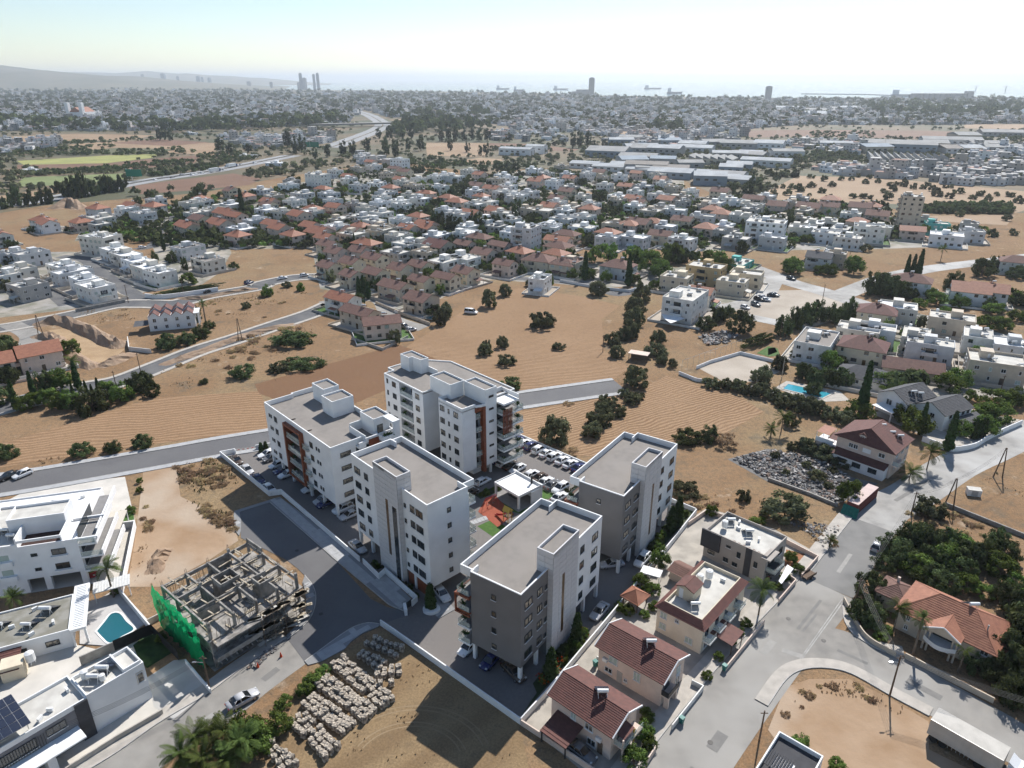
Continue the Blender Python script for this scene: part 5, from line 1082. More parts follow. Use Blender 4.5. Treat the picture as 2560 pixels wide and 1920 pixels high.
# ---- hipped villa at the lower right ----
def hip_villa():
    loc,a,L=frame2((62.05,91.79),(72.22,81.2)); D=10; L=min(L,17); t=thing('hipped_house','villa with orange-red hipped roof and columned balcony beside the junction','house',loc,a)
    wall_box(t,L-1.2,D-1.2,4.3,BEIGE,x0=.6,y0=.6); sloped_roof(t,L-1.2,D-1.2,4.3,2.6,TILER,'hip',.6,15,'x',.6,.6)
    # front gable over the porch
    wall_box(t,4.6,1.6,4.4,BEIGE,1.2,'y',5.2,-1.2,3.9,'gable_wall'); sloped_roof(t,4.6,4.6,4.4,1.25,TILER,'gable',.3,8,'y',5.2,-1.2,'porch_roof')
    b=MB(); b.beam((4.85,-1.55,4.25),(7.5,-1.55,5.75),.12,.22); b.beam((10.15,-1.55,4.25),(7.5,-1.55,5.75),.12,.22); b.build('pediment',FRAMEW,t)
    for x in (5.3,5.9,9.1,9.7): b=MB(); b.bar((x,-1.0,0),(x,-1.0,4.2),.16,.14,10); b.build('column',BEIGE,t)
    b=MB(); n=10
    for i in range(n):
        x0=5.2+4.6*i/n; x1=5.2+4.6*(i+1)/n; y0=-1.2-1.1*math.sin(math.pi*i/n); y1=-1.2-1.1*math.sin(math.pi*(i+1)/n)
        b.quad((x0,.6,2.2),(x1,.6,2.2),(x1,y1,2.2),(x0,y0,2.2)); b.quad((x0,y0,1.95),(x1,y1,1.95),(x1,y1,2.75),(x0,y0,2.75)); b.quad((x1,y1,1.95),(x0,y0,1.95),(x0,.6,1.95),(x1,.6,1.95))
    b.build('curved_balcony',WHITE,t)
    b=MB(); b.box(6,9,.57,.594,2.3,4.0); b.build('balcony_door',GLASS,t); b=MB(); b.box(6.2,8.8,.57,.594,0,1.9); b.build('garage_door',WHITE,t)
    for x,z in ((2.2,3.0),(2.2,1.2),(13.0,3.2),(12.6,1.1)): window(t,(x,.594,z),0,1.1 if x>5 else .6,.9,2,FRAMEW)
    heater(t,9.4,5.6,6.2); b=MB(); b.bar((12.2,3.2,4.4),(12.2,3.2,6.4),.12,.12,6); b.build('flue',GREYR,t)
    b=MB(); b.box(L-.6,L+2.2,2.5,5.5,1.6,1.8); bo=b.build('side_balcony',BEIGE,t); b=MB(); b.quad((L-.6,2.3,3.6),(L+2.4,2.3,3.2),(L+2.4,5.7,3.2),(L-.6,5.7,3.6)); b.build('awning',TILER,bo); balcony(bo,L+1.9,L+2.2,2.5,5.5,1.8,('x1',))
    wall_box(t,4.5,5,3.0,BEIGE,x0=-4,y0=4.2,name='side_wing'); sloped_roof(t,4.5,5,3.0,1.2,TILED,'hip',.4,8,'x',-4,4.2,'wing_roof'); b=MB(); b.box(-2.2,-1.8,7.4,7.8,3.6,4.9); b.build('chimney',PINKW,t)
hip_villa()
bwall('curved beige garden wall round the orange-roofed villa',smooth_line([(57.29,98.14),(56.83,91.35),(57.45,88.21),(59.91,85.34)],4),1.0,BEIGE,.2,'garden_wall')
bwall('straight beige garden wall between villa and lorry street',[(61.22,85.1),(69.61,76.33)],1.0,BEIGE,.2,'garden_wall')
# ---- white villa with slate-grey gables ----
def slate_villa():
    loc,a,L=frame2((103.24,168.55),(113.54,173.73)); t=thing('gabled_house','white villa with slate-grey twin gable roofs, behind the dark red roof','house',loc,a)
    wall_box(t,11.2,8.6,5.2,WHITE,2.2,'x',0,0); sloped_roof(t,11.2,8.6,5.2,2.2,TILEG,'gable',.4,12,'x',0,0)
    wall_box(t,11,8,4.6,WHITE,2.0,'x',3.5,-8.2,0,'front_wing'); sloped_roof(t,11,8,4.6,2.0,TILEG,'gable',.4,12,'x',3.5,-8.2,'wing_roof')
    b=MB(); b.add([(6,-8.6,3.2),(16,-8.6,3.2),(15.5,-11.5,2.4),(6.5,-11.5,2.4)],[(0,3,2,1)]); b.build('porch_roof',TILEG,t); b=MB(); b.box(6.8,15,-11.2,-8.21,0,2.4); b.build('porch_wall',WHITE,t)
    for x in (6,8.5,11,13): window(t,(x,-8.206,3.6),0,1,.9,2,FRAME); 
    for x in (8,12): window(t,(x,-11.206,1.4),0,1.6,1.0,2,FRAME)
    for y in (2.2,5): window(t,(-.006,y,3.6),ANG['-x'],1.6,1.6,2,FRAMEW); window(t,(3.494,-5,3.2),ANG['-x'],1.2,1.2,2,FRAMEW)
    heater(t,4,1.5,6.2); heater(t,6,.8,5.6); b=MB(); b.box(-4,0,1,7,2.6,2.8); b.box(-3.9,-3.6,1.1,1.4,0,2.6); b.box(-3.9,-3.6,6.6,6.9,0,2.6); b.build('terrace',WHITE,t)
slate_villa()
bwall('curving white garden wall with piers below the slate villa',smooth_line([(102.27,157.42),(104.61,154.35),(106.64,151.96),(113.03,153.74),(120.04,158.67),(133.07,166.57)],3),1.4,WHITE,.25,'garden_wall')
mb=MB(); poly_sheet(mb,[(97.12,172.97),(104.33,178.14),(124.68,177.38),(130.55,171.54),(134.74,169.43),(122.1,161.4),(114.97,156.38),(108.47,154.57),(104.03,160.12),(98.88,170.12)],.03); struct('yard_ground',mb,SIDEW)
# ---- corner of a white roof at the bottom edge ----
def bottom_white():
    loc,a,L=frame2((31.77,62.97),(38.33,62.48)); a=heading((34.51,66.29),(38.57,62.72)); p=(38.55,62.68)
    L=5.6; t=thing('white_house','white flat house corner with striped pergola at the bottom edge','house',(p[0]-math.cos(a)*L,p[1]-math.sin(a)*L,0),a)
    wall_box(t,L,8,5.3,WHITE,y0=-8); flat_roof(t,L,8,5.3,CHAR,WHITE,.75,0,-8)
    w=MB(); w.box(1.4,3.6,-6,-4.2,5.36,6.6); w.build('roof_room',WHITE,t)
    for i in range(9): w=MB(); w.box(.6+i*.32,.78+i*.32,-6.5,-3.9,6.7,6.85); w.build('pergola_slat',CHAR,t)
bottom_white()

# ---------------- buildings and yards on the left ----------------
DKBR=mat('dark_brown_deck',(.06,.03,.025),(.045,.025,.02),scale=1)
mb=MB(); poly_sheet(mb,[(-96.45,98.03),(-88.44,99.22),(-75.74,102.93),(-69.09,101.05),(-76.59,121.71),(-87.87,140.02),(-105.91,136.02),(-112.09,119.68)],.03); struct('yard_ground',mb,mat('pale_yard_paving',(.60,.56,.50),(.50,.47,.42),scale=.3,coords='World'))
def white_flats():
    t=thing('apartment_building','white stepped apartment building with deep balconies beside the empty red plot','apartment building',(-75.8,103.1,0),R_(16))
    W=mat('bright_white_render',(.80,.80,.80),(.72,.72,.72),scale=.4)
    wall_box(t,17,9,9.0,W,x0=-17,y0=0,z0=2.7)
    for x0,x1 in ((-17,-9.2),(-6.6,-5.6),(-.9,0)): b=MB(); b.box(x0,x1,0,.8,0,2.7); b.build('pier',W,t)
    b=MB(); b.box(-17,0,5,9,0,2.69); b.build('garage_wall',CONC,t)
    # roof terrace walls
    b=MB(); b.box(-17,-9.3,0,.22,9,10.0); b.box(-9.3,-9.05,0,4.5,9,11.2); b.box(-9.05,-2.3,0,.2,9.0,9.5); b.box(-9.05,-2.3,0,.2,10.2,10.7); b.box(-2.5,-2.28,.2,4.5,9,10.7); b.box(-17,-16.8,.22,9,9,10); b.build('terrace_wall',W,t)
    b=MB(); b.box(-9.0,-2.5,.25,4.4,9.0,9.05); b.build('terrace_deck',DKBR,t); b=MB(); b.box(-16.8,-9.3,.25,9,9,9.05); b.build('roof',ROOFP,t)
    b=MB(); b.box(-11.5,-2.5,4.5,9.4,9,11.9); ph=b.build('penthouse',W,t); b=MB(); b.box(-11.3,-2.7,4.7,9.2,11.9,11.95); b.build('roof',ROOFP,ph); b=MB(); parapet(b,[(-11.51,4.49),(-2.49,4.49),(-2.49,9.41),(-11.51,9.41)],11.8,12.4,.18); b.build('parapet',W,ph)
    for i in range(4): heater(t,-16+i*1.7,3+rng.random()*3,9.05)
    # outer frames over the right terraces
    b=MB(); b.box(-2.3,3.2,.0,.3,9.0,9.5); b.box(2.9,3.2,.3,7.0,9.0,9.5); b.box(-2.3,3.2,7.0,7.3,9.0,9.5); b.box(-.4,-.1,.3,7,9,9.5); b.build('pergola_frame',W,t)
    b=MB(); b.box(.0,2.2,7.5,16,8.2,8.5); b.build('high_slab',TERR,t); b=MB(); b.box(2.2,2.5,3.0,18,8.0,9.3); b.build('parapet_wall',W,t)
    for k,(z,xo) in enumerate(((2.9,4.2),(5.8,3.6),(8.4,3.0))):
        b=balcony(t,0,xo,-.3,12,z,('y0',),W,.35); f=MB(); f.box(.05,xo-.3,-.2,11.9,z+.003,z+.02); f.build('deck',TERR,b); f=MB(); f.box(xo-.25,xo,-.3,12,z+.003,z+.95); f.build('parapet',W,b)
        f=MB(); f.box(.005,.03,1,10,z+.1,z+2.3); f.build('sliding_door',GLASS,b)
    for k in range(2):
        z=3.0+3.0*k
        for x,w,h in ((-15.5,1.8,1.2),(-7.0,1.0,.6),(-3.2,2.2,1.2)): window(t,(x,-.006,z+1.5),0,w,h,2,FRAME,GLASS)
        b=MB(); b.box(-12.9,-10.4,-.5,.0,z,z+1.0); bo=b.build('balcony',W,t); b=MB(); b.box(-12.5,-10.8,-.02,-.004,z+1.1,z+2.2); b.build('door',SHUT,bo); b=MB(); b.box(-4.6,-1.9,-.35,0,z+.55,z+.75); b.build('sill_ledge',W,t)
    window(t,(-15.5,-.006,1.6),0,1.8,1.2,2,FRAME,GLASS)
    # rear wing with broad white roof
    wall_box(t,19,15,5.2,W,x0=-21,y0=10,name='rear_wing'); flat_roof(t,19,15,5.2,mat('bright_white_roof',(.78,.78,.77),(.70,.70,.69),scale=.3),W,.35,-21,10)
    for x,y in ((-14,17),(-9,20)): heater(t,x,y,5.25,0,1.1)
    for x,y in ((-7,14),(-5,22),(-12,14)): place('air_conditioner',ACM,t,(x,y,5.26),rng.random())
    wall_box(t,8,7,8.2,W,x0=-17,y0=9.4,z0=5.2,name='upper_room'); flat_roof(t,8,7,8.2,ROOFP,W,.5,-17,9.4)
    b=MB(); b.box(-2,3.2,10,19,2.7,2.9); cp=b.build('carport_roof',mat('beige_canopy',(.55,.5,.42)),t); 
    for y in (10.2,18.8): b=MB(); b.box(3.0,3.15,y-.07,y+.07,0,2.7); b.build('post',FRAMEW,cp)
    b=MB(); 
    for i in range(9): b.box(-2.2,-.2,6.9+i*.3,7.02+i*.3,8.6,8.75)
    b.build('pergola_slats',WOODP,t)
white_flats()
bwall('tall white wall between the stepped flats and the red plot',[(-80.32,119.16),(-75.78,120.25),(-68.09,99.56)],1.6)
lawn([(-82.42,122.95),(-82.01,126.35),(-79.34,126.35),(-77.44,122.95),(-80.7,121.91)])
def pool_villa():
    a=R_(26); o=(-69.7,87.6); t=thing('flat_roofed_house','white single-storey villa with olive-grey flat roof beside the swimming pool','house',(o[0],o[1],0),a)
    R=mat('olive_roof_felt',(.20,.19,.155),(.27,.26,.23),scale=.4,contrast=(.45,.6))
    wall_box(t,22,9.4,3.1,WHITE,x0=-22); flat_roof(t,22,9.4,3.1,R,WHITE,.32,-22)
    b=MB(); b.box(.05,2.3,-.4,11.5,3.0,3.45); st=b.build('white_roof_strip',WHITE,t)
    for i in range(24): b=MB(); b.box(.5,1.9,.2+i*.46,.32+i*.46,3.455,3.53); b.build('roof_rib',WHITE,st)
    b=MB(); b.box(.1,.35,-.3,.1,0,3); b.box(1.9,2.2,-.3,.1,0,3); b.box(.1,.35,10.9,11.3,0,3); b.build('post',WHITE,t)
    for x,w,h in ((-2.6,1.9,1.0),(-6.4,.8,.9),(-8.8,1.7,1.5),(-13,1.6,1.2)): window(t,(x,-.006,1.7),0,w,h,2,FRAME,CURT if w>1.8 else GLASS)
    heater(t,-3.6,5.8,3.16,0,1.2); heater(t,-6,3.2,3.16); heater(t,-10,5.2,3.16); place('water_tank',WTANK,t,(-12,5.5,3.16))
    for x,y in ((-2.4,3.0),(-5.2,1.4),(-8.2,4.6),(-5.4,7.8)): place('air_conditioner',ACM,t,(x,y,3.16),rng.random()*2)
    b=MB(); b.box(2.6,8.3,9.4,12.6,2.3,2.45); pr=b.build('pool_shelter_roof',mat('ribbed_white_sheet',(.6,.6,.58),(.5,.5,.48),scale=2),t)
    for i in range(13): b=MB(); b.box(2.7+i*.45,2.76+i*.45,9.42,12.58,2.452,2.5); b.build('roof_rib',WHITE,pr)
    for x in (2.8,8.1): b=MB(); b.box(x-.08,x+.08,9.5,9.66,0,2.3); b.build('post',FRAMEW,pr)
    b=MB(); tile_slope(b,(-14,-4.4,2.0),(-6.5,-4.4,2.0),(-6.5,-.05,2.8),(-14,-.05,2.8),9); b.build('tiled_lean_to',TILE,t)
    b=MB(); b.box(-9,-6,-4.2,-1.6,0,2.6); b.build('outbuilding',CREAM,t); place('water_tank',WTANK,t,(-5.2,-2.8,1.2),0,1.2)
pool_villa()
mb=MB(); poly_sheet(mb,[(-85.45,85.29),(-81.0,86.76),(-70.21,87.76),(-68.92,87.76),(-65.25,86.76),(-61.13,90.33),(-55.07,81.08),(-49.99,74.89),(-54.32,70.42),(-58.33,65.28),(-67.8,60.31)],.026); struct('yard_ground',mb,MATS['pale_yard_paving'])
mb=MB(); mb.prism([(-74.23,97.26),(-71.4,99.04),(-69.9,101.64),(-60.38,93.15),(-63.81,87.51),(-69.06,88.01)],.0,.14); struct('pool_terrace',mb,mat('pool_deck',(.52,.50,.48),(.45,.43,.41),scale=.8,coords='World'))
ring=smooth_line([(-67.94,90.73),(-67.82,93.01),(-67.67,94.96),(-66.18,95.1),(-64.04,93.15),(-61.86,91.26),(-62.99,89.55),(-64.25,88.01),(-66.23,89.29),(-67.94,90.73)],4)
POOLW=water_material('pool_water',(.02,.12,.15),.03,.15,1.5); POOLB=water_material('pool_water_bright',(.05,.30,.38),.03,.15,1.5)
mb=MB(); poly_sheet(mb,[tuple(p) for p in ring[:-1]],.146); tag(struct('pool_water',mb,POOLW),kind='structure')
tag(wall_mesh(ring[:-1],.2,.3,.1,True).build('pool_coping',WHITE),kind='structure')
bwall('white wall around the pool terrace with the palm',[(-68.8,100.11),(-59.51,91.33),(-58.35,90.27)],1.5)
bwall('grey dividing wall between pool terrace and solar-panel house',[(-66.25,83.44),(-64.1,85.36),(-60.05,88.89)],1.8,CONC)
nm=mat('black_shade_net',(.012,.014,.016),(.02,.02,.022),scale=3); mb=MB(); a0,a1,a2,a3=(-62.58,86.42),(-58.34,90.15),(-51.48,84.22),(-57.82,84.46)
mb.quad((*a0,2.2),(*a1,2.2),(*a1,.2),(*a0,.2)); mb.quad((*a1,2.2),(*a2,2.2),(*a2,.2),(*a1,.2)); o=mb.build('shade_net',nm); tag(o,'black shade-net fence round the lawn below the green scaffold net','fence')
lawn([(-60.43,87.76),(-59.11,90.86),(-53.24,86.51),(-55.93,82.91),(-58.5,85.29)],mat('painted_shade_lawn',(.035,.07,.015),(.02,.04,.012),scale=1,coords='World'))  # grass colour darkened below the other lawns to paint in shade
def solar_house():
    a=R_(51); o=(-52.5,77.4); t=thing('modern_house','white modern house with rooftop solar panel array at the lower left','house',(o[0],o[1],0),a)
    W=WHITE; wall_box(t,7.7,4.9,6.2,W,x0=-7.7); flat_roof(t,7.7,4.9,6.2,ROOFP,W,.55,-7.7)
    b=MB(); b.box(-2.6,-2.35,.2,4.7,6.2,7.2); b.box(-2.35,-.2,.2,.4,6.7,7.2); b.build('roof_frame',W,t)
    wall_box(t,16,6.2,5.9,W,x0=-23.7,name='left_wing'); flat_roof(t,16,6.2,5.9,ROOFP,W,.5,-23.7)
    b=MB(); b.box(-9.4,-7.75,-.25,.02,0,6.3); b.build('dark_strip',CHAR,t); b=MB(); b.box(-9.3,-7.7,-.1,.3,0,6.3); b.build('white_pier',W,t)
    b=MB(); b.box(-23.7,-9.4,-.03,.0,0,5.6); b.build('grey_facade',mat('cool_grey_render',(.20,.20,.215),(.17,.17,.18),scale=.5),t)
    b=MB(); b.box(-1.35,-.35,-.05,-.002,3.7,5.6); b.build('window_recess',CREAM,t)
    window(t,(-.85,-.052,4.6),0,.9,1.7,1,FRAMEW,CURT)
    for x,z,w,h in ((-11.9,4.5,2.4,1.2),(-12,1.5,2.6,1.8),(-16.5,4.2,4.5,1.6),(-21,4.2,3.2,1.6),(-17,1.5,3,1.9)): window(t,(x,-.036,z),0,w,h,3,FRAME,GLASS)
    for x in np.arange(-20.5,-13.2,.32): b=MB(); b.box(x,x+.08,-.22,-.14,3.1,5.0); b.build('louvre',FRAME,t)
    b=MB(); b.box(-23.7,-9.6,-2.8,-.03,2.75,2.95); b.build('canopy',W,t); b=MB(); b.box(-14.4,-13.4,-2.7,-.1,0,2.75); b.build('pier',W,t)
    heater(t,-4.4,2.6,6.27,0,1.15); heater(t,-5.9,2.0,6.27,0,1.1); place('water_tank',WTANK,t,(-6.4,3.5,6.27),0,.9); place('water_tank',WTANK,t,(-5.0,1.3,6.27),0,.7)
    for x,y in ((-11.6,1.8),(-13,1.2),(-8.8,3.6)): place('air_conditioner',ACM,t,(x,y,6.0),rng.random()*3)
    # photovoltaic array: single panels on a tilted frame
    pm_=MB(); pm_.box(-.48,.48,-.78,.78,-.02,.03,0); pm_.box(-.5,.5,-.8,.8,-.04,.01,1); me=pm_.mesh('solar_panel',[PANEL,STEEL])
    fr=MB(); fr.beam((-22,.8,6.1),(-22,.8,7.4),.1,.1); fr.beam((-14.5,.8,6.1),(-14.5,.8,7.4),.1,.1); fr.beam((-22,5.8,6.1),(-22,5.8,7.9),.1,.1); fr.beam((-14.5,5.8,6.1),(-14.5,5.8,7.9),.1,.1); f=fr.build('array_frame',STEEL,t)
    for i in range(8):
        for j in range(4): p=place('solar_panel',me,f,(-21.8+i*1.02,.9+j*1.64,7.45+j*.14)); p.rotation_euler=(math.atan(.14/1.64),0,0)
solar_house()
mb=MB(); poly_sheet(mb,[(-55.07,81.08),(-52.57,84.56),(-50.88,84.8),(-44.56,78.76),(-47.73,73.49),(-51.53,75.7)],.04); struct('driveway',mb,mat('pale_driveway_concrete',(.52,.50,.47),(.40,.385,.36),scale=.25,detail=9,coords='World'))
bwall('low wall with vents along the front of the solar-panel house',[(-49.63,74.48),(-53.92,70.03),(-58.0,65.1)],.9,SIDEW)
bwall('low white wall on the driveway edge by the wooden pole',[(-50.33,83.88),(-44.24,78.12)],.9)
bwall('pale wall between green-netted skeleton and pool lawn',[(-60.14,92.35),(-58.22,94.43)],1.2,SIDEW)
# ---- concrete skeleton under construction ----
def skeleton():
    CONC=mat('weathered_site_concrete',(.34,.315,.285),(.18,.168,.152),scale=.8,bump=.4,contrast=(.4,.6))
    t=thing('construction_frame','unfinished grey concrete building skeleton with exposed beams and rebar','building under construction',(-56.9,92.4,0),R_(-40))
    L,D=15.2,16.0; xs=[.3,5,9.8,14.8]; ys=[.4,4.4,8.2,12,15.6]
    def part(n,m,*bx):
        b=MB()
        for q in bx: b.box(*q)
        return b.build(n,m,t)
    for k,z in enumerate((2.7,5.3)): part('floor_slab',CONC,(-.2,L,-.2 if k else .2,D+.4,z,z+.22))
    part('ground_slab',CONC,(-.3,L+.2,-.3,D+.3,.02,.12)); 
    for x in xs:
        for y in ys: part('column',CONC,(x-.2,x+.2,y-.2,y+.2,.12,8.0 if (x+y)%3>.6 else 8.6))
    for y in ys: part('beam',CONC,(0.1,L-.1,y-.13,y+.13,7.3,7.95))
    for x in xs[:3]: part('beam',CONC,(x-.13,x+.13,.3,D-.3,7.25,7.9))
    part('lift_shaft_wall',CONC,(5.2,8.2,6.2,6.4,5.5,8.6),(5.2,5.4,6.4,9.6,5.5,8.6),(8.0,8.2,6.4,9.6,5.5,8.6),(5.4,8.0,9.4,9.6,5.5,8.6))
    part('lift_shaft_wall',CONC,(10,12.6,10.4,10.6,5.5,8.4),(10,10.2,10.6,13,5.5,8.4),(12.4,12.6,10.6,13,5.5,8.4))
    part('infill_wall',CONC,(9.9,14.7,.3,.5,2.92,5.3)); part('infill_wall',CONC,(14.65,14.85,.6,4.2,2.92,5.3)); part('infill_wall',CONC,(14.65,14.85,8.4,11.8,.12,2.7))
    part('edge_canopy',CONC,(L,L+1.6,.0,7.5,2.5,2.72)); part('canopy_upstand',CONC,(L+1.45,L+1.6,0,7.5,2.72,3.3)); part('edge_canopy',CONC,(L,L+1.5,.4,8,5.0,5.25))
    FW=mat('formwork_timber',(.50,.43,.33),(.17,.14,.10),scale=2,contrast=(.42,.58)); r=random.Random(3)
    for i in range(150):
        x,y=r.uniform(.5,L-.5),r.uniform(.5,D-.5); a=r.choice((0,math.pi/2))+r.uniform(-.1,.1); l=r.uniform(1.2,3.2); z=r.choice((5.55,5.6,7.98,2.98)); b=MB(); b.box(-l/2,l/2,-.12,.12,0,.05); b.build('formwork_plank',FW,t,(x,y,z),a)
    pr=MB(); pr.bar((0,0,0),(0,0,2.2),.035,.035,5); pme=pr.mesh('scaffold_prop',mat('rusty_steel',(.22,.17,.13),(.15,.11,.08),scale=3))
    for i in range(190):
        z=r.choice((2.93,5.53,.13)); x=r.uniform(.4,L-.3); y=r.uniform(.4,D-.3); 
        if r.random()<.5: x=r.choice((.1,L-.05))
        place('scaffold_prop',pme,t,(x,y,z)).rotation_euler=(r.uniform(-.06,.06),r.uniform(-.06,.06),0)
    rb=MB(); rb.bar((0,0,0),(0,0,.9),.02,.02,4); rme=rb.mesh('rebar',MATS['rusty_steel'])
    for x in xs:
        for y in ys:
            for dx in (-.12,.12):
                for dy in (-.12,.12): place('rebar',rme,t,(x+dx,y+dy,8.0 if (x+y)%3>.6 else 8.6)).rotation_euler=(r.uniform(-.1,.1),r.uniform(-.1,.1),0)
    for i in range(44):   # planks and shutter boards on the near terraces
        x=L+r.uniform(.1,1.3); y=r.uniform(6,D); z=r.choice((.6,2.9,5.4)); b=MB(); b.box(-1.1,1.1,-.35,.35,0,.06); b.build('shutter_board',r.choice((FW,FW,ROOFP)),t,(x,y,z),1.4+r.uniform(-.4,.4))
    for i in range(9): b=MB(); b.beam((L+1.62,.3+i*.85,2.55),(L+2.1,.3+i*.85,2.35),.12,.12); b.build('bracket',CONC,t)
    for k,z in enumerate((1.4,2.8,4.2,5.6,7.0)): b=MB(); b.bar((L+1.7,7.5,z),(L+1.7,D+.5,z),.04,.04,5); b.build('scaffold_rail',MATS['rusty_steel'],t)
    for y in (7.6,9.6,11.6,13.6,15.6): b=MB(); b.bar((L+1.7,y,0),(L+1.7,y,7.8),.04,.04,5); b.build('scaffold_pole',MATS['rusty_steel'],t)
    part('infill_wall',CONC,(.2,.4,8.4,11.9,5.5,7.3)); part('infill_wall',CONC,(5.1,9.7,4.3,4.5,5.5,7.3)); part('infill_wall',CONC,(9.9,10.1,.5,4.3,5.5,7.3)); part('stair_flight',CONC,(5.6,7.8,6.6,9.2,2.9,3.3)); part('infill_wall',CONC,(14.65,14.85,4.5,8.0,2.92,5.3)); part('parapet_wall',CONC,(.2,4.9,15.5,15.7,8.1,8.9))
    # green net on the near-left face
    N=bpy.data.materials.new('green_scaffold_net'); N.use_nodes=True; q=N.node_tree.nodes['Principled BSDF']; q.inputs['Base Color'].default_value=(.01,.36,.12,1); q.inputs['Roughness'].default_value=.8; q.inputs['Alpha'].default_value=.86; q.inputs['Subsurface Weight'].default_value=0
    b=MB(); nx,nz=26,10
    for j in range(nz+1):
        for i in range(nx+1):
            u=i/nx; b.v.append((-.6+14.6*u,-1.0+.22*math.sin(i*1.9+j*.7)+.12*math.sin(j*2.1+i*.5),.1+(8.4-.12*math.sin(u*9)-.4*u)*j/nz))
    for j in range(nz):
        for i in range(nx):
            if (j==6 and i in (12,13,20,21)): continue
            k=j*(nx+1)+i; b.f.append((k,k+1,k+nx+2,k+nx+1)); b.m.append(0)
    nn=N.node_tree; dd=nn.nodes.new('ShaderNodeBsdfDiffuse'); tt_=nn.nodes.new('ShaderNodeBsdfTranslucent'); tp=nn.nodes.new('ShaderNodeBsdfTransparent'); m1=nn.nodes.new('ShaderNodeMixShader'); m2=nn.nodes.new('ShaderNodeMixShader'); m1.inputs[0].default_value=.4; m2.inputs[0].default_value=.12
    for z_ in (dd,tt_): z_.inputs[0].default_value=(.01,.36,.13,1)
    nn.links.new(dd.outputs[0],m1.inputs[1]); nn.links.new(tt_.outputs[0],m1.inputs[2]); nn.links.new(m1.outputs[0],m2.inputs[1]); nn.links.new(tp.outputs[0],m2.inputs[2]); nn.links.new(m2.outputs[0],nn.nodes['Material Output'].inputs[0])
    b.build('safety_net',N,t,smooth=True)
skeleton()
# ---- stone blocks in rows ----
SB=mat('pale_rubble_stone',(.52,.45,.36),(.13,.11,.095),scale=1.9,detail=8,bump=.8,bscale=2.5,bdist=.15,contrast=(.4,.6)); SBM=[]
for s in range(6):
    r=random.Random(50+s); m=MB(); n=4
    g={}
    def vid(i,j,k):
        if (i,j,k) not in g:
            e=.07; p=[(c/n-.5) for c in (i,j,k)]; c_=sum(abs(x)>.49 for x in p); q=1-.07*(c_>1)-.06*(c_>2); g[(i,j,k)]=len(m.v); m.v.append(tuple(x*q+r.uniform(-e,e) for x in p))
        return g[(i,j,k)]
    for a in range(n):
        for b in range(n):
            for f in (lambda a,b:[(a,b,0),(a,b+1,0),(a+1,b+1,0),(a+1,b,0)],lambda a,b:[(a,b,n),(a+1,b,n),(a+1,b+1,n),(a,b+1,n)],lambda a,b:[(a,0,b),(a+1,0,b),(a+1,0,b+1),(a,0,b+1)],lambda a,b:[(a,n,b),(a,n,b+1),(a+1,n,b+1),(a+1,n,b)],lambda a,b:[(0,a,b),(0,a,b+1),(0,a+1,b+1),(0,a+1,b)],lambda a,b:[(n,a,b),(n,a+1,b),(n,a+1,b+1),(n,a,b+1)]):
                m.f.append([vid(*x) for x in f(a,b)]); m.m.append(0)
    SBM.append(m.mesh('stone_block',SB))
def stones(p0,p1,n,rows,where,w=.92,skip=.04,group='stone blocks on the straw lot'):
    p0,p1=V2(p0),V2(p1); d=(p1-p0).normalized(); nn=Vector((-d.y,d.x)); a=math.atan2(d.y,d.x)
    for i in range(n):
        for j in range(rows):
            if rng.random()<skip: continue
            p=p0.lerp(p1,i/max(1,n-1))+nn*((j-(rows-1)/2)*w)+Vector((rng.uniform(-.12,.12),rng.uniform(-.12,.12))); h=rng.uniform(.7,1.3)
            o=place('stone_block',rng.choice(SBM),None,(p.x,p.y,h*.45),a+rng.uniform(-.45,.45),(rng.uniform(.7,1.05)*w,rng.uniform(.75,.95)*w,h)); tag(o,f'pale stone block in {where}, {ordinal(i+1)} down'+('' if rows==1 else ', near side' if j==0 else ', far side' if j==rows-1 else ', middle'),'stone block',group)
stones((-26.81,83.85),(-18.06,76.11),15,3,'the row nearest the shadow'); stones((-28.19,79.96),(-20.15,73.88),15,3,'the second row from the shadow'); stones((-29.37,76.53),(-22.81,71.74),12,3,'the third row from the shadow'); stones((-30.2,73.49),(-24.16,67.88),11,3,'the row nearest the palms')
stones((-23.57,85.53),(-19.87,82.91),5,2,'the double line in building shadow'); stones((-23.08,87.76),(-18.09,85.29),6,1,'the middle line in building shadow'); stones((-21.96,88.77),(-17.4,86.76),6,1,'the upper line in building shadow')
stones((-20.34,81.53),(-17.28,82.22),4,2,'the short group past the shadow'); stones((-19.43,79.3),(-17.95,79.74),2,1,'the lone pair past the shadow')
stones((-32.7,68.95),(-29.59,65.81),5,2,'the group beside the palm clump'); stones((-30.09,67.52),(-28.47,66.13),3,1,'the line beside the palm clump')

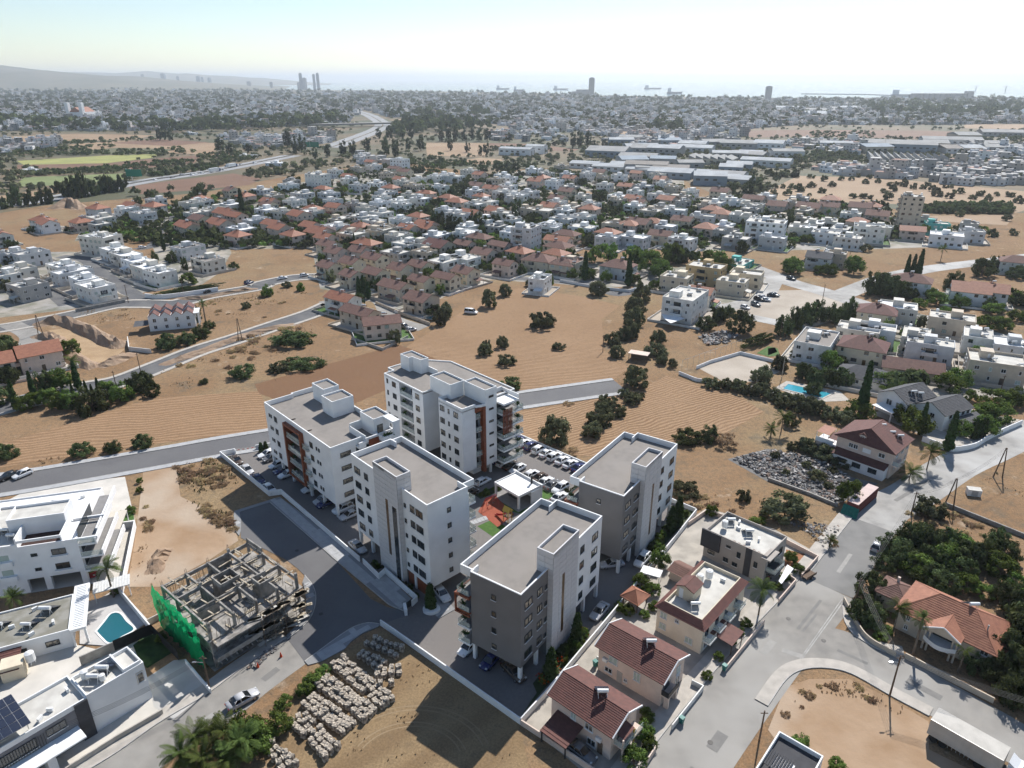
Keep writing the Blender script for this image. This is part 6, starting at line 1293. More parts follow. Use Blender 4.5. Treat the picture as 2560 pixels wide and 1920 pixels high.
# ---------------- poles, wires, lorry, container, rubble, street cars ----------------
def pole(p,h,label,lamp=False,m=WOODP):
    t=thing('utility_pole',label,'utility pole',(p[0],p[1],0),0,'utility poles'); b=MB(); b.bar((0,0,0),(0,0,h),.14,.10,8); b.build('post',m,t)
    b=MB(); b.box(-.5,.5,-.05,.05,h-.45,h-.35); b.build('crossarm',m,t)
    if lamp: b=MB(); b.bar((0,0,h-1.2),(-1.1,-.2,h-.9),.04); b.box(-1.6,-1.0,-.3,-.1,h-.95,h-.85); b.build('lamp_arm',STEEL,t)
    return Vector((p[0],p[1],h-.3))
def aframe(p,q,h,label):
    t=thing('utility_pole',label,'utility pole',(p[0],p[1],0),0,'utility poles'); d=V2(q)-V2(p)
    for s in (0,1): b=MB(); b.bar((d.x*s,d.y*s,0),(d.x*.5+(s-.5)*.2,d.y*.5,h),.15,.11,8); b.build('leg',WOODP,t)
    b=MB(); b.beam((d.x*.2,d.y*.2,h*.4),(d.x*.8,d.y*.8,h*.4),.12,.12); b.build('brace',WOODP,t); return Vector((p[0]+d.x/2,p[1]+d.y/2,h-.2))
k1=pole((55.24,77.58),7.7,'wooden power pole with lamp beside the lorry street junction',True); f1=pole((-44.64,78.76),6.5,'wooden pole at the driveway below the green net',True)
j1=pole((58.47,96.52),6.2,'wooden pole on the pavement beside the dark round trees'); l1=pole((82.71,124.76),5.5,'wooden pole by the narrow verge at the gravel road')
a1=aframe((91.74,128.46),(92.58,126.7),7,'A-frame twin timber pole at the concrete kerb, nearer one'); a2=aframe((109.17,139.91),(111.28,139.91),7.5,'A-frame twin timber pole beside the gravel road, further one')
k2=pole((33.75,70.0),5.5,'short wooden pole on the dry lot edge by the street'); w4=pole((78.54,65.12),8,'wooden power pole far right beyond the lorry')
pp=[pole(p,h,l) for p,h,l in (((-113.42,200.97),7,'pole on the verge opposite the lilac-gabled house'),((-113.97,187.83),6.5,'pole beside the cypress hedge on the winding road'),((-154.98,276.92),7.5,'pole at the corner of the white terrace row'),((-136.78,286.94),6.5,'pole by the white retaining wall on the upper road'),((126.3,279.12),7,'pole at the bend of the white dusty road'),((162.01,337.48),7,'pole on the dusty road far right'),((30.06,220.38),6,'lone post at the edge of the ploughed field'),((139.45,185.66),6,'pole beside the beige house and white van'),((93.84,235.32),7,'pole beside the dark tree row at the dusty yard'))]
aframe((-94.42,231.31),(-93.23,231.9),8,'twin pole on the winding road bank'); aframe((-167.97,238.58),(-166.25,238.58),7,'twin pole at the excavated plot')
LP=thing('street_lamp','tall pale street lamp beside the blue garden pool','street lamp',(*(81.31,197.63),0),0); b=MB(); b.bar((0,0,0),(0,0,7.5),.12,.08,8); b.bar((0,0,7.5),(1.4,.6,7.9),.06); b.build('post',STEEL,LP); b=MB(); b.box(1.2,2.0,.5,.8,7.85,7.98); b.build('lamp_head',FRAMEW,LP)
def wires(a,b,n,label,sp=.28,sag=.8):
    t=thing('power_line',label,'power line',(a.x,a.y,0),0); d=b-a; s=Vector((-d.y,d.x,0)).normalized()
    for i in range(n):
        m=MB(); o=s*((i-(n-1)/2)*sp); prev=None
        for k in range(13):
            u=k/12; p=Vector((0,0,a.z))+d*u+o-Vector((0,0,sag*4*u*(1-u))); 
            if prev is not None: m.bar(tuple(prev),tuple(p),.022,.022,4,cap=False)
            prev=p
        m.build('wire',BLACK,t)
wires(k1,j1,4,'bundle of power wires from junction pole up the street'); wires(k1,w4,5,'bundle of power wires from junction pole off to the right'); wires(j1,l1,3,'power wires above the dark trees along the verge'); wires(l1,a1,3,'power wires rising to the nearer A-frame pole'); wires(a1,a2,3,'power wires between the two A-frame poles')
wires(f1,Vector((*(-59.73,66.13),6)),4,'power wires across the solar-panel house front')
# lorry
def lorry():
    a=R_(-48); p=(56.59,70.38); t=thing('lorry','white box lorry parked on the dry lot beside the lorry street','lorry',(p[0],p[1],0),a)
    W=mat('lorry_white',(.52,.49,.44),(.44,.415,.37),scale=.7); L=8.6; w=2.9
    b=MB(); b.box(0,L,0,w,1.0,3.6); bx=b.build('cargo_box',W,t)
    for x in np.arange(.4,L,.75): q=MB(); q.box(x,x+.05,-.03,0,1.05,3.55); q.build('side_rib',W,bx)
    q=MB(); q.box(.0,L,-.05,.0,3.5,3.62); q.build('top_rail',STEEL,bx)
    b=MB(); b.box(-.1,L+2.2,.5,w-.5,.6,1.0); b.build('chassis',BLACK,t)
    b=MB(); b.add([(L+.5,.2,.7),(L+2.4,.2,.7),(L+2.4,w-.2,.7),(L+.5,w-.2,.7),(L+.5,.25,2.9),(L+1.9,.25,2.9),(L+1.9,w-.25,2.9),(L+.5,w-.25,2.9),(L+2.4,.2,1.7),(L+2.4,w-.2,1.7)],[(0,3,2,1),(4,5,6,7),(0,1,8,5,4),(3,7,6,9,2),(1,2,9,8),(8,9,6,5),(0,4,7,3)]); cb=b.build('cab',FRAMEW,t)
    q=MB(); q.quad((L+2.38,.4,1.78),(L+2.38,w-.4,1.78),(L+1.95,w-.4,2.75),(L+1.95,.4,2.75)); 
    for v in q.v: pass
    q.v=[(x+.04,y,z+.02) for x,y,z in q.v]; q.build('windscreen',CARGLASS,cb); q=MB(); q.quad((L+.9,.17,1.7),(L+2.1,.17,1.7),(L+1.8,.21,2.6),(L+.9,.21,2.6)); q.build('side_window',CARGLASS,cb)
    q=MB(); q.add([(L+.5,.4,2.9),(L+1.5,.4,2.9),(L+.5,.4,3.5),(L+.5,w-.4,2.9),(L+1.5,w-.4,2.9),(L+.5,w-.4,3.5)],[(0,1,2),(3,5,4),(1,4,5,2),(0,2,5,3)]); q.build('wind_deflector',FRAMEW,cb)
    wm=MB(); wm.bar((0,-.15,0),(0,.15,0),.48,.48,14); wme=wm.mesh('wheel',RUBBER)
    for x in (.9,2.0,6.2,L+1.3):
        for y in (.2,w-.2): place('wheel',wme,t,(x,y,.48))
    for i in range(6): q=MB(); q.box(2.6+i*.5,2.7+i*.5,.05,.12,.5,1.0); q.build('side_guard',STEEL,t)
lorry()
p=(69.76,126.12); a=heading((69.76,126.12),(76.91,132.78)); t=thing('shipping_container','long dark red shipping container with pale roof beside the gravel road','container',(p[0],p[1],0),a)
CRED=mat('container_red',(.20,.06,.055),(.15,.045,.04),scale=1); b=MB(); b.box(0,10.2,-2.2,0,.1,2.45); cc=b.build('body',CRED,t); b=MB(); b.box(0,10.2,-2.2,0,2.451,2.52); b.build('roof',mat('faded_pink_roof',(.60,.47,.43),(.52,.41,.38),scale=.6),cc)
for i in range(30): b=MB(); b.box(.1+i*.34,.24+i*.34,-2.24,-2.2,.2,2.35); b.build('corrugation',CRED,cc)
b=MB(); b.add([(-1.9,.4,.05),(-.1,.6,1.7),(-.1,-2.6,1.7),(-1.7,-2.9,.05)],[(0,1,2,3)]); b.add([(-1.9,.4,.04),(-.1,.6,1.69),(-.1,.6,0)],[(0,1,2)]); o=b.build('tarpaulin',mat('green_tarpaulin',(.03,.18,.13),(.02,.12,.09),scale=2),None,(p[0],p[1],0),a); tag(o,'green tarpaulin draped at the end of the red container','tarpaulin')
# rubble yard
def rubble(poly,n,name,label,seed,smin=.25,smax=1.1,zmax=.5):
    r=np.random.default_rng(seed); xs=[q[0] for q in poly]; ys=[q[1] for q in poly]; V=[]; C=[]
    F=[(0,3,2,1),(4,5,6,7),(0,1,5,4),(1,2,6,5),(2,3,7,6),(3,0,4,7)]
    pal=np.array([[.30,.28,.26],[.20,.19,.18],[.13,.125,.12],[.40,.38,.36],[.20,.14,.11],[.09,.09,.095]])
    k=0
    while k<n:
        x,y=r.uniform(min(xs),max(xs)),r.uniform(min(ys),max(ys))
        if not inside((x,y),poly): continue
        k+=1; s=r.uniform(smin,smax)*np.array([1,r.uniform(.4,1),r.uniform(.08,.4)]); M=Matrix.Rotation(r.uniform(0,6.28),3,'Z')@Matrix.Rotation(r.normal()*.35,3,'X')@Matrix.Rotation(r.normal()*.35,3,'Y')
        c=np.array([[sx,sy,sz] for sz in (-.5,.5) for sx,sy in ((-.5,-.5),(.5,-.5),(.5,.5),(-.5,.5))])*s; c=c@np.array(M).T+np.array([x,y,r.uniform(.05,zmax)]); col=pal[r.integers(0,6)]*r.uniform(.7,1.2)
        for f in F: V+=[c[i] for i in f]; C.append([*col,1])
    me=np_mesh(name,np.array(V),4,TINT,attr=C); o=place(name,me); return tag(o,label,None,None,'stuff')
TINT=bpy.data.materials.new('tinted_pieces'); TINT.use_nodes=True; _n=TINT.node_tree; _a=_n.nodes.new('ShaderNodeAttribute'); _a.attribute_name='tint'; _n.links.new(_a.outputs['Color'],_n.nodes['Principled BSDF'].inputs['Base Color']); _n.nodes['Principled BSDF'].inputs['Roughness'].default_value=.85
DUMP=mat('grey_rubble_ground',(.17,.165,.16),(.11,.105,.10),scale=.5,detail=9,coords='World'); mb=MB(); poly_sheet(mb,[(51.21,148.2),(62.55,153.38),(68.61,149.89),(73.37,146.53),(76.59,140.17),(81.74,137.15),(79.02,135.2),(70.74,129.59),(68.14,128.69),(64.63,132.34),(57.67,138.65),(57.5,137.67)],.02); struct('rubble_ground',mb,DUMP)
rubble([(52.58,148.2),(62.35,152.79),(68.61,149.89),(73.37,146.53),(76.59,140.17),(71.13,130.5),(68.52,129.59),(64.82,132.81),(57.84,139.15),(58.45,138.17)],1700,'rubble','broken grey stone and building rubble tipped on the plot',4,.15,.85)
rubble([(55.75,123.09),(65.87,120.63),(62.8,114.42),(59.29,112.94),(59.27,117.46)],160,'rubble','scattered pale debris on the dry verge',5,.2,.7,.2); rubble([(65.46,235.32),(76.09,241.54),(80.42,236.54),(73.61,228.22),(65.43,227.07)],300,'rubble','debris heap below the white villa',6,.3,1.4,.6); rubble([(-40.61,82.91),(-38.45,86.76),(-37.14,87.25),(-39.27,83.15)],160,'rubble','construction debris along the street edge',7,.15,.6,.2)
bwall('low grey concrete wall across the dry field at the right',[(91.61,128.18),(100.72,116.94),(106.67,109.91)],.9,CONC,.3)
bwall('low dark stone wall between rubble yard and dry plot',[(57.67,138.65),(64.63,132.34),(68.75,127.8)],.7,CONC,.4)
b=MB(); b.box(-1.3,1.3,-.8,.8,0,1.4); c=(100.21,132.58); o=b.build('transformer_cabinet',OFFWHITE,None,(*c,0),R_(-15)); tag(o,'pale metal cabinet standing alone in the dry field','cabinet'); 
b=MB(); b.box(-1.36,1.36,-.86,.86,1.401,1.5); b.build('cabinet_roof',ROOFP,o); b=MB(); b.box(-.6,.6,-.83,-.8,.1,1.3); b.build('cabinet_door',GREYR,o)
# road paint
for pts,w,z in (([(44.02,83.6),(57.06,97.83)],.18,.045),([(72.75,123.7),(75.6,121.22)],.35,.045),([(72.7,123.07),(74.94,120.81)],.12,.046),([(43.74,83.61),(57.33,98.74)],.16,.046)):
    b=MB(); strip(b,[V2(p) for p in pts],-w/2,w/2,z); struct('road_marking',b,mat('worn_road_paint',(.40,.39,.365),(.27,.262,.245),scale=.8))
for pts in ([(36.84,75.7),(41.25,80.63),(44.41,82.56),(48.09,82.91),(51.49,81.76),(55.41,77.58),(59.06,73.98)],[(56.57,96.97),(55.41,93.56),(55.36,90.59),(56.82,88.01),(58.63,86.39),(61.48,85.53)],):
    L=smooth_line(pts,5); s=1 if pts[0][1]<75 else -1
    pv=MB(); strip(pv,L,.16*s,2.3*s,.02,.16) if s>0 else strip(pv,L,-2.0,-.16,.02,.16); struct('pavement',pv,SIDEW); kb=MB(); strip(kb,L,0 if s>0 else -.16,.16 if s>0 else 0,.02,.18); struct('kerb',kb,KERB)
# street cars
for p,q,c,k,l in (((-38.93,76.53),(-37.13,78.22),'silver','sedan','silver saloon parked on the lower-left street by the palms'),((70.22,113.29),(72.77,116.28),'silver','hatch','silver hatchback parked on the street by the dark trees'),((-113.8,139.48),(-114.9,137.97),'black','sedan','dark car with red lights on the road behind the white flats'),((-111.14,140.25),(-111.91,138.97),'white','hatch','white hatchback with black roof on the road behind the flats'),((9.19,67.88),(11.01,66.13),'grey','sedan','dark car in the driveway beside the lowest cream house'),((-76.71,105.85),(-76.03,104.22),'red','hatch','red car at the garage of the white stepped flats'),((108.31,285.82),(111.38,284.97),'black','sedan','dark car at the dusty yard corner'),((103.23,279.12),(104.84,278.3),'white','hatch','white car at the left end of the dusty yard'),((125.72,312.72),(127.89,308.74),'black','suv','dark SUV in tree shade on the dusty road'),((134.19,193.65),(136.08,192.78),'white','suv','white SUV beside the beige flat house'),((91.77,268.8),(93.34,266.51),'white','hatch','white car parked lowest in the dusty yard'),((97.09,272.69),(98.6,268.8),'grey','suv','grey car next to the lowest white car in the yard'),((100.8,279.94),(103.29,277.48),'black','suv','dark car in the middle of the dusty yard row'),((103.02,282.43),(105.52,279.94),'silver','hatch','silver car behind the dark one in the dusty yard'),((109.22,286.68),(111.22,284.12),'grey','sedan','grey car at the top of the dusty yard row'),((-39.0,244.96),(-36.44,243.01),'grey','suv','grey car parked at the end of the lane by the field'),((-36.06,241.73),(-34.35,243.01),'silver','hatch','silver car at the field end of the lane'),((-128.48,291.92),(-125.93,295.52),'black','sedan','dark car on the upper road below the white wall'),((-116.05,305.82),(-113.57,310.72),'black','suv','dark SUV on the upper road mid bend'),((-103.58,313.73),(-101.14,316.17),'white','sedan','white saloon on the upper road'),((-95.02,318.85),(-92.01,321.58),'white','hatch','white hatchback furthest right on the upper road'),((-197.41,377.44),(-195.04,380.28),'white','hatch','white car by the bend near the four-storey white block'),((-115.95,305.15),(-114.37,308.06),'navy','hatch','dark blue car at the hedge on the upper road'),((47.18,105.66),(48.48,106.99),'grey','hatch','grey car half hidden at the pavement trailer')):
    car(p,heading(p,q),k,c,l,'cars on the streets')
car((-15.78,262.26),heading((-18.28,263.0),(-13.74,261.53)),'van','white','long white van parked alone on the ploughed field','cars on the streets')
tr_=thing('utility_trailer','low brown trailer parked on the pavement before the modern house','trailer',(*(53.68,104.65),0),.6); b=MB(); b.box(-1.4,1.4,-.7,.7,.5,.6); b.box(-1.4,1.4,-.7,-.64,.6,1.0); b.box(-1.4,1.4,.64,.7,.6,1.0); b.build('load_bed',WOODP,tr_); 
for y in (-.75,.75): place('wheel',CARS['hatch']['wheel'],tr_,(0,y,.33))
cone=MB(); cone.bar((0,0,0),(0,0,.75),.2,.04,8); cm_=cone.mesh('traffic_cone',mat('cone_orange',(.5,.06,.02)))
for p,l in (((-39.01,83.15),'orange traffic cone nearer the silver car on street edge'),((-36.09,85.29),'orange traffic cone nearer the turning area')): tag(place('traffic_cone',cm_,None,(*p,.05),0,1.2),l,'traffic cone')
for p,l in (((23.76,72.9),'teal wheelie bin at the second cream house gate'),((32.42,82.56),'teal wheelie bin before the tiled-skirt house'),((12.79,83.38),'green wheelie bin between the two gabled houses')):
    t=thing('wheelie_bin',l,'bin',(*p,.1),.7); b=MB(); b.add([(-.22,-.25,0),(.22,-.25,0),(.22,.25,0),(-.22,.25,0),(-.3,-.33,.95),(.3,-.33,.95),(.3,.33,.95),(-.3,.33,.95)],[(0,3,2,1),(0,1,5,4),(1,2,6,5),(2,3,7,6),(3,0,4,7)]); b.build('body',mat('teal_plastic',(.03,.17,.15),rough=.5),t); b=MB(); b.box(-.33,.33,-.36,.36,.95,1.05); b.build('lid',MATS['teal_plastic'],t)

PATCH=mat('asphalt_patch',(.205,.197,.183),(.175,.168,.158),scale=1,coords='World'); PATCHL=mat('pale_asphalt_patch',(.33,.315,.29),(.28,.27,.25),scale=1,coords='World')
for i,(a,b_,w) in enumerate((((39.44,86.0),(42.01,88.76),1.2),((46.89,91.38),(53.5,98.43),.5),((26.87,68.59),(29.13,71.17),1.6),((42.7,86.76),(45.44,85.29),1.0),((51.48,86.76),(54.91,83.85),.6),((59.34,80.63),(62.63,77.16),1.2),((59.69,105.97),(64.44,111.49),.7),((21.84,63.46),(23.87,65.79),.9),((-37.4,80.63),(-35.83,82.91),1.1),((-43.99,72.32),(-42.4,74.48),.8),((47.53,90.86),(51.42,94.96),.4),((82.09,130.04),(94.18,138.65),.8))):
    b=MB(); strip(b,[V2(a),V2(b_)],-w/2,w/2,.047+.001*(i%3)); struct('road_patch',b,PATCH if i%3 else PATCHL)
mh=MB(); mh.prism([(.38*math.cos(k*.5236),.38*math.sin(k*.5236)) for k in range(12)],0,.02); mhm=mh.mesh('manhole_cover',mat('cast_iron',(.06,.055,.05),rough=.6))
for p,l in (((46.24,93.83),'round manhole cover before the tiled-skirt house'),((26.99,69.68),'round manhole cover before the gabled houses'),((50.1,88.77),'round manhole cover at the junction'),((-32.24,94.96),'round manhole cover in the turning area'),((-41.17,112.52),'round manhole cover in the upper turning area')): tag(place('manhole_cover',mhm,None,(*p,.05)),l,'manhole cover')

# ---------------- suburb houses ----------------
WALLS=dict(W=WHITE,O=OFFWHITE,C=CREAM,B=BEIGE,P=PINKW,G=GREYR,T=mat('turquoise_render',(.12,.42,.38)),Y=mat('ochre_render',(.48,.36,.20),(.42,.31,.17),scale=.5),D=DGREY)
ROOFS=dict(b=TILED,r=TILER,d=TILE,s=ROOFP,g=ROOFG,k=TILEG,w=mat('white_roof_paint',(.75,.75,.74),(.66,.66,.64),scale=.3))
WN=dict(W='white',O='off-white',C='cream',B='beige',P='pinkish',G='grey',T='turquoise',Y='ochre',D='dark grey'); RN=dict(b='brown gable roof',r='red tiled roof',d='dark red roof',s='pale flat roof',g='grey flat roof',k='slate roof',w='white flat roof')
DIST={}; WV=[WHITE,OFFWHITE,OFFWHITE,mat('ivory_render',(.66,.62,.55),(.55,.52,.46),scale=.5),mat('dull_white_render',(.60,.60,.60),(.50,.50,.50),scale=.5)]
def H(where,kind,wall,roof,fl,pts,ang=-40,L=11,D=9,jit=5,lod=1,yard=True,rise=None):
    for p in pts:
        y=p[1]; a=ang+rng.uniform(-jit,jit)+(0 if rng.random()<.7 else 90 if kind in('flat','block') else 0); l,d=L*rng.uniform(.88,1.15),D*rng.uniform(.88,1.12)
        rn=RN[roof] if kind in ('flat','block') else RN[roof].replace('gable','hipped') if kind=='hip' else RN[roof].replace('tiled roof','gable roof')
        simple_house(kind,p,l,d,R_(a),fl,rng.choice(WV) if wall in 'WO' else WALLS[wall],ROOFS[roof],f'{WN[wall]} house with {rn}' if kind!='block' else f'{WN[wall]} apartment block',where,'houses '+where,lod,rise,y<600,yard and y<700)
        DIST.setdefault(where,[]).append((p,max(l,d)))
f_='by the ploughed field'
H(f_,'gable','C','b',2,[(-82.81,317.09),(-74.03,324.46),(-69.28,301.34),(-65.08,333.26),(-59.61,305.15),(-50.03,313.02),(-41.76,318.13),(-38.31,293.08),(-28.37,297.62),(-20.46,307.08)],-40,10,7.5,4)
H(f_,'gable','P','b',2,[(-3.15,321.26),(-13.57,343.69),(-24.44,363.77),(-5.88,361.15),(-75.24,348.52),(-86.19,346.09)],-35,10,8)
H(f_,'gable','B','d',2,[(-37.34,361.15)],-40,13,11); H(f_,'gable','B','b',2,[(-47.71,283.53),(-35.07,265.23)],-38,12,9,2); H(f_,'flat','O','s',2,[(-53.9,365.1),(-30.93,327.71),(-23.13,333.26),(-45.36,363.77)],-35,13,10)
H(f_,'flat','W','w',2,[(11.89,293.98),(-59.6,407.8),(22.0,407.8)],-25,11,8); H(f_,'flat','B','s',2,[(-74.2,407.8),(-86.99,389.06)],-30,13,11); H(f_,'gable','P','r',2,[(-99.51,380.28),(-48.4,407.8)],-40,11,9)
H(f_,'block','W','s',5,[(7.23,363.77)],-30,12,11); H(f_,'hip','C','b',2,[(12.63,329.91),(24.08,321.26),(23.65,358.55),(-17.36,380.28),(29.93,389.06)],-30,12,9)
H(f_,'gable','W','r',2,[(-65.46,265.76)],-35,12,8,2); H(f_,'gable','B','b',2,[(-55.24,248.05)],-38,14,8,2); H(f_,'gable','P','b',2,[(-45.67,236.54)],20,13,8,2)
w_='in the white terrace row'
H(w_,'flat','W','w',2,[(-196.91,350.98),(-186.34,340.15),(-175.27,327.71),(-163.92,315.04),(-154.19,305.15),(-203.93,317.09),(-192.98,306.11),(-181.69,294.88),(-169.77,281.85)],-38,13,9,3)
H(w_,'block','W','w',3,[(-212.0,366.43)],-25,17,12,2); H(w_,'flat','W','g',2,[(-163.14,356.0),(-142.97,329.91)],-35,14,10,3); H(w_,'flat','O','s',2,[(-219.09,311.02),(-220.03,301.34),(-243.15,343.69),(-233.17,341.32),(-251.34,338.98)],-35,12,10); H(w_,'flat','G','s',2,[(-198.37,283.53)],-35,13,11,2,yard=False)
l_='beside the winding road'
H(l_,'gable','P','r',2,[(-147.56,207.64),(-155.84,198.22)],40,11,10,2,lod=0); H(l_,'gable','W','r',2,[(-273.0,421.2),(-277.9,386.1)],-40,12,9); H(l_,'gable','B','r',2,[(-186.1,411.1),(-174.5,424.7)],-40,12,9)
c_='below the highway'
H(c_,'hip','W','r',2,[(-282.2,431.8),(-271.9,474.3),(-239.1,483.1)],-30,13,10); H(c_,'flat','O','s',2,[(-251.3,439.3),(-231.7,452.1),(-215.3,501.7),(-217.8,492.3),(-150.4,501.7),(-191.4,558.6),(-178.2,583.2),(-155.2,539.6),(-199.5,457.5)],-35,14,11)
H(c_,'gable','P','r',2,[(-188.8,415.4),(-169.7,420.0),(-181.7,457.5),(-132.9,449.5),(-167.7,501.7),(-117.4,480.1),(-131.8,406.5),(-106.92,395.91)],-38,12,10); H(c_,'flat','W','w',2,[(-190.2,489.2),(-134.7,535.9),(-152.6,429.4),(-153.2,404.4),(-159.4,468.6),(-128.1,457.5)],-35,14,10)
H(c_,'block','W','s',4,[(-160.1,605.3)],-35,16,12); H(c_,'flat','O','w',1,[(-463.3,711.9),(-245.7,772.4),(-302.1,852.3),(-523.4,1226.6)],-10,18,10,yard=False)
t_='in the suburb centre'
H(t_,'flat','O','s',2,[(-89.7,605.3),(-110.0,596.2),(-121.8,578.9),(-93.8,543.3),(-93.2,444.3),(-82.9,457.5),(-49.6,638.9),(-3.2,578.9),(-6.5,543.3),(35.3,605.3),(67.2,654.5),(-16.9,501.7),(-4.5,454.8),(-33.8,449.5),(30.6,434.3),(43.6,441.8),(104.3,578.9),(123.7,596.2),(40.6,408.7)],-35,13,10)
H(t_,'flat','B','s',2,[(-111.3,659.8),(-77.4,578.9),(-73.2,400.1),(38.8,480.1),(126.0,570.7),(89.6,463.0),(59.6,417.7),(19.6,465.8),(7.5,471.4)],-30,13,11)
H(t_,'flat','W','w',2,[(-138.7,624.1),(-64.9,514.9),(-74.5,489.2),(-39.8,682.1),(21.1,693.7),(13.3,543.3),(-24.9,489.2),(77.1,525.2),(3.9,528.8),(-65.9,638.9),(65.51,379.94),(51.07,378.03),(22.0,413.2),(105.2,465.8)],-32,13,9)
H(t_,'gable','P','r',2,[(-144.6,758.2),(-59.2,406.5),(-49.8,417.7),(-28.6,654.5),(-15.3,566.6),(20.0,609.9),(50.0,629.0),(-10.7,465.8),(-26.2,454.8),(86.8,514.9),(109.4,511.6)],-38,12,9)
H(t_,'gable','C','b',2,[(-98.2,676.4),(-88.58,397.99),(-28.1,583.2),(80.1,670.8),(74.9,422.3),(81.22,387.78),(32.5,514.9)],-35,12,10); H(t_,'block','W','s',4,[(-108.5,718.2)],-35,13,12); H(t_,'hip','P','r',2,[(-38.5,501.7),(67.8,417.7),(83.7,424.7)],-30,12,10)
r_='in the right-hand suburb'
H(r_,'flat','O','s',2,[(152.6,518.3),(161.6,486.1),(117.1,441.8),(188.9,427.0),(253.9,393.85),(145.2,439.3),(172.77,391.8),(212.8,452.1)],-28,13,10); H(r_,'gable','P','b',2,[(171.6,514.9),(178.4,486.1),(197.1,480.1),(231.3,480.1),(228.3,449.5)],-30,13,10)
H(r_,'hip','P','r',2,[(224.5,511.6),(132.2,454.8),(239.9,483.1)],-30,12,10); H(r_,'flat','W','w',2,[(141.7,446.9),(165.4,406.5),(235.58,385.79),(178.7,422.3)],-28,15,11); H(r_,'block','W','s',4,[(139.91,393.85)],-25,19,12,2); H(r_,'block','O','s',3,[(196.91,393.85)],-25,17,12,2); H(r_,'block','B','s',7,[(235.4,427.0)],-20,10,10,2); H(r_,'flat','G','s',2,[(205.0,518.3),(118.9,395.91)],-30,12,10)
H(r_,'gable','P','r',2,[(224.3,400.1)],-25,14,9); H(r_,'flat','T','s',2,[(247.9,417.7)],-20,13,9)
m_='past the gravel road'
H(m_,'flat','W','g',2,[(99.21,218.23)],-32,15,11,2,0); H(m_,'flat','O','s',2,[(117.32,228.22),(123.25,228.22),(133.74,222.57),(133.8,214.03),(154.22,222.57)],-30,12,9,3,0); H(m_,'hip','C','d',2,[(133.57,249.39),(112.05,213.0)],-30,13,10,3,0); H(m_,'flat','B','s',2,[(155.71,240.27),(145.12,198.54)],-28,15,11,3,0)
H(m_,'gable','B','b',1,[(122.01,201.29)],-25,18,8,2,0); H(m_,'hip','W','k',1,[(104.6,194.96)],-35,13,9,2,0); H(m_,'hip','W','b',2,[(168.66,292.82),(234.59,326.29)],-30,14,10,3); H(m_,'gable','W','r',2,[(184.21,277.48),(191.71,277.48)],-30,13,11,3); H(m_,'flat','W','w',2,[(160.78,213.0),(143.27,253.49)],-28,13,10,3,0); H(m_,'gable','W','k',2,[(146.59,335.19)],-30,12,9); H(m_,'flat','B','s',2,[(155.71,339.8)],-30,11,9)
n_='above the ploughed field'
H(n_,'flat','W','s',3,[(65.48,259.14)],-32,16,11,1,0); H(n_,'gable','W','r',2,[(75.34,274.27)],-32,9,8,1,0); H(n_,'flat','Y','s',3,[(84.57,303.9)],-30,14,11,2,0); H(n_,'flat','C','s',2,[(70.29,296.43),(101.78,302.0),(92.61,291.04)],-30,12,9,3); H(n_,'hip','W','b',2,[(48.38,317.82)],-35,13,10,2); H(n_,'flat','B','b',2,[(27.71,324.14)],-35,12,10); H(n_,'flat','T','s',1,[(108.46,335.19)],-35,16,9)
# further houses filling the blocks
SUBM=mat('suburb_yards',(.30,.285,.265),(.36,.315,.26),scale=.04,detail=4,c3=(.14,.14,.095),scale3=.13,con3=(.40,.68),coords='World')
SUB=[[(-244.01,395.91),(-273.9,463.0),(-252.2,511.6),(-224.7,525.2),(-202.3,596.2),(-179.3,654.5),(-159.7,699.7),(-89.85,378.03),(-148.38,376.13),(-192.6,422.3)],[(-163.5,699.7),(-159.6,794.8),(-95.9,751.2),(-66.7,676.4),(-15.4,687.8),(22.8,751.2),(101.0,687.8),(153.5,654.5),(91.57,376.13),(48.73,372.39),(38.2,446.9),(20.0,408.7),(-35.23,395.91),(-58.45,376.13),(-91.57,376.13)],[(129.9,562.6),(156.7,554.7),(180.5,532.3),(220.6,518.3),(257.2,501.7),(249.4,468.6),(245.1,436.8),(279.9,422.3),(255.56,383.82),(197.06,376.13),(87.83,368.72)],[(-121.2,424.7),(-74.6,435.5),(-42.47,395.12),(-3.9,411.1),(35.39,392.07),(29.88,325.54),(5.21,309.04),(-9.34,313.02),(-18.1,301.34),(-27.46,286.94),(-39.78,260.07),(-56.3,283.53),(-82.72,297.62)],[(11.77,330.69),(52.7,349.38),(78.5,335.19),(103.23,344.53),(114.52,326.29),(117.59,303.9),(110.1,289.28),(79.1,272.69),(63.92,289.28),(58.66,303.9),(38.21,298.27),(11.1,309.73)],[(133.69,265.01),(146.07,259.14),(158.3,249.39),(172.38,224.8),(152.7,185.66),(121.12,182.46),(97.12,187.3),(95.55,207.01),(112.38,235.32)],[(-272.16,366.43),(-231.59,369.13),(-205.99,366.43),(-166.2,323.39),(-146.8,297.62),(-155.69,292.19),(-161.8,280.19),(-173.44,267.5),(-197.26,255.79)],[(-201.35,395.12),(-179.3,439.2),(-145.83,366.43),(-136.4,325.54),(-136.34,305.15),(-145.8,297.62),(-165.4,329.91)]]
for q in SUB:
    mb=MB(); poly_sheet(mb,q,.012); struct('suburb_ground',mb,SUBM)
allh=[h for v in DIST.values() for h in v]
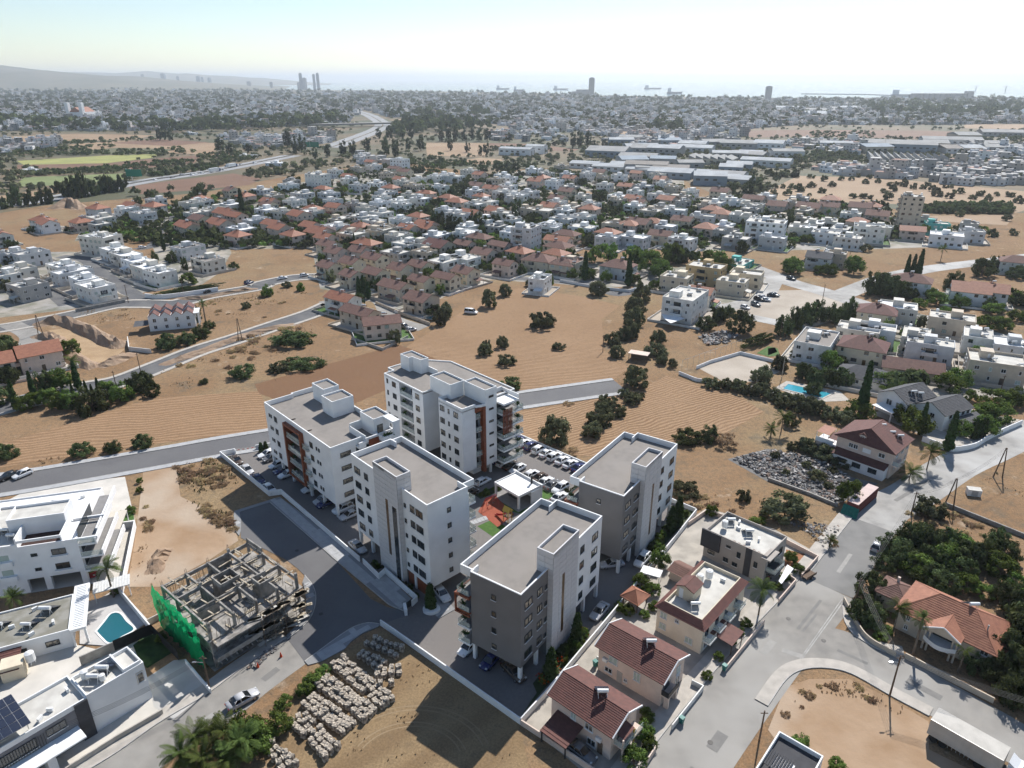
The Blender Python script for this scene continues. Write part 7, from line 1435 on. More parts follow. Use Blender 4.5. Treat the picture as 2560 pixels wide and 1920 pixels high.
for q,where,n in ((SUB[0],c_,26),(SUB[1],t_,62),(SUB[2],r_,26),(SUB[3],f_,12)):
    k=0; tr=0; xs=[p[0] for p in q]; ys=[p[1] for p in q]
    while k<n and tr<4000:
        tr+=1; y=1/rng.uniform(1/max(ys),1/min(ys)); x=rng.uniform(min(xs),max(xs)); p=(x,y)
        if not inside(p,q) or any(math.hypot(x-h[0][0],y-h[0][1])<13.5 for h in allh) or any(min((x-v.x)**2+(y-v.y)**2 for v in L)<(w/2+7)**2 for L,w in roads): continue
        k+=1; ty=rng.choice((('flat','O','s'),('flat','W','w'),('flat','B','s'),('gable','P','r'),('gable','C','b'),('flat','G','s'),('hip','P','r'),('flat','W','s'))); H(where,*ty,2,[p],-36,rng.uniform(10,13),rng.uniform(8,10)); allh.append((p,12))
# house with three rows of small gables
p=(-129.35,241.1); t=thing('many_gabled_house','white house with rows of small dark red gables beside the winding road','house',(*p,0),R_(18))
wall_box(t,15,9,5.4,WHITE)
for i in range(4):
    for j in range(2):
        wall_box(t,3.6,4.4,5.4+j*.7,WHITE,1.5,'y',.1+i*3.75,.05+j*4.5,5.2,'gable_wall'); sloped_roof(t,3.6,4.4,5.4+j*.7,1.5,TILE,'gable',.12,0,'y',.1+i*3.75,.05+j*4.5)
    window(t,(2+i*3.7,-.006,3.9),0,1.1,1.4,2,FRAMEW); window(t,(2+i*3.7,-.006,1.4),0,1.1,1.3,2,FRAMEW)
for x in (15.1,16.4): 
    for y in (.3,3,6): b=MB(); b.bar((x,y,0),(x,y,5.2),.16,.16,8); b.build('column',WHITE,t)
b=MB(); b.box(15,16.8,0,6.4,5.2,5.5); b.build('porch_roof',WHITE,t); b=MB(); b.quad((-5,-1,2.6),(-.1,-1,2.6),(-.1,4,3.2),(-5,4,3.2)); b.build('carport_roof',TILEG,t)
bwall('pale retaining wall beside the many-gabled house',[(-132.71,231.85),(-127.16,221.46),(-118.84,219.26)],1.5,OFFWHITE)
bwall('long white retaining wall with hedge on the upper road',smooth_line([(-151.49,284.12),(-143.55,282.41),(-133.84,287.61),(-125.14,293.89)],3),1.8,WHITE,.4)
bwall('grey wall below the white terrace row',[(-168.91,264.06),(-156.36,277.43)],1.3,CONC,.4)
bwall('white wall bounding the dusty building plot, upper side',[(57.36,205.23),(62.94,210.18),(74.8,218.0),(84.79,209.68)],1.1); bwall('white wall bounding the dusty plot beside the ploughed field',[(51.04,200.94),(55.03,195.46),(61.9,192.81),(70.91,188.95),(82.69,176.23)],1.1)
bwall('pale wall along the lane beside the small turquoise pool',[(-54.76,275.32),(-43.54,262.14),(-30.03,247.99)],1.2,BEIGE,.2); bwall('garden wall round the paired-panel house at the field edge',[(-55.67,232.67),(-43.01,221.7),(-36.28,234.48)],1.0,SIDEW,.2); bwall('white garden wall beneath the tall cypresses',[(21.37,309.19),(37.97,296.71),(49.69,292.14),(57.82,299.51)],1.2)
for nm,pts,m,l in (('pool_water',[(-34.82,259.35),(-31.16,262.26),(-29.6,260.07),(-30.14,254.67),(-33.61,256.5)],POOLB,'a'),('pool_water',[(78.65,189.79),(81.71,193.65),(92.11,186.48),(87.67,182.86)],POOLB,'b')):
    mb=MB(); poly_sheet(mb,pts,.12); struct(nm,mb,m); tag(wall_mesh(pts,.16,.5,0,True).build('pool_coping',SIDEW),kind='structure')
mb=MB(); poly_sheet(mb,[(76.91,190.64),(82.15,195.84),(94.81,188.12),(95.0,181.68),(87.86,180.9),(83.95,181.68)],.05); struct('pool_terrace',mb,SIDEW)
lawn([(78.11,187.3),(84.58,182.46),(82.67,180.9),(75.78,187.3)],LAWN,.07); lawn([(80.66,219.3),(86.67,225.93),(89.03,223.68),(87.55,217.17),(83.42,216.11)],LAWN,.07); lawn([(85.82,223.68),(88.53,224.8),(87.79,220.38),(83.67,217.17)],LAWN,.07)
mb=MB(); poly_sheet(mb,[(55.58,253.49),(63.44,248.05),(56.73,242.18),(55.38,248.05)],2.8); tag(mb.build('awning',WHITE),'white awning deck below the white three-storey house','awning')
t=thing('field_shed','small open shed with pale sheet roof at the field edge','shed',(*(37.38,213.0),0),R_(-25)); b=MB(); b.box(-.2,6.2,-.2,3.2,2.4,2.55); b.build('roof',PINKW,t); b=MB(); b.box(0,6,2.9,3,0,2.4); b.build('back_wall',WOODP,t)
for x in (.1,5.9): b=MB(); b.box(x-.08,x+.08,0,.16,0,2.4); b.build('post',WOODP,t)
# tennis-court fence
t=thing('ball_court_fence','tall thin wire fence posts along the dusty plot','fence',(*(52.65,204.59),0),0); q0,q1=V2((52.65,204.59)),V2((76.62,223.68))
for i in range(12): e=(q1-q0)*(i/11); b=MB(); b.bar((e.x,e.y,0),(e.x,e.y,3.2),.04); b.build('post',STEEL,t)
b=MB(); b.bar((0,0,3.2),(*(q1-q0),3.2),.04); b.build('rail',STEEL,t)
# ---------------- sheds and industrial halls ----------------
HL=[]
def hall(p,L,D,h,ang,wall,roof,label,saw=0,rise=None,group='industrial halls'):
    L*=.66; D*=.95; h*=.85; a=R_(ang-14); t=thing('industrial_hall',label,'industrial building',(p[0]-math.cos(a)*L/2,p[1]-math.sin(a)*L/2,0),a,group); wall_box(t,L,D,h,wall)
    HL.append(t.name)
    if saw:
        for i in range(saw):
            b=MB(); x0,x1=L*i/saw,L*(i+1)/saw; b.add([(x0,0,h),(x1,0,h),(x1,D,h),(x0,D,h),(x0,0,h+rise),(x0,D,h+rise)],[(4,1,2,5),(0,4,5,3),(0,1,4),(3,5,2)]); b.build('sawtooth_roof',roof,t)
    else:
        b=MB(); ym=D/2; r_=rise or D*.09; b.quad((-.4,-.4,h),(L+.4,-.4,h),(L+.4,ym,h+r_),(-.4,ym,h+r_)); b.quad((L+.4,D+.4,h),(-.4,D+.4,h),(-.4,ym,h+r_),(L+.4,ym,h+r_)); b.quad((-.4,-.4,h),(-.4,ym,h+r_),(-.4,D+.4,h)); b.quad((L+.4,-.4,h),(L+.4,D+.4,h),(L+.4,ym,h+r_)); b.build('roof',roof,t)
    for i in range(int(L/7)): lod_window(t,(3.5+i*7,-.006,h*.6),0,3.2,1.6,FRAME,GLASS)
    for y in np.arange(4,D-2,9): b=MB(); b.box(L,L+.05,y,y+4,0,h*.7); b.build('roller_door',GREYR,t)
BLU=mat('blue_grey_sheet',(.28,.33,.37),(.24,.28,.32),scale=.1); LS=mat('light_sheet_roof',(.40,.42,.43),(.31,.325,.335),scale=.1); DS=mat('grey_sheet_roof',(.30,.30,.29),(.24,.24,.235),scale=.1)
for a in (((106.1,852.3),70,45,9,-8,BLU,DS,'long blue-grey arched hall with dark roof beyond the suburb'),((160.4,898.5),60,40,8,-10,GREYR,DS,'grey hall next to the long blue-grey hall'),((71.2,744.4),45,22,6,-12,OFFWHITE,LS,'low pale sheet shed beside the poplar row'),((93.1,718.2),50,24,6,-12,OFFWHITE,LS,'low pale shed second in the yard row'),((123.8,693.7),55,26,6,-12,OFFWHITE,LS,'low pale shed third in the yard row'),((141.5,665.3),60,30,7,-12,BLU,LS,'blue-walled shed at the end of the yard row'),((170.6,665.3),50,26,6,-15,BLU,LS,'pale-roofed shed left of the grey gable hall'),((181.8,619.3),52,26,7,-18,GREYR,LS,'grey gable hall beside the orchard slope'),((290.5,960.6),70,35,9,-8,GREYR,DS,'brown-grey hall behind the white factory'),((325.0,949.7),55,35,10,-12,WHITE,LS,'white-blue hall with bright roof'),((461.5,928.6),70,40,12,-10,BLU,DS,'large blue-grey hall, left of the pair'),((485.9,908.3),85,45,12,-10,BLU,DS,'large blue-grey hall, right of the pair'),((593.3,1006.9),110,35,10,-4,OFFWHITE,DS,'very long pale hall far right'),((599.8,908.3),60,35,8,-6,GREYR,DS,'grey hall at the right edge'),((2.6,879.4),60,18,9,-8,WHITE,LS,'white commercial building with dark glass front'),((27.0,898.5),35,16,11,-8,WHITE,LS,'tall white office cube beside the commercial building'),((218.7,918.3),80,30,7,-10,OFFWHITE,LS,'pale roofed works behind the white factory'),((1148.2,2094.7),120,50,9,-4,BLU,LS,'distant blue shed near the port'),((800.6,2200.8),110,50,9,-4,OFFWHITE,LS,'distant white shed behind the olive field'),((809.9,1998.3),110,50,10,-4,GREYR,DS,'distant grey shed behind the olive field'),((769.7,1175.6),90,40,8,-4,GREYR,DS,'distant low grey shed at the right edge'),((426.2,983.2),60,25,7,-8,WHITE,LS,'small white works beside the dark orchard')):
    hall(*a)
hall((258.6,758.2),75,24,8,-14,OFFWHITE,LS,'long white factory with a row of dark windows'); hall((208.3,779.8),70,30,7,-14,CREAM,DS,'factory with sawtooth roof beside the white factory',6,3); hall((416.0,772.4),120,60,6,-8,GREYR,DS,'huge hall with many sawtooth roof bays',12,4)

def berm(pts,w,h,seed,m=None):
    L=smooth_line(pts,5); r=random.Random(seed); n=len(L); mb=MB(); k=7
    offs=[offset_line(L,w*(j/(k-1)-.5)) for j in range(k)]
    for j in range(k):
        for i in range(n):
            z=h*math.sin(math.pi*j/(k-1))**1.3*(min(1,i/3)*min(1,(n-1-i)/3))*r.uniform(.65,1.15); mb.v.append((offs[j][i].x+r.uniform(-.3,.3),offs[j][i].y+r.uniform(-.3,.3),z-.02))
    for j in range(k-1):
        for i in range(n-1): a=j*n+i; mb.f.append((a,a+n,a+n+1,a+1)); mb.m.append(0)
    return tag(mb.build('earth_bank',m or EARTH),kind='structure')
BANK=mat('bank_soil',(.24,.16,.105),(.33,.235,.16),scale=.5,detail=9,coords='World',bump=.6,bdist=.2)
for pts,w,h,sd_ in (([(-175.6,247.59),(-166.94,251.63),(-151.71,241.1),(-137.14,228.97),(-130.67,225.53)],7,3.0,1),([(-168.43,237.34),(-158.22,232.49),(-148.42,221.09),(-137.21,210.62),(-129.93,206.67)],6,2.4,2),([(-130.19,207.15),(-126.67,211.63),(-124.84,220.0)],5,2.0,3),([(-65.34,105.52),(-66.51,109.95),(-66.15,113.54)],3.2,1.5,4),([(-63.98,104.87),(-62.18,106.52)],2.5,1.2,5),([(-110.86,207.99),(-104.13,218.23),(-97.23,230.54),(-90.47,240.27),(-78.9,250.75)],4,1.3,6),([(-320.1,501.7),(-314.6,514.9),(-297.4,501.7)],12,6,7),([(-139.63,283.53),(-128.09,282.43),(-117.53,292.82),(-109.49,298.27)],3,1.2,8)):
    berm(pts,w,h,sd_,BANK)
mb=MB(); poly_sheet(mb,[(-166.55,242.37),(-162.22,244.96),(-146.69,234.9),(-132.65,223.29),(-129.55,223.29),(-128.78,215.75),(-131.31,210.62),(-140.06,215.75),(-152.97,228.97)],.03); struct('field',mb,mat('straw_pit_floor',(.40,.28,.165),(.32,.215,.12),scale=.2,coords='World'))

for q,n,wh in (([(56.4,779.8),(132.6,794.8),(175.0,751.2),(148.9,633.9),(104.9,665.3),(60.2,724.6)],7,'in the works beyond the suburb'),([(141.6,1057.6),(243.1,1057.6),(199.4,861.2),(127.7,879.4)],9,'in the upper works yard'),([(231.8,1031.6),(362.7,1006.9),(308.3,779.8),(222.1,654.5),(180.4,614.5),(139.2,605.3)],12,'in the works beside the orchard'),([(515.4,1113.6),(706.8,1143.7),(677.1,960.6),(548.4,879.4),(420.2,861.2)],8,'in the far right works'),([(755.6,2200.8),(1538.4,2448.2),(1145.1,1755.0),(641.0,1755.0)],14,'in the port works')):
    xs=[p[0] for p in q]; ys=[p[1] for p in q]; k=0
    while k<n:
        p=(rng.uniform(min(xs),max(xs)),1/rng.uniform(1/max(ys),1/min(ys)))
        if not inside(p,q): continue
        k+=1; rm=rng.choice((LS,DS,BLU,ROOFG,LS)); wl=rng.choice((OFFWHITE,GREYR,BLU,BEIGE)); f=1+p[1]/2500
        hall(p,rng.uniform(22,48)*f,rng.uniform(16,28)*f,rng.uniform(5,8)*f,rng.uniform(-20,20),wl,rm,None); o=bpy.data.objects[HL[-1]]; late(o,{OFFWHITE:'pale',GREYR:'grey',BLU:'blue-grey',BEIGE:'beige'}[wl]+' shed with '+{LS:'light sheet roof',DS:'dark sheet roof',BLU:'blue-grey roof',ROOFG:'brown-grey roof'}[rm],wh,'industrial building','industrial halls')

# ---------------- trees ----------------
def TT(kind,where,desc,items,lod=None,name=None,group=None):
    for p,r,h in items:
        y=p[1]; o=tree(p,r*rng.uniform(.9,1.1),h*rng.uniform(.9,1.1),kind,name,(y>330) if lod is None else lod,.1 if kind in('olive','dark') else .06 if kind=='pine' else .2)
        late(o,desc,where,'tree',group or 'trees '+where)
TT('olive','on the ploughed field','lone grey-green bush tree',[((-9.14,271.35),3.6,8),((11.46,246.93),4.2,7),((-9.06,217.86),2.2,4),((-8.47,222.74),1.8,4.5),((-3.08,224.97),2.1,4.5),((-1.43,209.62),2.7,4.2),((15.53,223.29),2.8,2.2),((-2.85,286.94),3.0,5.5),((36.11,288.41),4,6.5)])
TT('olive','at the edge of the ploughed field','bushy grey-green tree',[((-25.37,257.21),2.8,6),((-26.35,248.92),2.9,5.5),((46.98,262.04),4,7),((44.56,246.73),4.2,7.5),((41.54,235.32),3.6,6.5),((38.76,232.91),3,5),((34.14,228.22),3,5),((34.08,216.11),3,4),((52.5,279.12),4,8),((50.15,229.37),2.8,5),((47.08,217.17),3.5,5),((47.58,209.97),1.8,3.2),((50.27,207.01),1.6,3),((36.32,192.35),4.0,6)])
TT('olive','between the two ploughed fields','dark round bush',[((31.82,184.85),1.8,2.6),((33.46,180.51),2.6,3),((35.85,183.25),1.7,2.6),((26.11,178.59),2.8,3.8),((24.94,174.13),2.4,3.2),((27.89,172.68),2.6,3.4),((22.59,167.09),3.6,5),((20.39,160.5),2.8,4)])
tag(shrub((10.46,156.98),4.1,6.6,'olive'),'large lone round grey-green bush behind the rear parking wall','tree'); tag(shrub((14.16,150.74),2.2,2,'dry'),'low brown scrub bush against the rear parking wall','shrub'); tag(shrub((-0.07,191.38),3.2,2.6,'dark',1.2),'low dark shrub beside the tall block and new road','shrub'); tag(shrub((15.69,179.26),1.6,.8,'dry'),'small dry scrub strip below the new road','shrub')
for p,r,h,k,l in (((43.74,157.36),4.0,3.0,'dark','low dark shrub mound behind the rear grey block, leftmost'),((49.38,157.98),2.6,4,'dark','taller dark bush behind the rear grey block'),((52.47,155.53),3.4,3.2,'dry','brownish bush mound behind the rear grey block'),((56.58,124.78),6.0,4.2,'olive','very large dark sprawling bush on the dry plot'),((49.66,130.52),1.6,2.6,'olive','small upright bush on the dry plot'),((37.5,132.84),3.6,2.6,'olive','grey-green scrub mound beside the rear grey block'),((49.76,121.44),1.8,1.4,'green','low bright shrub behind the modern house'),((-74.67,228.22),8,5.0,'dark','big dark spreading shrub thicket below the terrace houses'),((-65.76,207.01),7,3.2,'dark','long dark shrub thicket on the dry slope'),((-72.51,204.12),3.2,3,'olive','grey-green shrub at the end of the long thicket'),((-81.65,199.45),4.0,4.2,'dark','dark round bush on the dry slope'),((-91.47,194.08),1.5,1.6,'dark','small dark bush on the dry slope'),((-101.83,286.68),2.6,4.2,'green','round green bush on the triangular plot'),((-104.64,269.57),2.0,3,'olive','smaller bush on the triangular plot'),((-97.54,300.12),2.2,3,'olive','left bush beside the upper road'),((-90.25,294.61),1.8,3.4,'green','right bush beside the upper road')):
    tag(shrub(p,r,h,k,.7 if r>5 else .95,.25 if r>5 else None),l,'shrub')
for p,r,l in (((-120.9,149.13),2.9,'round dark green roadside bush at the left edge'),((-103.15,150.26),2.6,'round dark green roadside bush, second from the left edge'),((-96.68,152.0),2.2,'round dark green roadside bush, third from the left edge'),((-90.65,154.66),2.6,'round dark green roadside bush nearest the new road')): tag(shrub(p,r,r*1.25,'dark'),l,'shrub','roadside bushes')
# garden belt left of the site
TT('green','in the garden belt by the winding road','light green tree',[((-131.31,190.34),3.4,6.5),((-109.24,181.41),3.2,5.5),((-115.44,184.57),2.8,5),((-121.34,177.57),3,5),((-128.63,179.09),3,5),((-133.16,176.08),3,5),((-132.02,178.33),2.6,4.5),((-123.66,176.08),2.6,4.5)],0)
TT('dark','in the garden belt by the winding road','dark green tree',[((-135.88,189.5),3,6),((-107.52,188.66),3.4,6),((-114.39,175.34),4.6,6.5),((-142.76,179.09),3.4,5),((-102.31,185.38),2.4,3.5),((-157.38,207.64),4,8),((-166.21,218.93),4,6),((-149.67,194.65),3,5)],0)
TT('dark','beside the many-gabled house','dark bushy tree',[((-115.71,224.41),4.2,5),((-111.01,228.97),3.2,4.6),((-108.64,234.9),3,5),((-118.07,253.01),3.2,6),((-109.74,244.96),2,3)],0)
for p,h,w,l in (((-126.58,190.34),8.5,1,'tall fat cypress beside the winding road'),((-121.32,185.38),4.6,1,'slim young cypress, first of the row by the road'),((-118.2,182.98),4.4,1,'slim young cypress, second of the row by the road'),((-118.28,186.19),5,1,'slim young cypress, third of the row by the road'),((-124.21,183.77),4.2,1,'slim young cypress left of the row'),((-135.37,183.77),8,.9,'dark cypress below the red-gabled house'),((-135.54,176.08),8.5,.9,'dark cypress furthest left in the garden belt'),((94.17,173.33),15,.75,'tallest cypress beside the oval pool garden'),((103.48,160.75),9,.8,'cypress between dark red roof and slate villa'),((105.58,152.2),10.5,.9,'fat cypress at the white curving wall'),((115.64,158.23),5.5,.8,'small cypress in the villa row, first'),((116.55,158.54),5.3,.8,'small cypress in the villa row, second'),((117.8,159.17),5.6,.8,'small cypress in the villa row, third'),((118.87,159.49),5.2,.8,'small cypress in the villa row, fourth'),((50.76,302.0),14,.9,'very tall dark cypress above the ploughed field, right one'),((32.73,311.72),13,.9,'very tall dark cypress above the ploughed field, left one'),((-62.99,283.53),9,1,'cypress in the clump by the terrace houses, left'),((-61.08,283.53),9.5,1,'cypress in the clump by the terrace houses, middle'),((-59.01,282.68),7,1.4,'cypress in the clump by the terrace houses, right'),((-181.7,486.1),16,1,'tall lone cypress among houses below the highway'),((177.57,313.73),11,.9,'tall cypress beside the white dusty road, left'),((180.71,314.74),11,.9,'tall cypress beside the white dusty road, middle'),((184.12,315.76),13,.9,'tall cypress beside the white dusty road, right'),((-183.16,371.86),10,.8,'thin cypress left of the white grey-fronted house'),((-180.11,374.63),9,.8,'thin cypress right of the street bend'),((-83.99,377.44),8,.8,'thin cypress before the grey flat house')):
    tag(cypress(p,h,w),l,'tree','cypresses')
for p,r,k,l in (((-69.3,99.1,6.3),3.0,2,'slim palm with drooping fronds beside the pool wall'),((62.1,90.6,5.0),2.2,0,'bright palm at the left of the orange-roofed villa'),((62.9,85.8,7.1),1.9,2,'slender palm before the villa porch, left'),((67.9,82.2,4.1),1.7,2,'slender palm before the villa porch, right'),((95.9,143.3,4.6),3.4,0,'large feathery palm beside the gravel road'),((89.4,138.6,2.1),3.0,0,'low palm under the large house corner'),((68.7,162.0,4.3),2.8,0,'palm on the dry plot left of the large house'),((65.2,159.5,2.3),2.4,0,'short palm at the edge of the rubble yard'),((41.5,94.7,5.1),3.0,2,'palm between the tiled-skirt house and the street'),((61.2,113.7,1.6),1.6,0,'small low palm on the dry verge'),((-132.0,198.2,5.3),2.8,0,'palm before the red-gabled house'),((-111.3,246.3,8.8),2.2,0,'tall palm behind the many-gabled house'),((-239.4,486.1,3.1),3,0,'palm row tree in the quarter below the highway'),((-83.5,95.0,3.4),2.2,0,'palm behind the olive-grey roof'),((-37.0,334.4,2.8),3,0,'palm among the cream terrace houses'),((-28.9,329.9,4.4),3,0,'palm beside the white mixed-roof house'),((-58.5,249.4,2.2),2.6,0,'palm at the long beige house'),((213.3,349.4,5.8),3,0,'palm at the far side of the white dusty road')):
    tag(palm(p[:2],max(p[2],1.5),r,k),l,'tree','palms')
# palm and banana clump at the bottom
for i,(p,h,r) in enumerate((((-42.03,67.52),3.6,3.0),((-40.27,68.95),3.0,2.8),((-42.63,65.28),3.4,3.0),((-37.71,67.52),4.2,3.2),((-39.71,64.78),3.0,3.0),((-36.08,65.96),3.4,3.0),((-35.1,66.82),3.8,3.0),((-36.91,64.12),3.0,3.0))): late(palm(p,h,r,i%2),'leafy yellow-green palm','in the clump at the bottom edge','tree','palms at the bottom edge')
TT('green','at the bottom street corner','bright leafy tree',[((-36.33,70.42),2.6,3.6),((-34.67,68.77),2.6,3.6),((-32.29,71.74),1.7,2.6),((-30.49,78.22),1.4,1.6),((-29.57,79.96),1.4,1.5),((-28.63,81.76),1.3,1.3),((-32.87,75.91),1.3,1.4),((16.04,66.13),1.9,3.6),((18.17,70.61),1.4,2.4),((18.99,73.49),1.2,1.8),((39.12,69.32),1.3,1.3),((42.58,65.96),1.2,1.2)],0)
# right woods
TT('dark','in the thicket beside the parked silver hatchback','dark evergreen tree',[((72.67,111.47),2.8,4.6),((77.06,114.03),3.2,5),((79.24,111.83),3.2,5),((80.3,115.9),2.6,4),((83.42,112.19),3.2,5),((85.08,109.01),3,4.5),((72.87,107.97),3,4.5),((77.84,107.63),3.2,4.6),((68.68,107.29),2,3),((81.61,105.62),2.6,4),((87.69,108.32),2.8,5),((92.89,110.41),2.6,4.5),((92.95,113.29),2.6,5)],0)
TT('green','in the thicket beside the parked silver hatchback','leafy green tree',[((73.79,105.62),3,4.2),((79.94,108.32),2.6,4.2),((85.4,112.56),2.4,3.6),((89.01,105.62),2.8,4)],0)
tag(shrub((86.79,124.76),3.2,4.4,'olive'),'grey-green round tree at the fork of the gravel road','tree'); tag(tree((71.53,129.14),2.4,5.8,'green','leafy_tree',0),'upright leafy tree beside the red container','tree')
TT('dark','on the corner before the orange-roofed villa','round glossy dark tree',[((62.57,99.64),2.7,4.4),((58.92,93.84),2.5,4.2),((59.32,92.2),1.9,3.4),((64.77,100.87),1.9,3.2)],0)
TT('dark','behind the orange-roofed villa','dense dark tree',[((76.08,102.11),3,4),((73.83,103.7),2.6,3.6),((84.74,96.97),3,5.5),((84.37,92.2),3.2,6),((80.59,86.76),3.4,7),((75.76,82.91),3,6.5),((75.48,79.52),3.4,7),((72.42,81.53),2.2,4.5),((72.18,76.53),2.6,5),((80.01,82.91),3.4,7.5),((76.61,77.37),3.2,7),((70.73,82.22),1.8,3.2)],0)
TT('green','behind the orange-roofed villa','lighter leafy tree',[((80.24,101.49),2,3.2),((82.0,99.64),2,2.8),((89.48,100.25),2.4,3.6),((81.89,89.29),2,3),((60.84,90.59),1.2,1.4),((59.28,89.29),1.2,1.2)],0)
TT('green','in the gardens round the slate villa','light green leafy tree',[((102.68,162.04),4,6.5),((91.8,170.12),4,6),((114.06,160.75),2.8,4.5),((120.33,161.4),3.4,4.6),((127.69,169.43),4,5.5),((124.74,170.12),3,4),((102.75,168.04),3,5),((133.72,178.59),4,5),((126.74,188.95),4,5.5),((131.39,192.35),3.6,5),((113.99,192.35),3.4,4.5),((107.79,191.49),3.4,4.5),((118.19,193.21),3,4.2),((139.17,178.59),3.4,5),((128.49,181.68),1.8,3),((109.54,188.12),3.2,4)],0)
TT('dark','above the oval pool','dark round tree',[((88.01,198.54),3.2,5.2),((90.46,194.08),3.4,5.4),((93.53,192.35),3.4,5.2),((96.96,193.21),3,5),((86.47,186.48),2.4,3.6),((91.97,215.07),2.2,4),((102.5,207.99),3,4)],0)
TT('olive','in the hedge line beside the dusty plot','olive-brown hedge tree',[((58.27,191.49),2.6,3.4),((62.11,190.64),2.2,3),((65.68,188.95),2.6,3.8),((68.28,186.48),2.4,3.4),((71.34,185.66),2.8,4.2),((73.57,182.46),2.8,4.2),((74.62,195.84),3,5.2),((83.0,205.07),2.6,5),((76.66,180.13),2.6,4),((79.04,177.84),2.6,4),((81.37,175.6),2.6,4),((78.94,174.42),2.8,4),((82.14,172.97),3,4.4),((84.39,170.83),3,4.2),((74.9,178.14),2.6,3.6),((87.52,168.04),2.6,3.6),((72.76,166.0),2.2,4),((71.43,152.2),2.6,3.4),((74.59,148.2),3,3.4),((77.49,145.99),3,3.2),((69.09,139.15),2,2)],0)
TT('dark','round the dusty yard','dark upright tree',[((95.8,237.78),3.2,8),((102.69,245.41),3.4,9),((108.92,250.75),3.4,8.5),((114.29,253.49),3.4,8),((119.34,252.11),3.6,8),((125.1,253.49),3.4,10),((151.29,289.28),4,10),((155.18,289.28),4,10),((157.37,285.82),4,9),((161.7,285.82),4,8),((189.4,296.43),4,9)],0)
TT('dark','round the dusty yard','broad dark tree',[((81.11,240.27),4.6,8.5),((78.39,256.29),3,5),((83.09,260.58),2.6,4),((69.68,244.11),3.6,5),((165.63,284.12),3,4)],0)
hd=place('hedge',None,None,(*(80.06,224.8),0),heading((77.0,223.68),(91.0,235.32))); place('foliage',CR['dark'][0],hd,(5,0,1.3),0,(9.5,2.2,2.6)); tag(hd,'long clipped dark hedge beside the small lawn','hedge')
hd=place('hedge',None,None,(*(-137.94,286.91),0),heading((-146.37,292.19),(-130.23,305.15))); place('foliage',CR['dark'][1],hd,(4,1.5,1.8),0,(15,1.6,2.2)); tag(hd,'long dark hedge on top of the white retaining wall','hedge')
hd=place('hedge',None,None,(*(-111.74,183.77),0),heading((-115.77,184.57),(-107.74,182.98))); place('foliage',CR['dark'][2],hd,(0,0,.8),0,(5.5,1.1,1.5)); tag(hd,'clipped hedge beside the winding road','hedge')
TT('green','by the lane above the ploughed field','bright green leafy tree',[((40.66,344.53),5,9),((47.78,346.94),5,9),((62.62,339.8),6,10),((65.09,328.48),6,10),((67.41,317.82),5.5,9),((60.0,344.53),5,9),((77.63,344.53),6,10),((92.97,342.15),5,8),((99.13,339.8),5,8),((99.96,328.48),4,7),((26.91,313.73),3,5),((34.75,313.73),3,5),((42.1,309.73),3,5),((53.89,305.82),3,4.5),((61.35,296.43),2.6,4.5),((132.35,330.69),4.5,7),((130.38,324.14),4.5,7),((158.91,324.14),5,8),((142.22,324.14),3,4),((146.19,322.0),3.4,5),((203.65,274.27),4,6),((177.71,271.12),4,5),((169.8,274.27),3.6,5),((172.11,244.11),4.4,5),((175.48,242.82),4,4.6),((161.19,271.12),3,3.4),((186.29,263.52),4,4),((188.69,253.49),3.4,4),((164.59,259.14),3,3.6)])
TT('dark','by the lane above the ploughed field','dark broad tree',[((81.5,349.38),5.5,9),((86.16,344.53),5,8),((51.55,317.82),3.6,7),((216.08,319.9),5,8),((228.81,315.76),4.5,6),((228.12,330.69),5,7),((185.79,322.0),3,5)])
# trees between the suburb houses
for where,hs in DIST.items():
    for (p,s) in hs:
        for q in range(2 if p[1]<420 else 1):
            if rng.random()<.28: continue
            a=rng.uniform(0,6.28); d=s*.62+rng.uniform(1.5,4); c=(p[0]+math.cos(a)*d,p[1]+math.sin(a)*d)
            if any(math.hypot(c[0]-h[0][0],c[1]-h[0][1])<h[1]*.6 for h in hs): continue
            if any(min((c[0]-v.x)**2+(c[1]-v.y)**2 for v in L)<(w/2+2)**2 for L,w in roads): continue
            k=rng.choice(('dark','green','green','olive','dark','yellow' if rng.random()<.3 else 'dark')); o=tree(c,rng.uniform(1.8,3.6),rng.uniform(3.5,7),k,None,p[1]>230,.2); late(o,{'dark':'dark garden tree','green':'green garden tree','olive':'grey-green garden tree','yellow':'yellow-green garden tree'}[k],where,'tree','trees '+where)
TT('pine','in the dark pine row','dark pine',[((-47.6,441.8),3.8,10.4),((-42.4,427.0),3.8,11.2),((-37.9,417.7),4.1,12.0),((-33.9,413.2),4.1,11.2),((-30.6,417.7),3.8,9.6),((-22.9,427.0),3.8,11.2),((-20.3,431.8),3.8,12.0),((-15.6,431.8),3.4,8.0),((-11.8,431.8),3.4,8.8),((-8.1,431.8),3.4,8.8),((-3.4,431.8),3.8,8.0),((1.4,446.9),3.8,13.6),((3.4,468.6),3.8,13.6),((-17.3,427.0),3.8,8.8)])
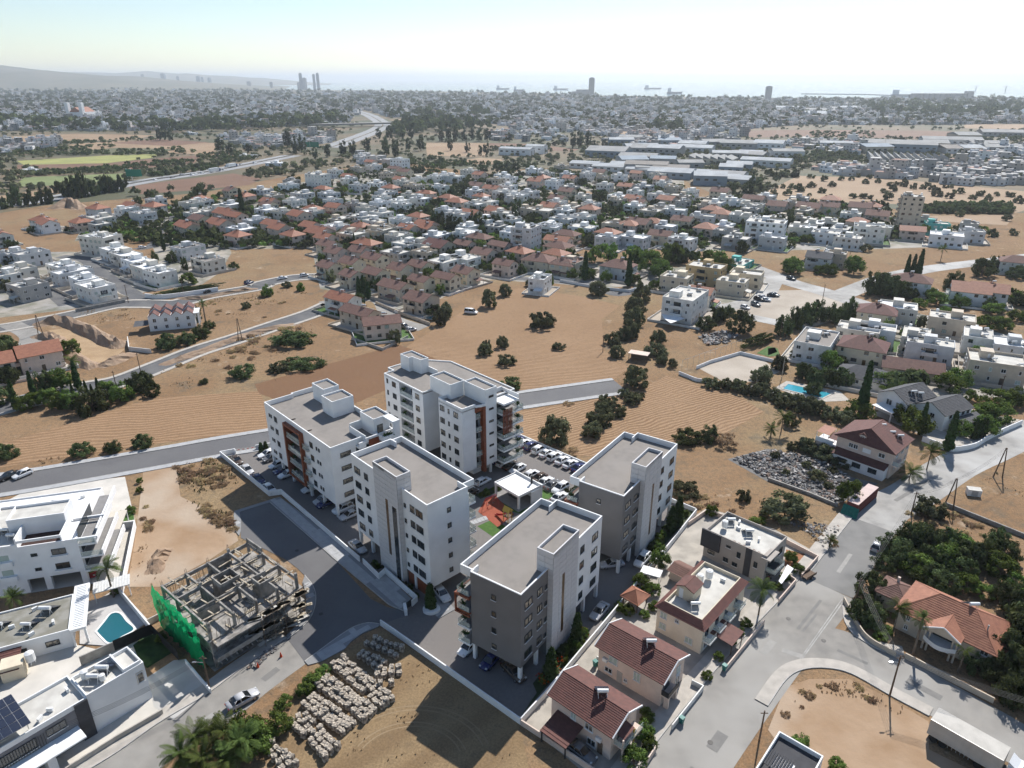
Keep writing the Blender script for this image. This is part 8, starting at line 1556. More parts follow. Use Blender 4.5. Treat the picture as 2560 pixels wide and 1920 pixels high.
TT('dark','around the suburb centre','big dark tree',[((-61.7,558.6),6.5,7.2),((-36.1,570.7),5.0,9.6),((-46.4,562.6),4.3,8.8),((-89.6,711.9),6.5,7.2),((-9.9,711.9),5.8,8.0),((-5.7,751.2),5.8,8.0),((-15.2,751.2),5.8,7.2),((3.7,737.7),5.0,7.2),((-2.3,676.4),5.8,8.0),((7.7,676.4),5.0,7.2),((-28.4,724.6),5.8,7.2),((-14.9,665.3),5.8,7.2),((46.9,605.3),4.3,7.2),((60.2,624.1),4.3,6.4),((97.7,654.5),4.3,9.6),((62.6,547.1),4.3,7.2),((66.4,539.6),4.3,6.4),((44.7,528.8),3.6,5.6),((58.8,492.3),3.6,7.2),((72.8,486.1),3.2,5.6),((80.8,452.1),3.6,6.4),((153.5,724.6),5.8,8.0),((-64.9,480.1),3.6,6.4),((-56.6,480.1),3.6,6.4),((-88.5,570.7),3.6,5.6),((-134.8,587.5),3.6,5.6),((15.3,492.3),3.6,5.6),((45.0,436.8),2.9,6.4),((49.3,441.8),2.9,6.4),((94.5,446.9),3.6,6.4),((104.2,446.9),3.6,6.4),((92.6,452.1),3.6,6.4),((26.4,525.2),2.9,4.8),((-51.9,518.3),3.6,5.6)],1)
TT('dark','beside the highway','tall dark roadside tree',[((-327.9,554.7),6.3,18.7),((-333.0,547.1),5.6,17.3),((-337.1,562.6),5.6,15.8),((-320.3,578.9),4.9,14.4),((-319.8,587.5),4.9,13.0),((-313.5,587.5),4.9,13.0),((-328.5,587.5),4.2,11.5),((-325.8,570.7),4.2,11.5),((-336.3,525.2),4.9,13.0),((-342.2,518.3),4.9,13.0),((-354.4,518.3),4.2,14.4),((-353.5,505.0),4.2,8.6),((-325.0,562.6),4.2,10.8),((-359.9,578.9),4.2,10.1),((-240.4,558.6),6.3,8.6),((-240.4,547.1),4.2,5.8),((-259.7,550.9),4.2,5.8),((-270.9,525.2),3.5,5.8),((-276.8,554.7),3.5,5.8),((-220.6,699.7),4.9,7.2),((-248.7,699.7),4.2,5.8),((-244.9,724.6),5.6,5.8),((-191.6,644.0),5.6,7.2),((-202.0,779.8),6.3,7.2),((-265.1,539.6),3.5,4.3)],1)
TT('pine','in the far tree belts','dark tall tree',[((-515.8,1113.6),7.4,21.6),((-516.2,1099.1),6.9,17.6),((-500.2,1099.1),6.3,16.8),((-616.1,1457.4),8.4,19.2),((-669.1,1686.4),7.4,19.2),((-515.8,1364.3),7.4,23.2),((-259.6,898.5),7.4,20.8),((-257.5,918.3),7.4,19.2),((-295.5,983.2),7.4,21.6),((-359.1,918.3),7.4,17.6),((-333.5,879.4),6.3,14.4),((-223.2,843.6),6.3,12.8),((-213.2,861.2),6.3,14.4),((-324.6,918.3),8.4,11.2),((-199.8,879.4),8.4,19.2),((-188.8,879.4),7.4,19.2),((-148.3,879.4),7.4,23.2),((-134.5,861.2),7.4,23.2),((-177.6,918.3),6.3,16.8),((-203.0,1143.7),7.4,15.2),((-181.6,1113.6),8.4,19.2),((-167.4,1143.7),7.4,16.8),((-153.2,1143.7),7.4,14.4),((-102.7,1084.9),8.4,17.6),((-92.6,1099.1),7.4,25.6),((-82.5,1084.9),7.4,24.0),((-69.8,1099.1),7.4,17.6),((-59.2,1113.6),7.4,17.6),((-46.4,1084.9),7.4,17.6),((-35.1,1084.9),7.4,17.6),((-3.6,1084.9),7.4,12.8),((58.1,1019.1),7.4,8.8),((70.0,1006.9),7.4,10.4),((80.7,983.2),7.4,19.2),((88.9,983.2),7.4,20.8),((99.2,983.2),7.4,23.2),((109.4,983.2),6.3,10.4),((121.7,983.2),6.3,10.4),((-114.8,939.0),6.3,17.6),((-77.6,939.0),5.3,14.4),((-54.9,918.3),5.3,12.8),((-37.9,879.4),5.3,12.8),((-30.5,879.4),5.3,16.8),((-130.5,939.0),5.3,16.8)],1)
g=np.random.default_rng(21)
TT('olive','in the orchard on the tan slope','round dark orchard tree',[((198.9,574.8),2.9,4.3),((200.8,558.6),3.5,5.6),((211.4,605.3),2.9,5.0),((217.8,605.3),2.9,4.3),((214.4,566.6),3.5,5.6),((230.3,600.7),3.5,5.0),((224.3,605.3),2.3,3.7),((231.8,587.5),3.5,5.6),((249.2,609.9),3.5,5.0),((245.9,578.9),3.5,5.0),((276.1,649.2),3.5,5.6),((272.7,670.8),2.9,3.7),((268.7,614.5),2.9,5.0),((293.5,654.5),2.9,4.3),((302.5,654.5),2.9,4.3),((317.2,687.8),2.9,4.3),((318.6,676.4),2.3,4.3),((258.3,550.9),2.9,3.7),((267.7,550.9),4.6,3.7),((306.3,633.9),3.5,3.7),((323.5,665.3),2.3,3.7),((319.5,638.9),2.9,3.7),((295.4,578.9),2.9,3.7),((281.1,543.3),3.5,6.2),((307.0,587.5),3.5,5.0),((320.0,619.3),2.9,3.7),((327.7,624.1),2.3,3.7),((329.5,614.5),2.9,5.0),((345.1,644.0),2.3,3.7),((301.9,550.9),3.5,5.0),((330.1,600.7),2.3,5.0),((337.8,600.7),2.9,4.3),((351.6,619.3),2.9,3.7),((338.3,587.5),2.9,5.0),((329.0,562.6),4.1,6.2),((332.0,550.9),3.5,4.3),((352.3,574.8),3.5,5.0),((363.4,605.3),2.3,3.7),((346.8,547.1),2.9,3.7),((362.1,562.6),3.5,5.0),((351.1,535.9),3.5,5.6),((374.7,562.6),2.3,3.7),((382.4,558.6),4.1,4.3),((370.0,528.8),3.5,5.6),((286.0,528.8),3.5,3.7),((358.3,605.3),1.7,2.5),((229.8,562.6),1.7,2.5),((295.3,474.3),2.9,4.3),((287.5,486.1),3.5,5.0),((293.8,486.1),3.5,5.0),((308.5,486.1),3.5,5.0),((319.0,486.1),3.5,4.3),((331.2,492.3),3.5,4.3),((334.7,486.1),3.5,4.3),((287.9,498.5),3.5,5.0),((280.2,492.3),2.9,5.0),((303.7,511.6),2.9,4.3),((314.7,511.6),3.5,4.3),((327.9,511.6),2.9,4.3),((315.3,457.5),2.9,4.3),((290.6,413.2),2.3,3.7)],1)
TT('dark','on the slope left of the orchard','dark green tree',[((202.7,614.5),5.9,9.0),((187.9,578.9),5.3,8.2),((169.6,562.6),4.0,6.8),((173.3,554.7),3.3,5.2),((165.6,578.9),4.0,6.0),((199.2,587.5),4.0,6.8),((260.6,676.4),4.0,7.5),((254.6,687.8),4.6,6.8),((240.1,687.8),5.3,6.8),((239.6,665.3),4.6,6.0),((180.4,596.2),4.0,6.0),((239.0,547.1),3.3,4.5),((163.4,436.8),3.3,7.5),((162.6,457.5),4.0,7.5),((167.3,431.8),3.3,9.0),((181.4,431.8),2.6,6.8),((233.3,511.6),2.6,4.5),((258.7,505.0),4.6,6.0),((254.8,508.3),3.3,5.2),((238.7,446.9),3.3,6.0),((252.9,486.1),2.6,4.5),((116.9,391.8),2.6,5.2),((183.1,400.1),2.6,5.2),((275.2,408.7),3.3,4.5),((274.4,427.0),4.0,4.5),((267.0,427.0),3.3,4.5),((549.6,1057.6),6.6,10.5),((567.6,843.6),5.9,7.5),((511.0,843.6),7.9,10.5)],1)

TT('green','in the gardens of the street houses','garden tree',[((27.45,107.99),1.9,3.6),((23.03,102.09),1.5,2.6),((24.72,100.08),1.4,2.4),((41.22,124.78),1.5,2.6),((52.23,109.37),1.2,2.2),((52.28,105.97),1.1,2.0),((18.51,68.95),1.2,2),((29.39,81.08),.9,1.4),((32.13,84.8),.9,1.4),((38.58,92.18),.9,1.3),((37.07,90.32),.8,1.2),((35.1,88.0),.9,1.4),((49.25,104.01),1.0,1.4),((47.13,101.47),1,1.3),((18.16,95.81),1.1,1.6),((19.65,95.24),1.1,1.6),((24.16,96.39),1.0,1.3),((22.24,94.4),.9,1.2),((-79.16,125.49),1.0,1.6),((-81.38,133.61),.8,1.4),((-83.25,137.5),.8,1.4),((-56.28,88.77),1.0,1.6),((-69.6,100.25),.9,1.0)],0)
TT('olive','in the rubble yard','dusty scrub bush',[((62.68,148.76),1.4,1.8),((69.05,153.38),1.8,2.2),((68.45,144.36),1.4,1.5),((69.49,140.17),1.6,1.8),((62.49,141.2),1.2,1.2),((69.82,135.2),1.3,1.5),((73.77,142.24),1.3,1.4),((72.39,151.04),2.2,2.6),((74.26,148.76),2.2,2.6)],0)

g=random.Random(8)
def dry_patch(poly,n,where,r0,r1):
    xs=[p[0] for p in poly]; ys=[p[1] for p in poly]; k=0
    while k<n:
        p=(g.uniform(min(xs),max(xs)),g.uniform(min(ys),max(ys)))
        if inside(p,poly): k+=1; r=g.uniform(r0,r1); late(tree(p,r,r*.55,'dry',None,0,.0),'low tan dry shrub',where,'shrub','dry shrubs')
dry_patch([(-78.4,144.2),(-69.9,148.03),(-60.45,137.5),(-68.21,131.74)],30,'on the red plot by the visitor wall',.7,1.6); dry_patch([(-70.13,130.36),(-58.91,125.49),(-54.83,118.1),(-60.75,122.12)],16,'on the red plot by the turning area',.7,1.5); dry_patch([(-79.22,128.11),(-77.93,129.0),(-71.43,119.68),(-74.38,118.1)],7,'along the white flats wall',.6,1.2)
dry_patch([(-110.42,207.01),(-90.47,240.27),(-76.04,248.05),(-70.6,235.32),(-81.34,218.23),(-91.48,195.84)],34,'on the bank below the winding road',.8,1.9); dry_patch([(-127.18,263.52),(-123.2,285.82),(-101.99,298.27),(-83.76,285.82),(-93.53,256.29)],16,'on the triangular plot',.7,1.5); dry_patch([(79.47,124.76),(90.03,126.48),(100.78,117.05),(94.3,114.03),(86.32,119.8)],22,'on the dry field by the concrete wall',.5,1.2); dry_patch([(36.95,73.1),(41.83,78.87),(50.64,80.63),(54.4,77.58),(52.31,76.74),(46.63,79.3),(37.94,71.74)],14,'round the rim of the dry lot',.4,.9); dry_patch([(34.11,125.21),(42.42,132.37),(50.85,132.84),(50.16,122.68),(41.87,128.26)],10,'behind the modern house',.5,1.1); dry_patch([(57.39,119.82),(64.37,119.82),(62.63,112.94),(60.11,112.21)],8,'on the verge by the street',.5,1.0); dry_patch([(-32.39,76.53),(-30.44,80.63),(-26.5,86.51),(-25.74,85.53),(-29.86,78.43)],12,'at the top edge of the straw lot',.5,1.1)

# ---------------- sea, hills, haze ----------------
SEA=water_material('sea_water',(.02,.06,.09),.14,.12,.05)
coast=[(-3007.6,7868.7),(-2016.9,6685.8),(-1339.7,6132.0),(-999.6,6132.0),(-333.7,5387.3),(192.9,4909.6),(502.2,4168.9),(877.6,3910.3),(1049.1,3744.2),(1309.0,3621.1),(1629.7,3681.7),(1823.8,3621.1),(2305.6,3945.3),(2502.3,3744.2),(2797.2,3744.2)]
sm=MB(); pts=[(-9000,30000)]+[(-4850.2,10967.0),(-3702.1,8979.3)]+coast
vs_=[(*p,1.2) for p in coast]; far_=[(p[0]*(54500/p[1]),54500,1.2) for p in coast]
for i in range(len(coast)-1): sm.quad(vs_[i],vs_[i+1],far_[i+1],far_[i])
struct('sea',sm,SEA)
HILL=mat('hazy_hill_scrub',(.16,.14,.09),(.10,.10,.06),scale=.004,coords='World')
def hill(profile,dist,depth):
    """ridge: list of (photo-bearing x per unit depth, height)"""
    mb=MB(); n=len(profile); rows=7
    for j in range(rows):
        t=j/(rows-1); s=math.sin(t*math.pi)**.8 if 0<t<1 else 0
        for (bx,h) in profile:
            y=dist+depth*t; r=1+.18*math.sin(bx*37+j*2.1)
            mb.v.append((bx*y,y,-2+h*s*r))
    for j in range(rows-1):
        for i in range(n-1):
            a=j*n+i; mb.f.append((a,a+1,a+1+n,a+n)); mb.m.append(0)
    o=mb.build('hill',HILL,smooth=True); return tag(o,kind='structure')
hill([(-1.1,250),(-.9,240),(-.72,222),(-.66,205),(-.60,165),(-.54,132),(-.48,98),(-.43,70),(-.38,42),(-.33,18),(-.28,0)],6200,4500)
hill([(-1.0,230),(-.8,225),(-.7,215),(-.6,205),(-.52,190),(-.47,188),(-.42,170),(-.36,135),(-.32,95),(-.28,50),(-.25,18),(-.23,0)],11500,5000)

# ---------------- fields, highway and far town ----------------
FARMS=[]
def farm(pts,m,z=.1): 
    FARMS.append(pts); mb=MB(); poly_sheet(mb,pts,z); return struct('field',mb,m)
GRN=mat('green_crop',(.19,.22,.085),(.15,.175,.07),scale=.05,coords='World'); YGR=mat('yellow_green_crop',(.32,.31,.10),(.24,.25,.085),scale=.05,coords='World'); BRN=mat('brown_tilled_soil',(.185,.105,.065),(.15,.082,.05),scale=.03,coords='World'); TANF=mat('dry_stubble',(.31,.215,.13),(.26,.17,.10),scale=.02,detail=8,coords='World'); DKO=mat('orchard_ground',(.12,.115,.055),(.09,.09,.045),scale=.04,coords='World')
for pts,m,z in (([(-417.3,614.5),(-449.9,676.4),(-400.7,693.7),(-368.5,705.7),(-347.0,665.3),(-381.0,624.1)],GRN,.12),([(-546.6,818.5),(-477.0,879.4),(-423.0,898.5),(-412.8,852.3),(-436.2,794.8),(-515.2,779.8)],YGR,.13),([(-521.7,779.8),(-436.2,794.8),(-405.3,843.6),(-366.6,879.4),(-341.0,794.8),(-384.2,731.1),(-499.1,744.4)],BRN,.11),([(-614.3,1031.6),(-577.8,1099.1),(-416.0,1057.6),(-351.9,879.4),(-430.1,918.3),(-527.6,939.0)],TANF,.12),([(-554.8,918.3),(-518.8,983.2),(-429.1,960.6),(-435.1,908.3),(-491.2,888.9)],DKO,.13),([(-569.9,1057.6),(-536.6,1128.5),(-432.2,1071.1),(-459.5,1006.9)],BRN,.14),([(-479.3,718.2),(-432.3,751.2),(-398.1,765.2),(-374.7,718.2),(-453.5,693.7)],DKO,.14),
    ([(-323.2,614.5),(-294.9,665.3),(-267.2,705.7),(-227.2,665.3),(-224.5,624.1),(-253.1,596.2),(-291.6,570.7)],BRN,.1),([(-396.0,562.6),(-379.1,605.3),(-354.9,578.9),(-380.8,539.6)],TANF,.1),([(-801.8,1175.6),(-718.8,1244.6),(-573.7,1209.1),(-567.3,1143.7),(-646.8,1057.6),(-723.7,1057.6)],TANF,.12),
    ([(-67.4,810.5),(-36.8,852.3),(-8.1,835.1),(-19.0,779.8),(-45.7,787.2)],TANF,.1),([(-32.1,1057.6),(20.4,1044.5),(86.9,960.6),(76.4,928.6),(-1.2,960.6),(-32.0,983.2)],BRN,.12),([(-279.1,1686.4),(-193.0,1755.0),(-126.4,1592.7),(-231.2,1592.7)],TANF,.15),([(22.4,570.7),(43.7,596.2),(78.3,578.9),(70.5,554.7),(48.3,518.3),(31.7,539.6)],TANF,.08),([(-122.2,1057.6),(-32.1,1057.6),(-31.7,861.2),(-100.5,879.4)],TANF,.11),([(148.5,1322.0),(293.1,1282.2),(262.3,1143.7),(148.7,1209.1)],TANF,.12),
    ([(190.1,562.6),(267.7,687.8),(338.1,670.8),(396.9,605.3),(412.5,587.5),(402.5,539.6),(339.9,486.1),(298.5,518.3),(237.6,532.3),(195.6,543.3)],TANF,.08),([(409.6,1322.0),(548.9,1342.8),(704.4,1322.0),(789.7,1282.2),(668.6,1099.1),(588.2,1143.7),(482.3,1175.6),(362.9,1159.4)],BRN,.14),([(270.7,474.3),(336.0,480.1),(305.3,441.8),(263.8,457.5)],TANF,.085),([(906.8,1508.7),(1142.8,1508.7),(1004.7,1322.0),(823.6,1386.5)],TANF,.15)):
    farm(pts,m,z)
FAR=mat('countryside_scrub',(.17,.125,.075),(.115,.10,.058),scale=.012,detail=9,c3=(.075,.08,.042),scale3=.006,con3=(.45,.62),coords='World')
mb=MB(); poly_sheet(mb,[(-445.4,457.5),(-345.4,486.1),(-333.3,518.3),(-288.0,550.9),(-246.2,578.9),(-220.9,654.5),(-194.2,711.9),(-170.9,751.2),(-162.6,810.5),(-99.4,779.8),(-15.7,699.7),(23.0,758.2),(101.8,693.7),(153.5,654.5),(158.8,562.6),(181.6,535.9),(221.9,521.7),(258.7,505.0),(339.9,486.1),(433.1,492.3),(40000,54000),(-40000,54000)],.05); struct('terrain',mb,FAR)
HW=mat('highway_asphalt',(.31,.31,.31),(.26,.26,.26),scale=.05,coords='World')
hwp=[(-378.6,474.3),(-364.4,514.9),(-345.6,558.6),(-333.9,609.9),(-320.5,659.8),(-291.7,731.1),(-259.9,879.4)]
L=smooth_line(hwp,5)
for s_ in (-1,1):
    b=MB(); strip(b,L,s_*1.4,s_*12.5,.2); struct('road',b,HW)
b=MB(); strip(b,L,-.3,.3,.1,1.0); tag(b.build('median_barrier',CONC),'grey median barrier along the highway','barrier')
L2=smooth_line([(-238.9,983.2),(-238.7,1099.1),(-238.4,1244.6),(-243.3,1386.5),(-258.1,1508.7),(-299.9,1686.4),(-374.3,1953.2),(-482.4,2257.9)],5); b=MB(); strip(b,L2,-16,-1.5,.3); strip(b,L2,1.5,16,.3); struct('road',b,HW)
L3=[V2(p) for p in ((-377.0,1400.1),(-296.1,1428.2),(-233.0,1457.4),(-147.4,1472.4))]; b=MB(); strip(b,L3,-9,9,4,7); tag(b.build('flyover',CONC),'grey flyover crossing the distant highway','bridge')
b=MB(); strip(b,smooth_line([(263.9,1457.4),(301.5,1622.8),(346.8,1791.4),(390.2,1998.3)],4),-12,12,.3); struct('road',b,mat('bright_far_road',(.45,.45,.45)))
for i,(p,k,c) in enumerate((((-318.1,654.5),'hatch','white'),((-299.5,690.2),'van','white'),((-299.5,697.3),'hatch','white'),((-296.5,704.5),'hatch','white'),((-285.5,731.1),'hatch','white'),((-292.4,758.2),'van','white'),((-310.0,670.8),'sedan','grey'),((-274.9,791.8),'van','white'),((-285.7,779.8),'sedan','silver'),((-311.2,693.7),'sedan','silver'),((-331.5,605.3),'hatch','white'))):
    o=car(p,heading((-320.5,659.8),(-291.7,731.1)),k,c,name='car'); late(o,f'{c} {"van" if k=="van" else "car"}','on the highway','car','traffic on the highway')
for p,l in (((-288.4,714.4),'grey-white lorry on the highway'),((-286.1,754.0),'white articulated lorry on the highway')):
    t=thing('lorry',l,'lorry',(*p,.2),heading((-320.5,659.8),(-291.7,731.1))); b=MB(); b.box(-6,5,-1.25,1.25,1,4); b.build('cargo_box',TANK,t); b=MB(); b.box(5.3,7.3,-1.2,1.2,.6,3); b.build('cab',PAINT['blue'],t)
    for x in (-4.5,-3,3.5,6): 
        for y in (-1,1): place('wheel',CARS['suv']['wheel'],t,(x,y,.45),0,1.3)
for p,q,l in (((-338.9,654.5,10.0),(-326.0,649.2,7.3),'green direction sign on a gantry beside the highway'),((-257.0,949.7,10.3),(-241.5,939.0,9.3),'green direction sign further along the highway')):
    t=thing('highway_sign',l,'road sign',(*p[:2],0),0); h=p[2]; d=(V2(q[:2])-V2(p[:2]))
    for s_ in (-.35,.02): b=MB(); b.bar((d.x*s_,d.y*s_,0),(d.x*s_,d.y*s_,h),.35,.35,6); b.build('post',FRAMEW,t)
    b=MB(); b.box(-abs(d.x)*.32,abs(d.x)*.75,-.5,-.2,h*.35,h*.95); b.build('sign_panel',mat('sign_green',(.02,.20,.12)),t)
# towers on the shore
GT=mat('tower_glass',(.16,.20,.24),(.12,.15,.19),scale=.05,rough=.3); CT=mat('tower_concrete',(.36,.35,.34),(.30,.29,.28),scale=.03)
def tower(p,w,d,m,label,fl=22):
    t=thing('tower_block',label,'tower',(p[0],p[1],0),R_(rng.uniform(-20,20)),'towers on the shore'); h=p[2]; b=MB(); b.box(-w/2,w/2,-d/2,d/2,0,h); b.build('shaft',m,t)
    for k in range(1,fl): b=MB(); b.box(-w/2-.5,w/2+.5,-d/2-.5,d/2+.5,h*k/fl-.6,h*k/fl); b.build('floor_band',CT,t)
    b=MB(); b.box(-w*.3,w*.3,-d*.3,d*.3,h,h*1.04); b.build('plant_room',CT,t)
for a in (((-1827.6,6685.8,128.8),26,24,GT,'tallest blue-grey tower of the left shore cluster'),((-1796.6,6685.8,91.9),30,24,CT,'broad shorter tower next to the tallest one'),((-1712.8,6685.8,121.4),22,22,GT,'left tower of the twin pair on the shore'),((-1679.0,6685.8,128.8),24,24,GT,'right tower of the twin pair on the shore'),((-1847.9,6685.8,57.2),26,24,CT,'small tower at the foot of the left cluster'),((-4305.8,9557.0,145.0),46,40,GT,'hazy tower in front of the hills, tallest of three'),((-4759.9,9985.0,140.4),36,34,CT,'hazy tower in front of the hills, leftmost'),((-4128.3,9557.0,113.3),30,30,CT,'hazy slim tower in front of the hills'),((-3875.7,9557.0,116.8),44,34,GT,'left of three dark towers at the shoreline'),((-3827.4,9557.0,106.3),28,28,GT,'middle of three dark towers at the shoreline'),((-3742.6,9557.0,99.2),34,30,GT,'right of three dark towers at the shoreline'),((-2729.8,8010.3,59.6),40,34,CT,'short hazy block between tower groups'),((-2371.0,7599.9,56.5),26,26,CT,'thin hazy block left of the shore cluster'),((407.4,3945.3,88.2),25,24,CT,'lone tall concrete tower before the sea'),((1092.6,3271.1,54.6),23,22,CT,'lone grey tower right of centre before the bright sea')): tower(*a)
p=(383.8,4168.9,32.0); t=thing('domed_block','low rounded block beside the lone tall tower','building',(p[0],p[1],0),0); b=MB()
b.prism([(60*math.cos(i*.3927),30*math.sin(i*.3927)) for i in range(16)],0,p[2]*.7); b.prism([(36*math.cos(i*.3927),22*math.sin(i*.3927)) for i in range(16)],p[2]*.7,p[2]); b.build('shaft',CT,t)
p=(1782.7,3199.7,28.9); t=thing('silo_block','long grey grain silo block at the port','building',(p[0],p[1],0),0)
for i in range(10): b=MB(); b.bar((-105+i*23,0,0),(-105+i*23,0,p[2]),13,13,12); b.build('silo',CT,t)
b=MB(); b.box(110,135,-14,14,0,p[2]*1.3); b.build('elevator_tower',CT,t)
for p,w,l in (((-82.4,6685.8),110,'hazy ship at anchor, leftmost'),((403.6,6397.0),120,'hazy ship before the lone tower'),((1259.5,6893.2),150,'grey tanker at anchor right of the tower'),((994.3,4701.0),90,'small ship close to the right shore'),((51.7,5810.8),80,'ship near the harbour mouth'),((2017.4,3945.3),130,'ship at the port quay')):
    t=thing('ship',l,'ship',(p[0],p[1],1.2),0,'ships at anchor'); b=MB(); b.add([(-w/2,-9,0),(w*.4,-9,0),(w/2,0,0),(w*.4,9,0),(-w/2,9,0),(-w/2,-11,11),(w*.42,-11,11),(w*.56,0,13),(w*.42,11,11),(-w/2,11,11)],[(0,1,6,5),(1,2,7,6),(2,3,8,7),(3,4,9,8),(4,0,5,9),(5,6,7,8,9)]); b.build('hull',CT,t); b=MB(); b.box(-w*.45,-w*.25,-8,8,11,32); b.build('superstructure',TANK,t)
for i in range(3):
    p=V2((3549.8,5887.9)).lerp(V2((3686.0,5387.3)),i/2); t=thing('harbour_crane',f'thin grey harbour crane at the port, {ordinal(i+1)} from the silo','crane',(p.x,p.y,1),0,'harbour cranes'); b=MB(); b.beam((0,0,0),(0,0,34),4,4); b.build('mast',CT,t); b=MB(); b.beam((-30,0,34),(20,0,36),3,2); b.build('jib',CT,t)
b=MB(); strip(b,[V2(p) for p in ((1735.2,4603.1),(2042.6,4419.1),(2058.4,4091.6))],-12,12,.5,5); tag(b.build('breakwater',CT),'thin dark breakwater line in the bright sea','breakwater')
t=thing('church','white twin-towered church among the far houses','church',(*(-966.8,1686.4),0),R_(-10)); b=MB(); b.box(-16,16,-2,40,0,16); b.build('nave',WHITE,t)
for x in (-17,17): b=MB(); b.box(x-4,x+4,-6,2,0,36); b.build('bell_tower',WHITE,t)
b=MB(); b.add([(-16,-2.1,16),(16,-2.1,16),(0,-2.1,26),(-16,40,16),(16,40,16),(0,40,26)],[(0,1,2),(0,2,5,3),(1,4,5,2)]); b.build('roof',TILER,t)
def arcs(c,rs,a0,a1):
    for i,r in enumerate(rs):
        L=[Vector((c[0]+r*1.15*math.cos(a0+(a1-a0)*k/24),c[1]+r*math.sin(a0+(a1-a0)*k/24))) for k in range(25)]; b=MB(); strip(b,L,-.1,.1,.03); struct('tyre_track',b,mat('pale_track_soil',(.29,.21,.125),(.24,.17,.095),scale=1.2,coords='World'))
arcs((-13.7,66.13),(6.2,6.9,9.0,9.7),.35,2.7)
# ---- the town as one mass ----
CITY=[(-1104.4,1274.5),(-893.3,1313.8),(-649.1,1313.8),(-507.7,1373.1),(-335.5,1508.7),(-440.9,2257.9),(-285.1,1791.4),(-147.4,1769.4),(-32.9,1508.7),(37.1,1244.6),(169.9,1386.5),(311.3,1364.3),(422.3,1364.3),(583.9,1508.7),(787.7,1482.6),(1215.7,1563.7),(2692.0,3505.8),(1738.8,3450.8),(1229.0,3397.5),(813.2,3621.1),(463.2,3842.1),(173.8,4419.1),(-304.3,4909.6),(-900.6,5521.4),(-1192.4,5453.5),(-1801.2,5967.1),(-2720.3,7113.7),(-6113.0,12162.3),(-362938.1,548195.7),(-462153.7,548195.7)]
MIDS=[[(-723.7,1057.6),(-659.9,1099.1),(-593.4,960.6),(-605.8,879.4)],[(-465.7,1175.6),(-306.9,1244.6),(-244.5,1057.6),(-319.0,960.6),(-401.8,1031.6)],[(-181.4,879.4),(-142.5,843.6),(-127.2,779.8),(-160.0,779.8)],[(-37.6,1244.6),(80.3,1322.0),(82.2,1057.6),(-28.7,1099.1)],[(137.3,1113.6),(255.6,1113.6),(221.6,960.6),(152.3,918.3)],[(304.1,1364.3),(412.3,1322.0),(346.7,1113.6),(237.5,1057.6)],[(391.4,1057.6),(501.3,1057.6),(419.6,879.4),(348.9,939.0)],[(300.1,737.7),(392.4,751.2),(363.6,665.3),(312.1,676.4)],[(392.4,751.2),(539.8,779.8),(448.4,624.1),(368.8,624.1)],[(590.1,983.2),(713.0,983.2),(570.6,779.8),(498.5,810.5)],[(13.2,1457.4),(301.9,1322.0),(255.6,1113.6),(144.7,1175.6)]]
def town(n,polys,seed,name,label,near=False):
    r=np.random.default_rng(seed); V=[];C=[]; k=0; F=[(4,5,6,7),(0,1,5,4),(1,2,6,5),(2,3,7,6),(3,0,4,7)]
    ys=[p[1] for q in polys for p in q]; y0,y1=min(ys),max(ys); bs=[p[0]/p[1] for q in polys for p in q]; b0,b1=max(-.95,min(bs)),min(.95,max(bs)); pal=np.array([[.46,.45,.44],[.36,.33,.30],[.28,.26,.23],[.56,.56,.56],[.19,.19,.18],[.38,.36,.34]]); wts=[.3,.2,.12,.14,.1,.14]; roofs=np.array([[.42,.41,.39],[.34,.33,.31],[.27,.14,.10],[.38,.37,.36],[.2,.2,.21]])
    t=0
    while k<n and t<n*40:
        t+=1; y=1/r.uniform(1/y1,1/y0); x=r.uniform(b0,b1)*y
        if not any(inside((x,y),q) for q in polys): continue
        k+=1; f=1+min(2.2,max(0,(y-1200)/1500)); s=np.array([r.uniform(8,14),r.uniform(7,12)])*f**.45; h=r.choice([3.3,5.6,6.2,6.6,9,12,15],p=[.28,.3,.2,.1,.06,.04,.02])*(1+.12*(f-1)); a=r.normal(-.6,.25)+(1.57 if r.random()<.4 else 0)
        c,sn=math.cos(a),math.sin(a); P=np.array([[sx*s[0]/2,sy*s[1]/2] for sx,sy in ((-1,-1),(1,-1),(1,1),(-1,1))])@np.array([[c,sn],[-sn,c]])+[x,y]; B=np.r_[np.c_[P,np.zeros(4)],np.c_[P,np.full(4,h)]]; w=pal[r.choice(6,p=wts)]*r.uniform(1.0,1.6); ro=roofs[r.choice(5,p=[.34,.24,.2,.14,.08])]*r.uniform(.8,1.15)
        for i,q in enumerate(F): V+=[B[j] for j in q]; C.append([*(ro if i==0 else w),1])
        if y<2600:   # rows of dark windows on the sides that face the viewpoint, and a roof room
            for e in range(4):
                A,Bv=P[e],P[(e+1)%4]; nrm=np.array([Bv[1]-A[1],A[0]-Bv[0]]); nrm/=np.linalg.norm(nrm)
                if nrm@np.array([x,y])>0: continue
                ln=np.linalg.norm(Bv-A); m=max(1,int(ln/4)); fls=max(1,int(h/3))
                for i in range(m):
                    for kk in range(fls):
                        if r.random()<.2: continue
                        u=(i+.5)/m; hw=.75/ln; q0,q1=A+(Bv-A)*(u-hw)+nrm*.06,A+(Bv-A)*(u+hw)+nrm*.06; z=1.0+kk*3; V+=[[*q0,z],[*q1,z],[*q1,z+1.3],[*q0,z+1.3]]; C.append([.05,.055,.06,1])
            if r.random()<.7:
                m=(P[0]+P[2])/2; Q=(P-m)*.32+m+r.normal(size=2); B2_=np.r_[np.c_[Q,np.full(4,h)],np.c_[Q,np.full(4,h+2.3)]]
                for q in F: V+=[B2_[j] for j in q]; C.append([*w,1])
    me=np_mesh(name,np.array(V),4,TINT,attr=C); return tag(place(name,me),label,None,None,'stuff')
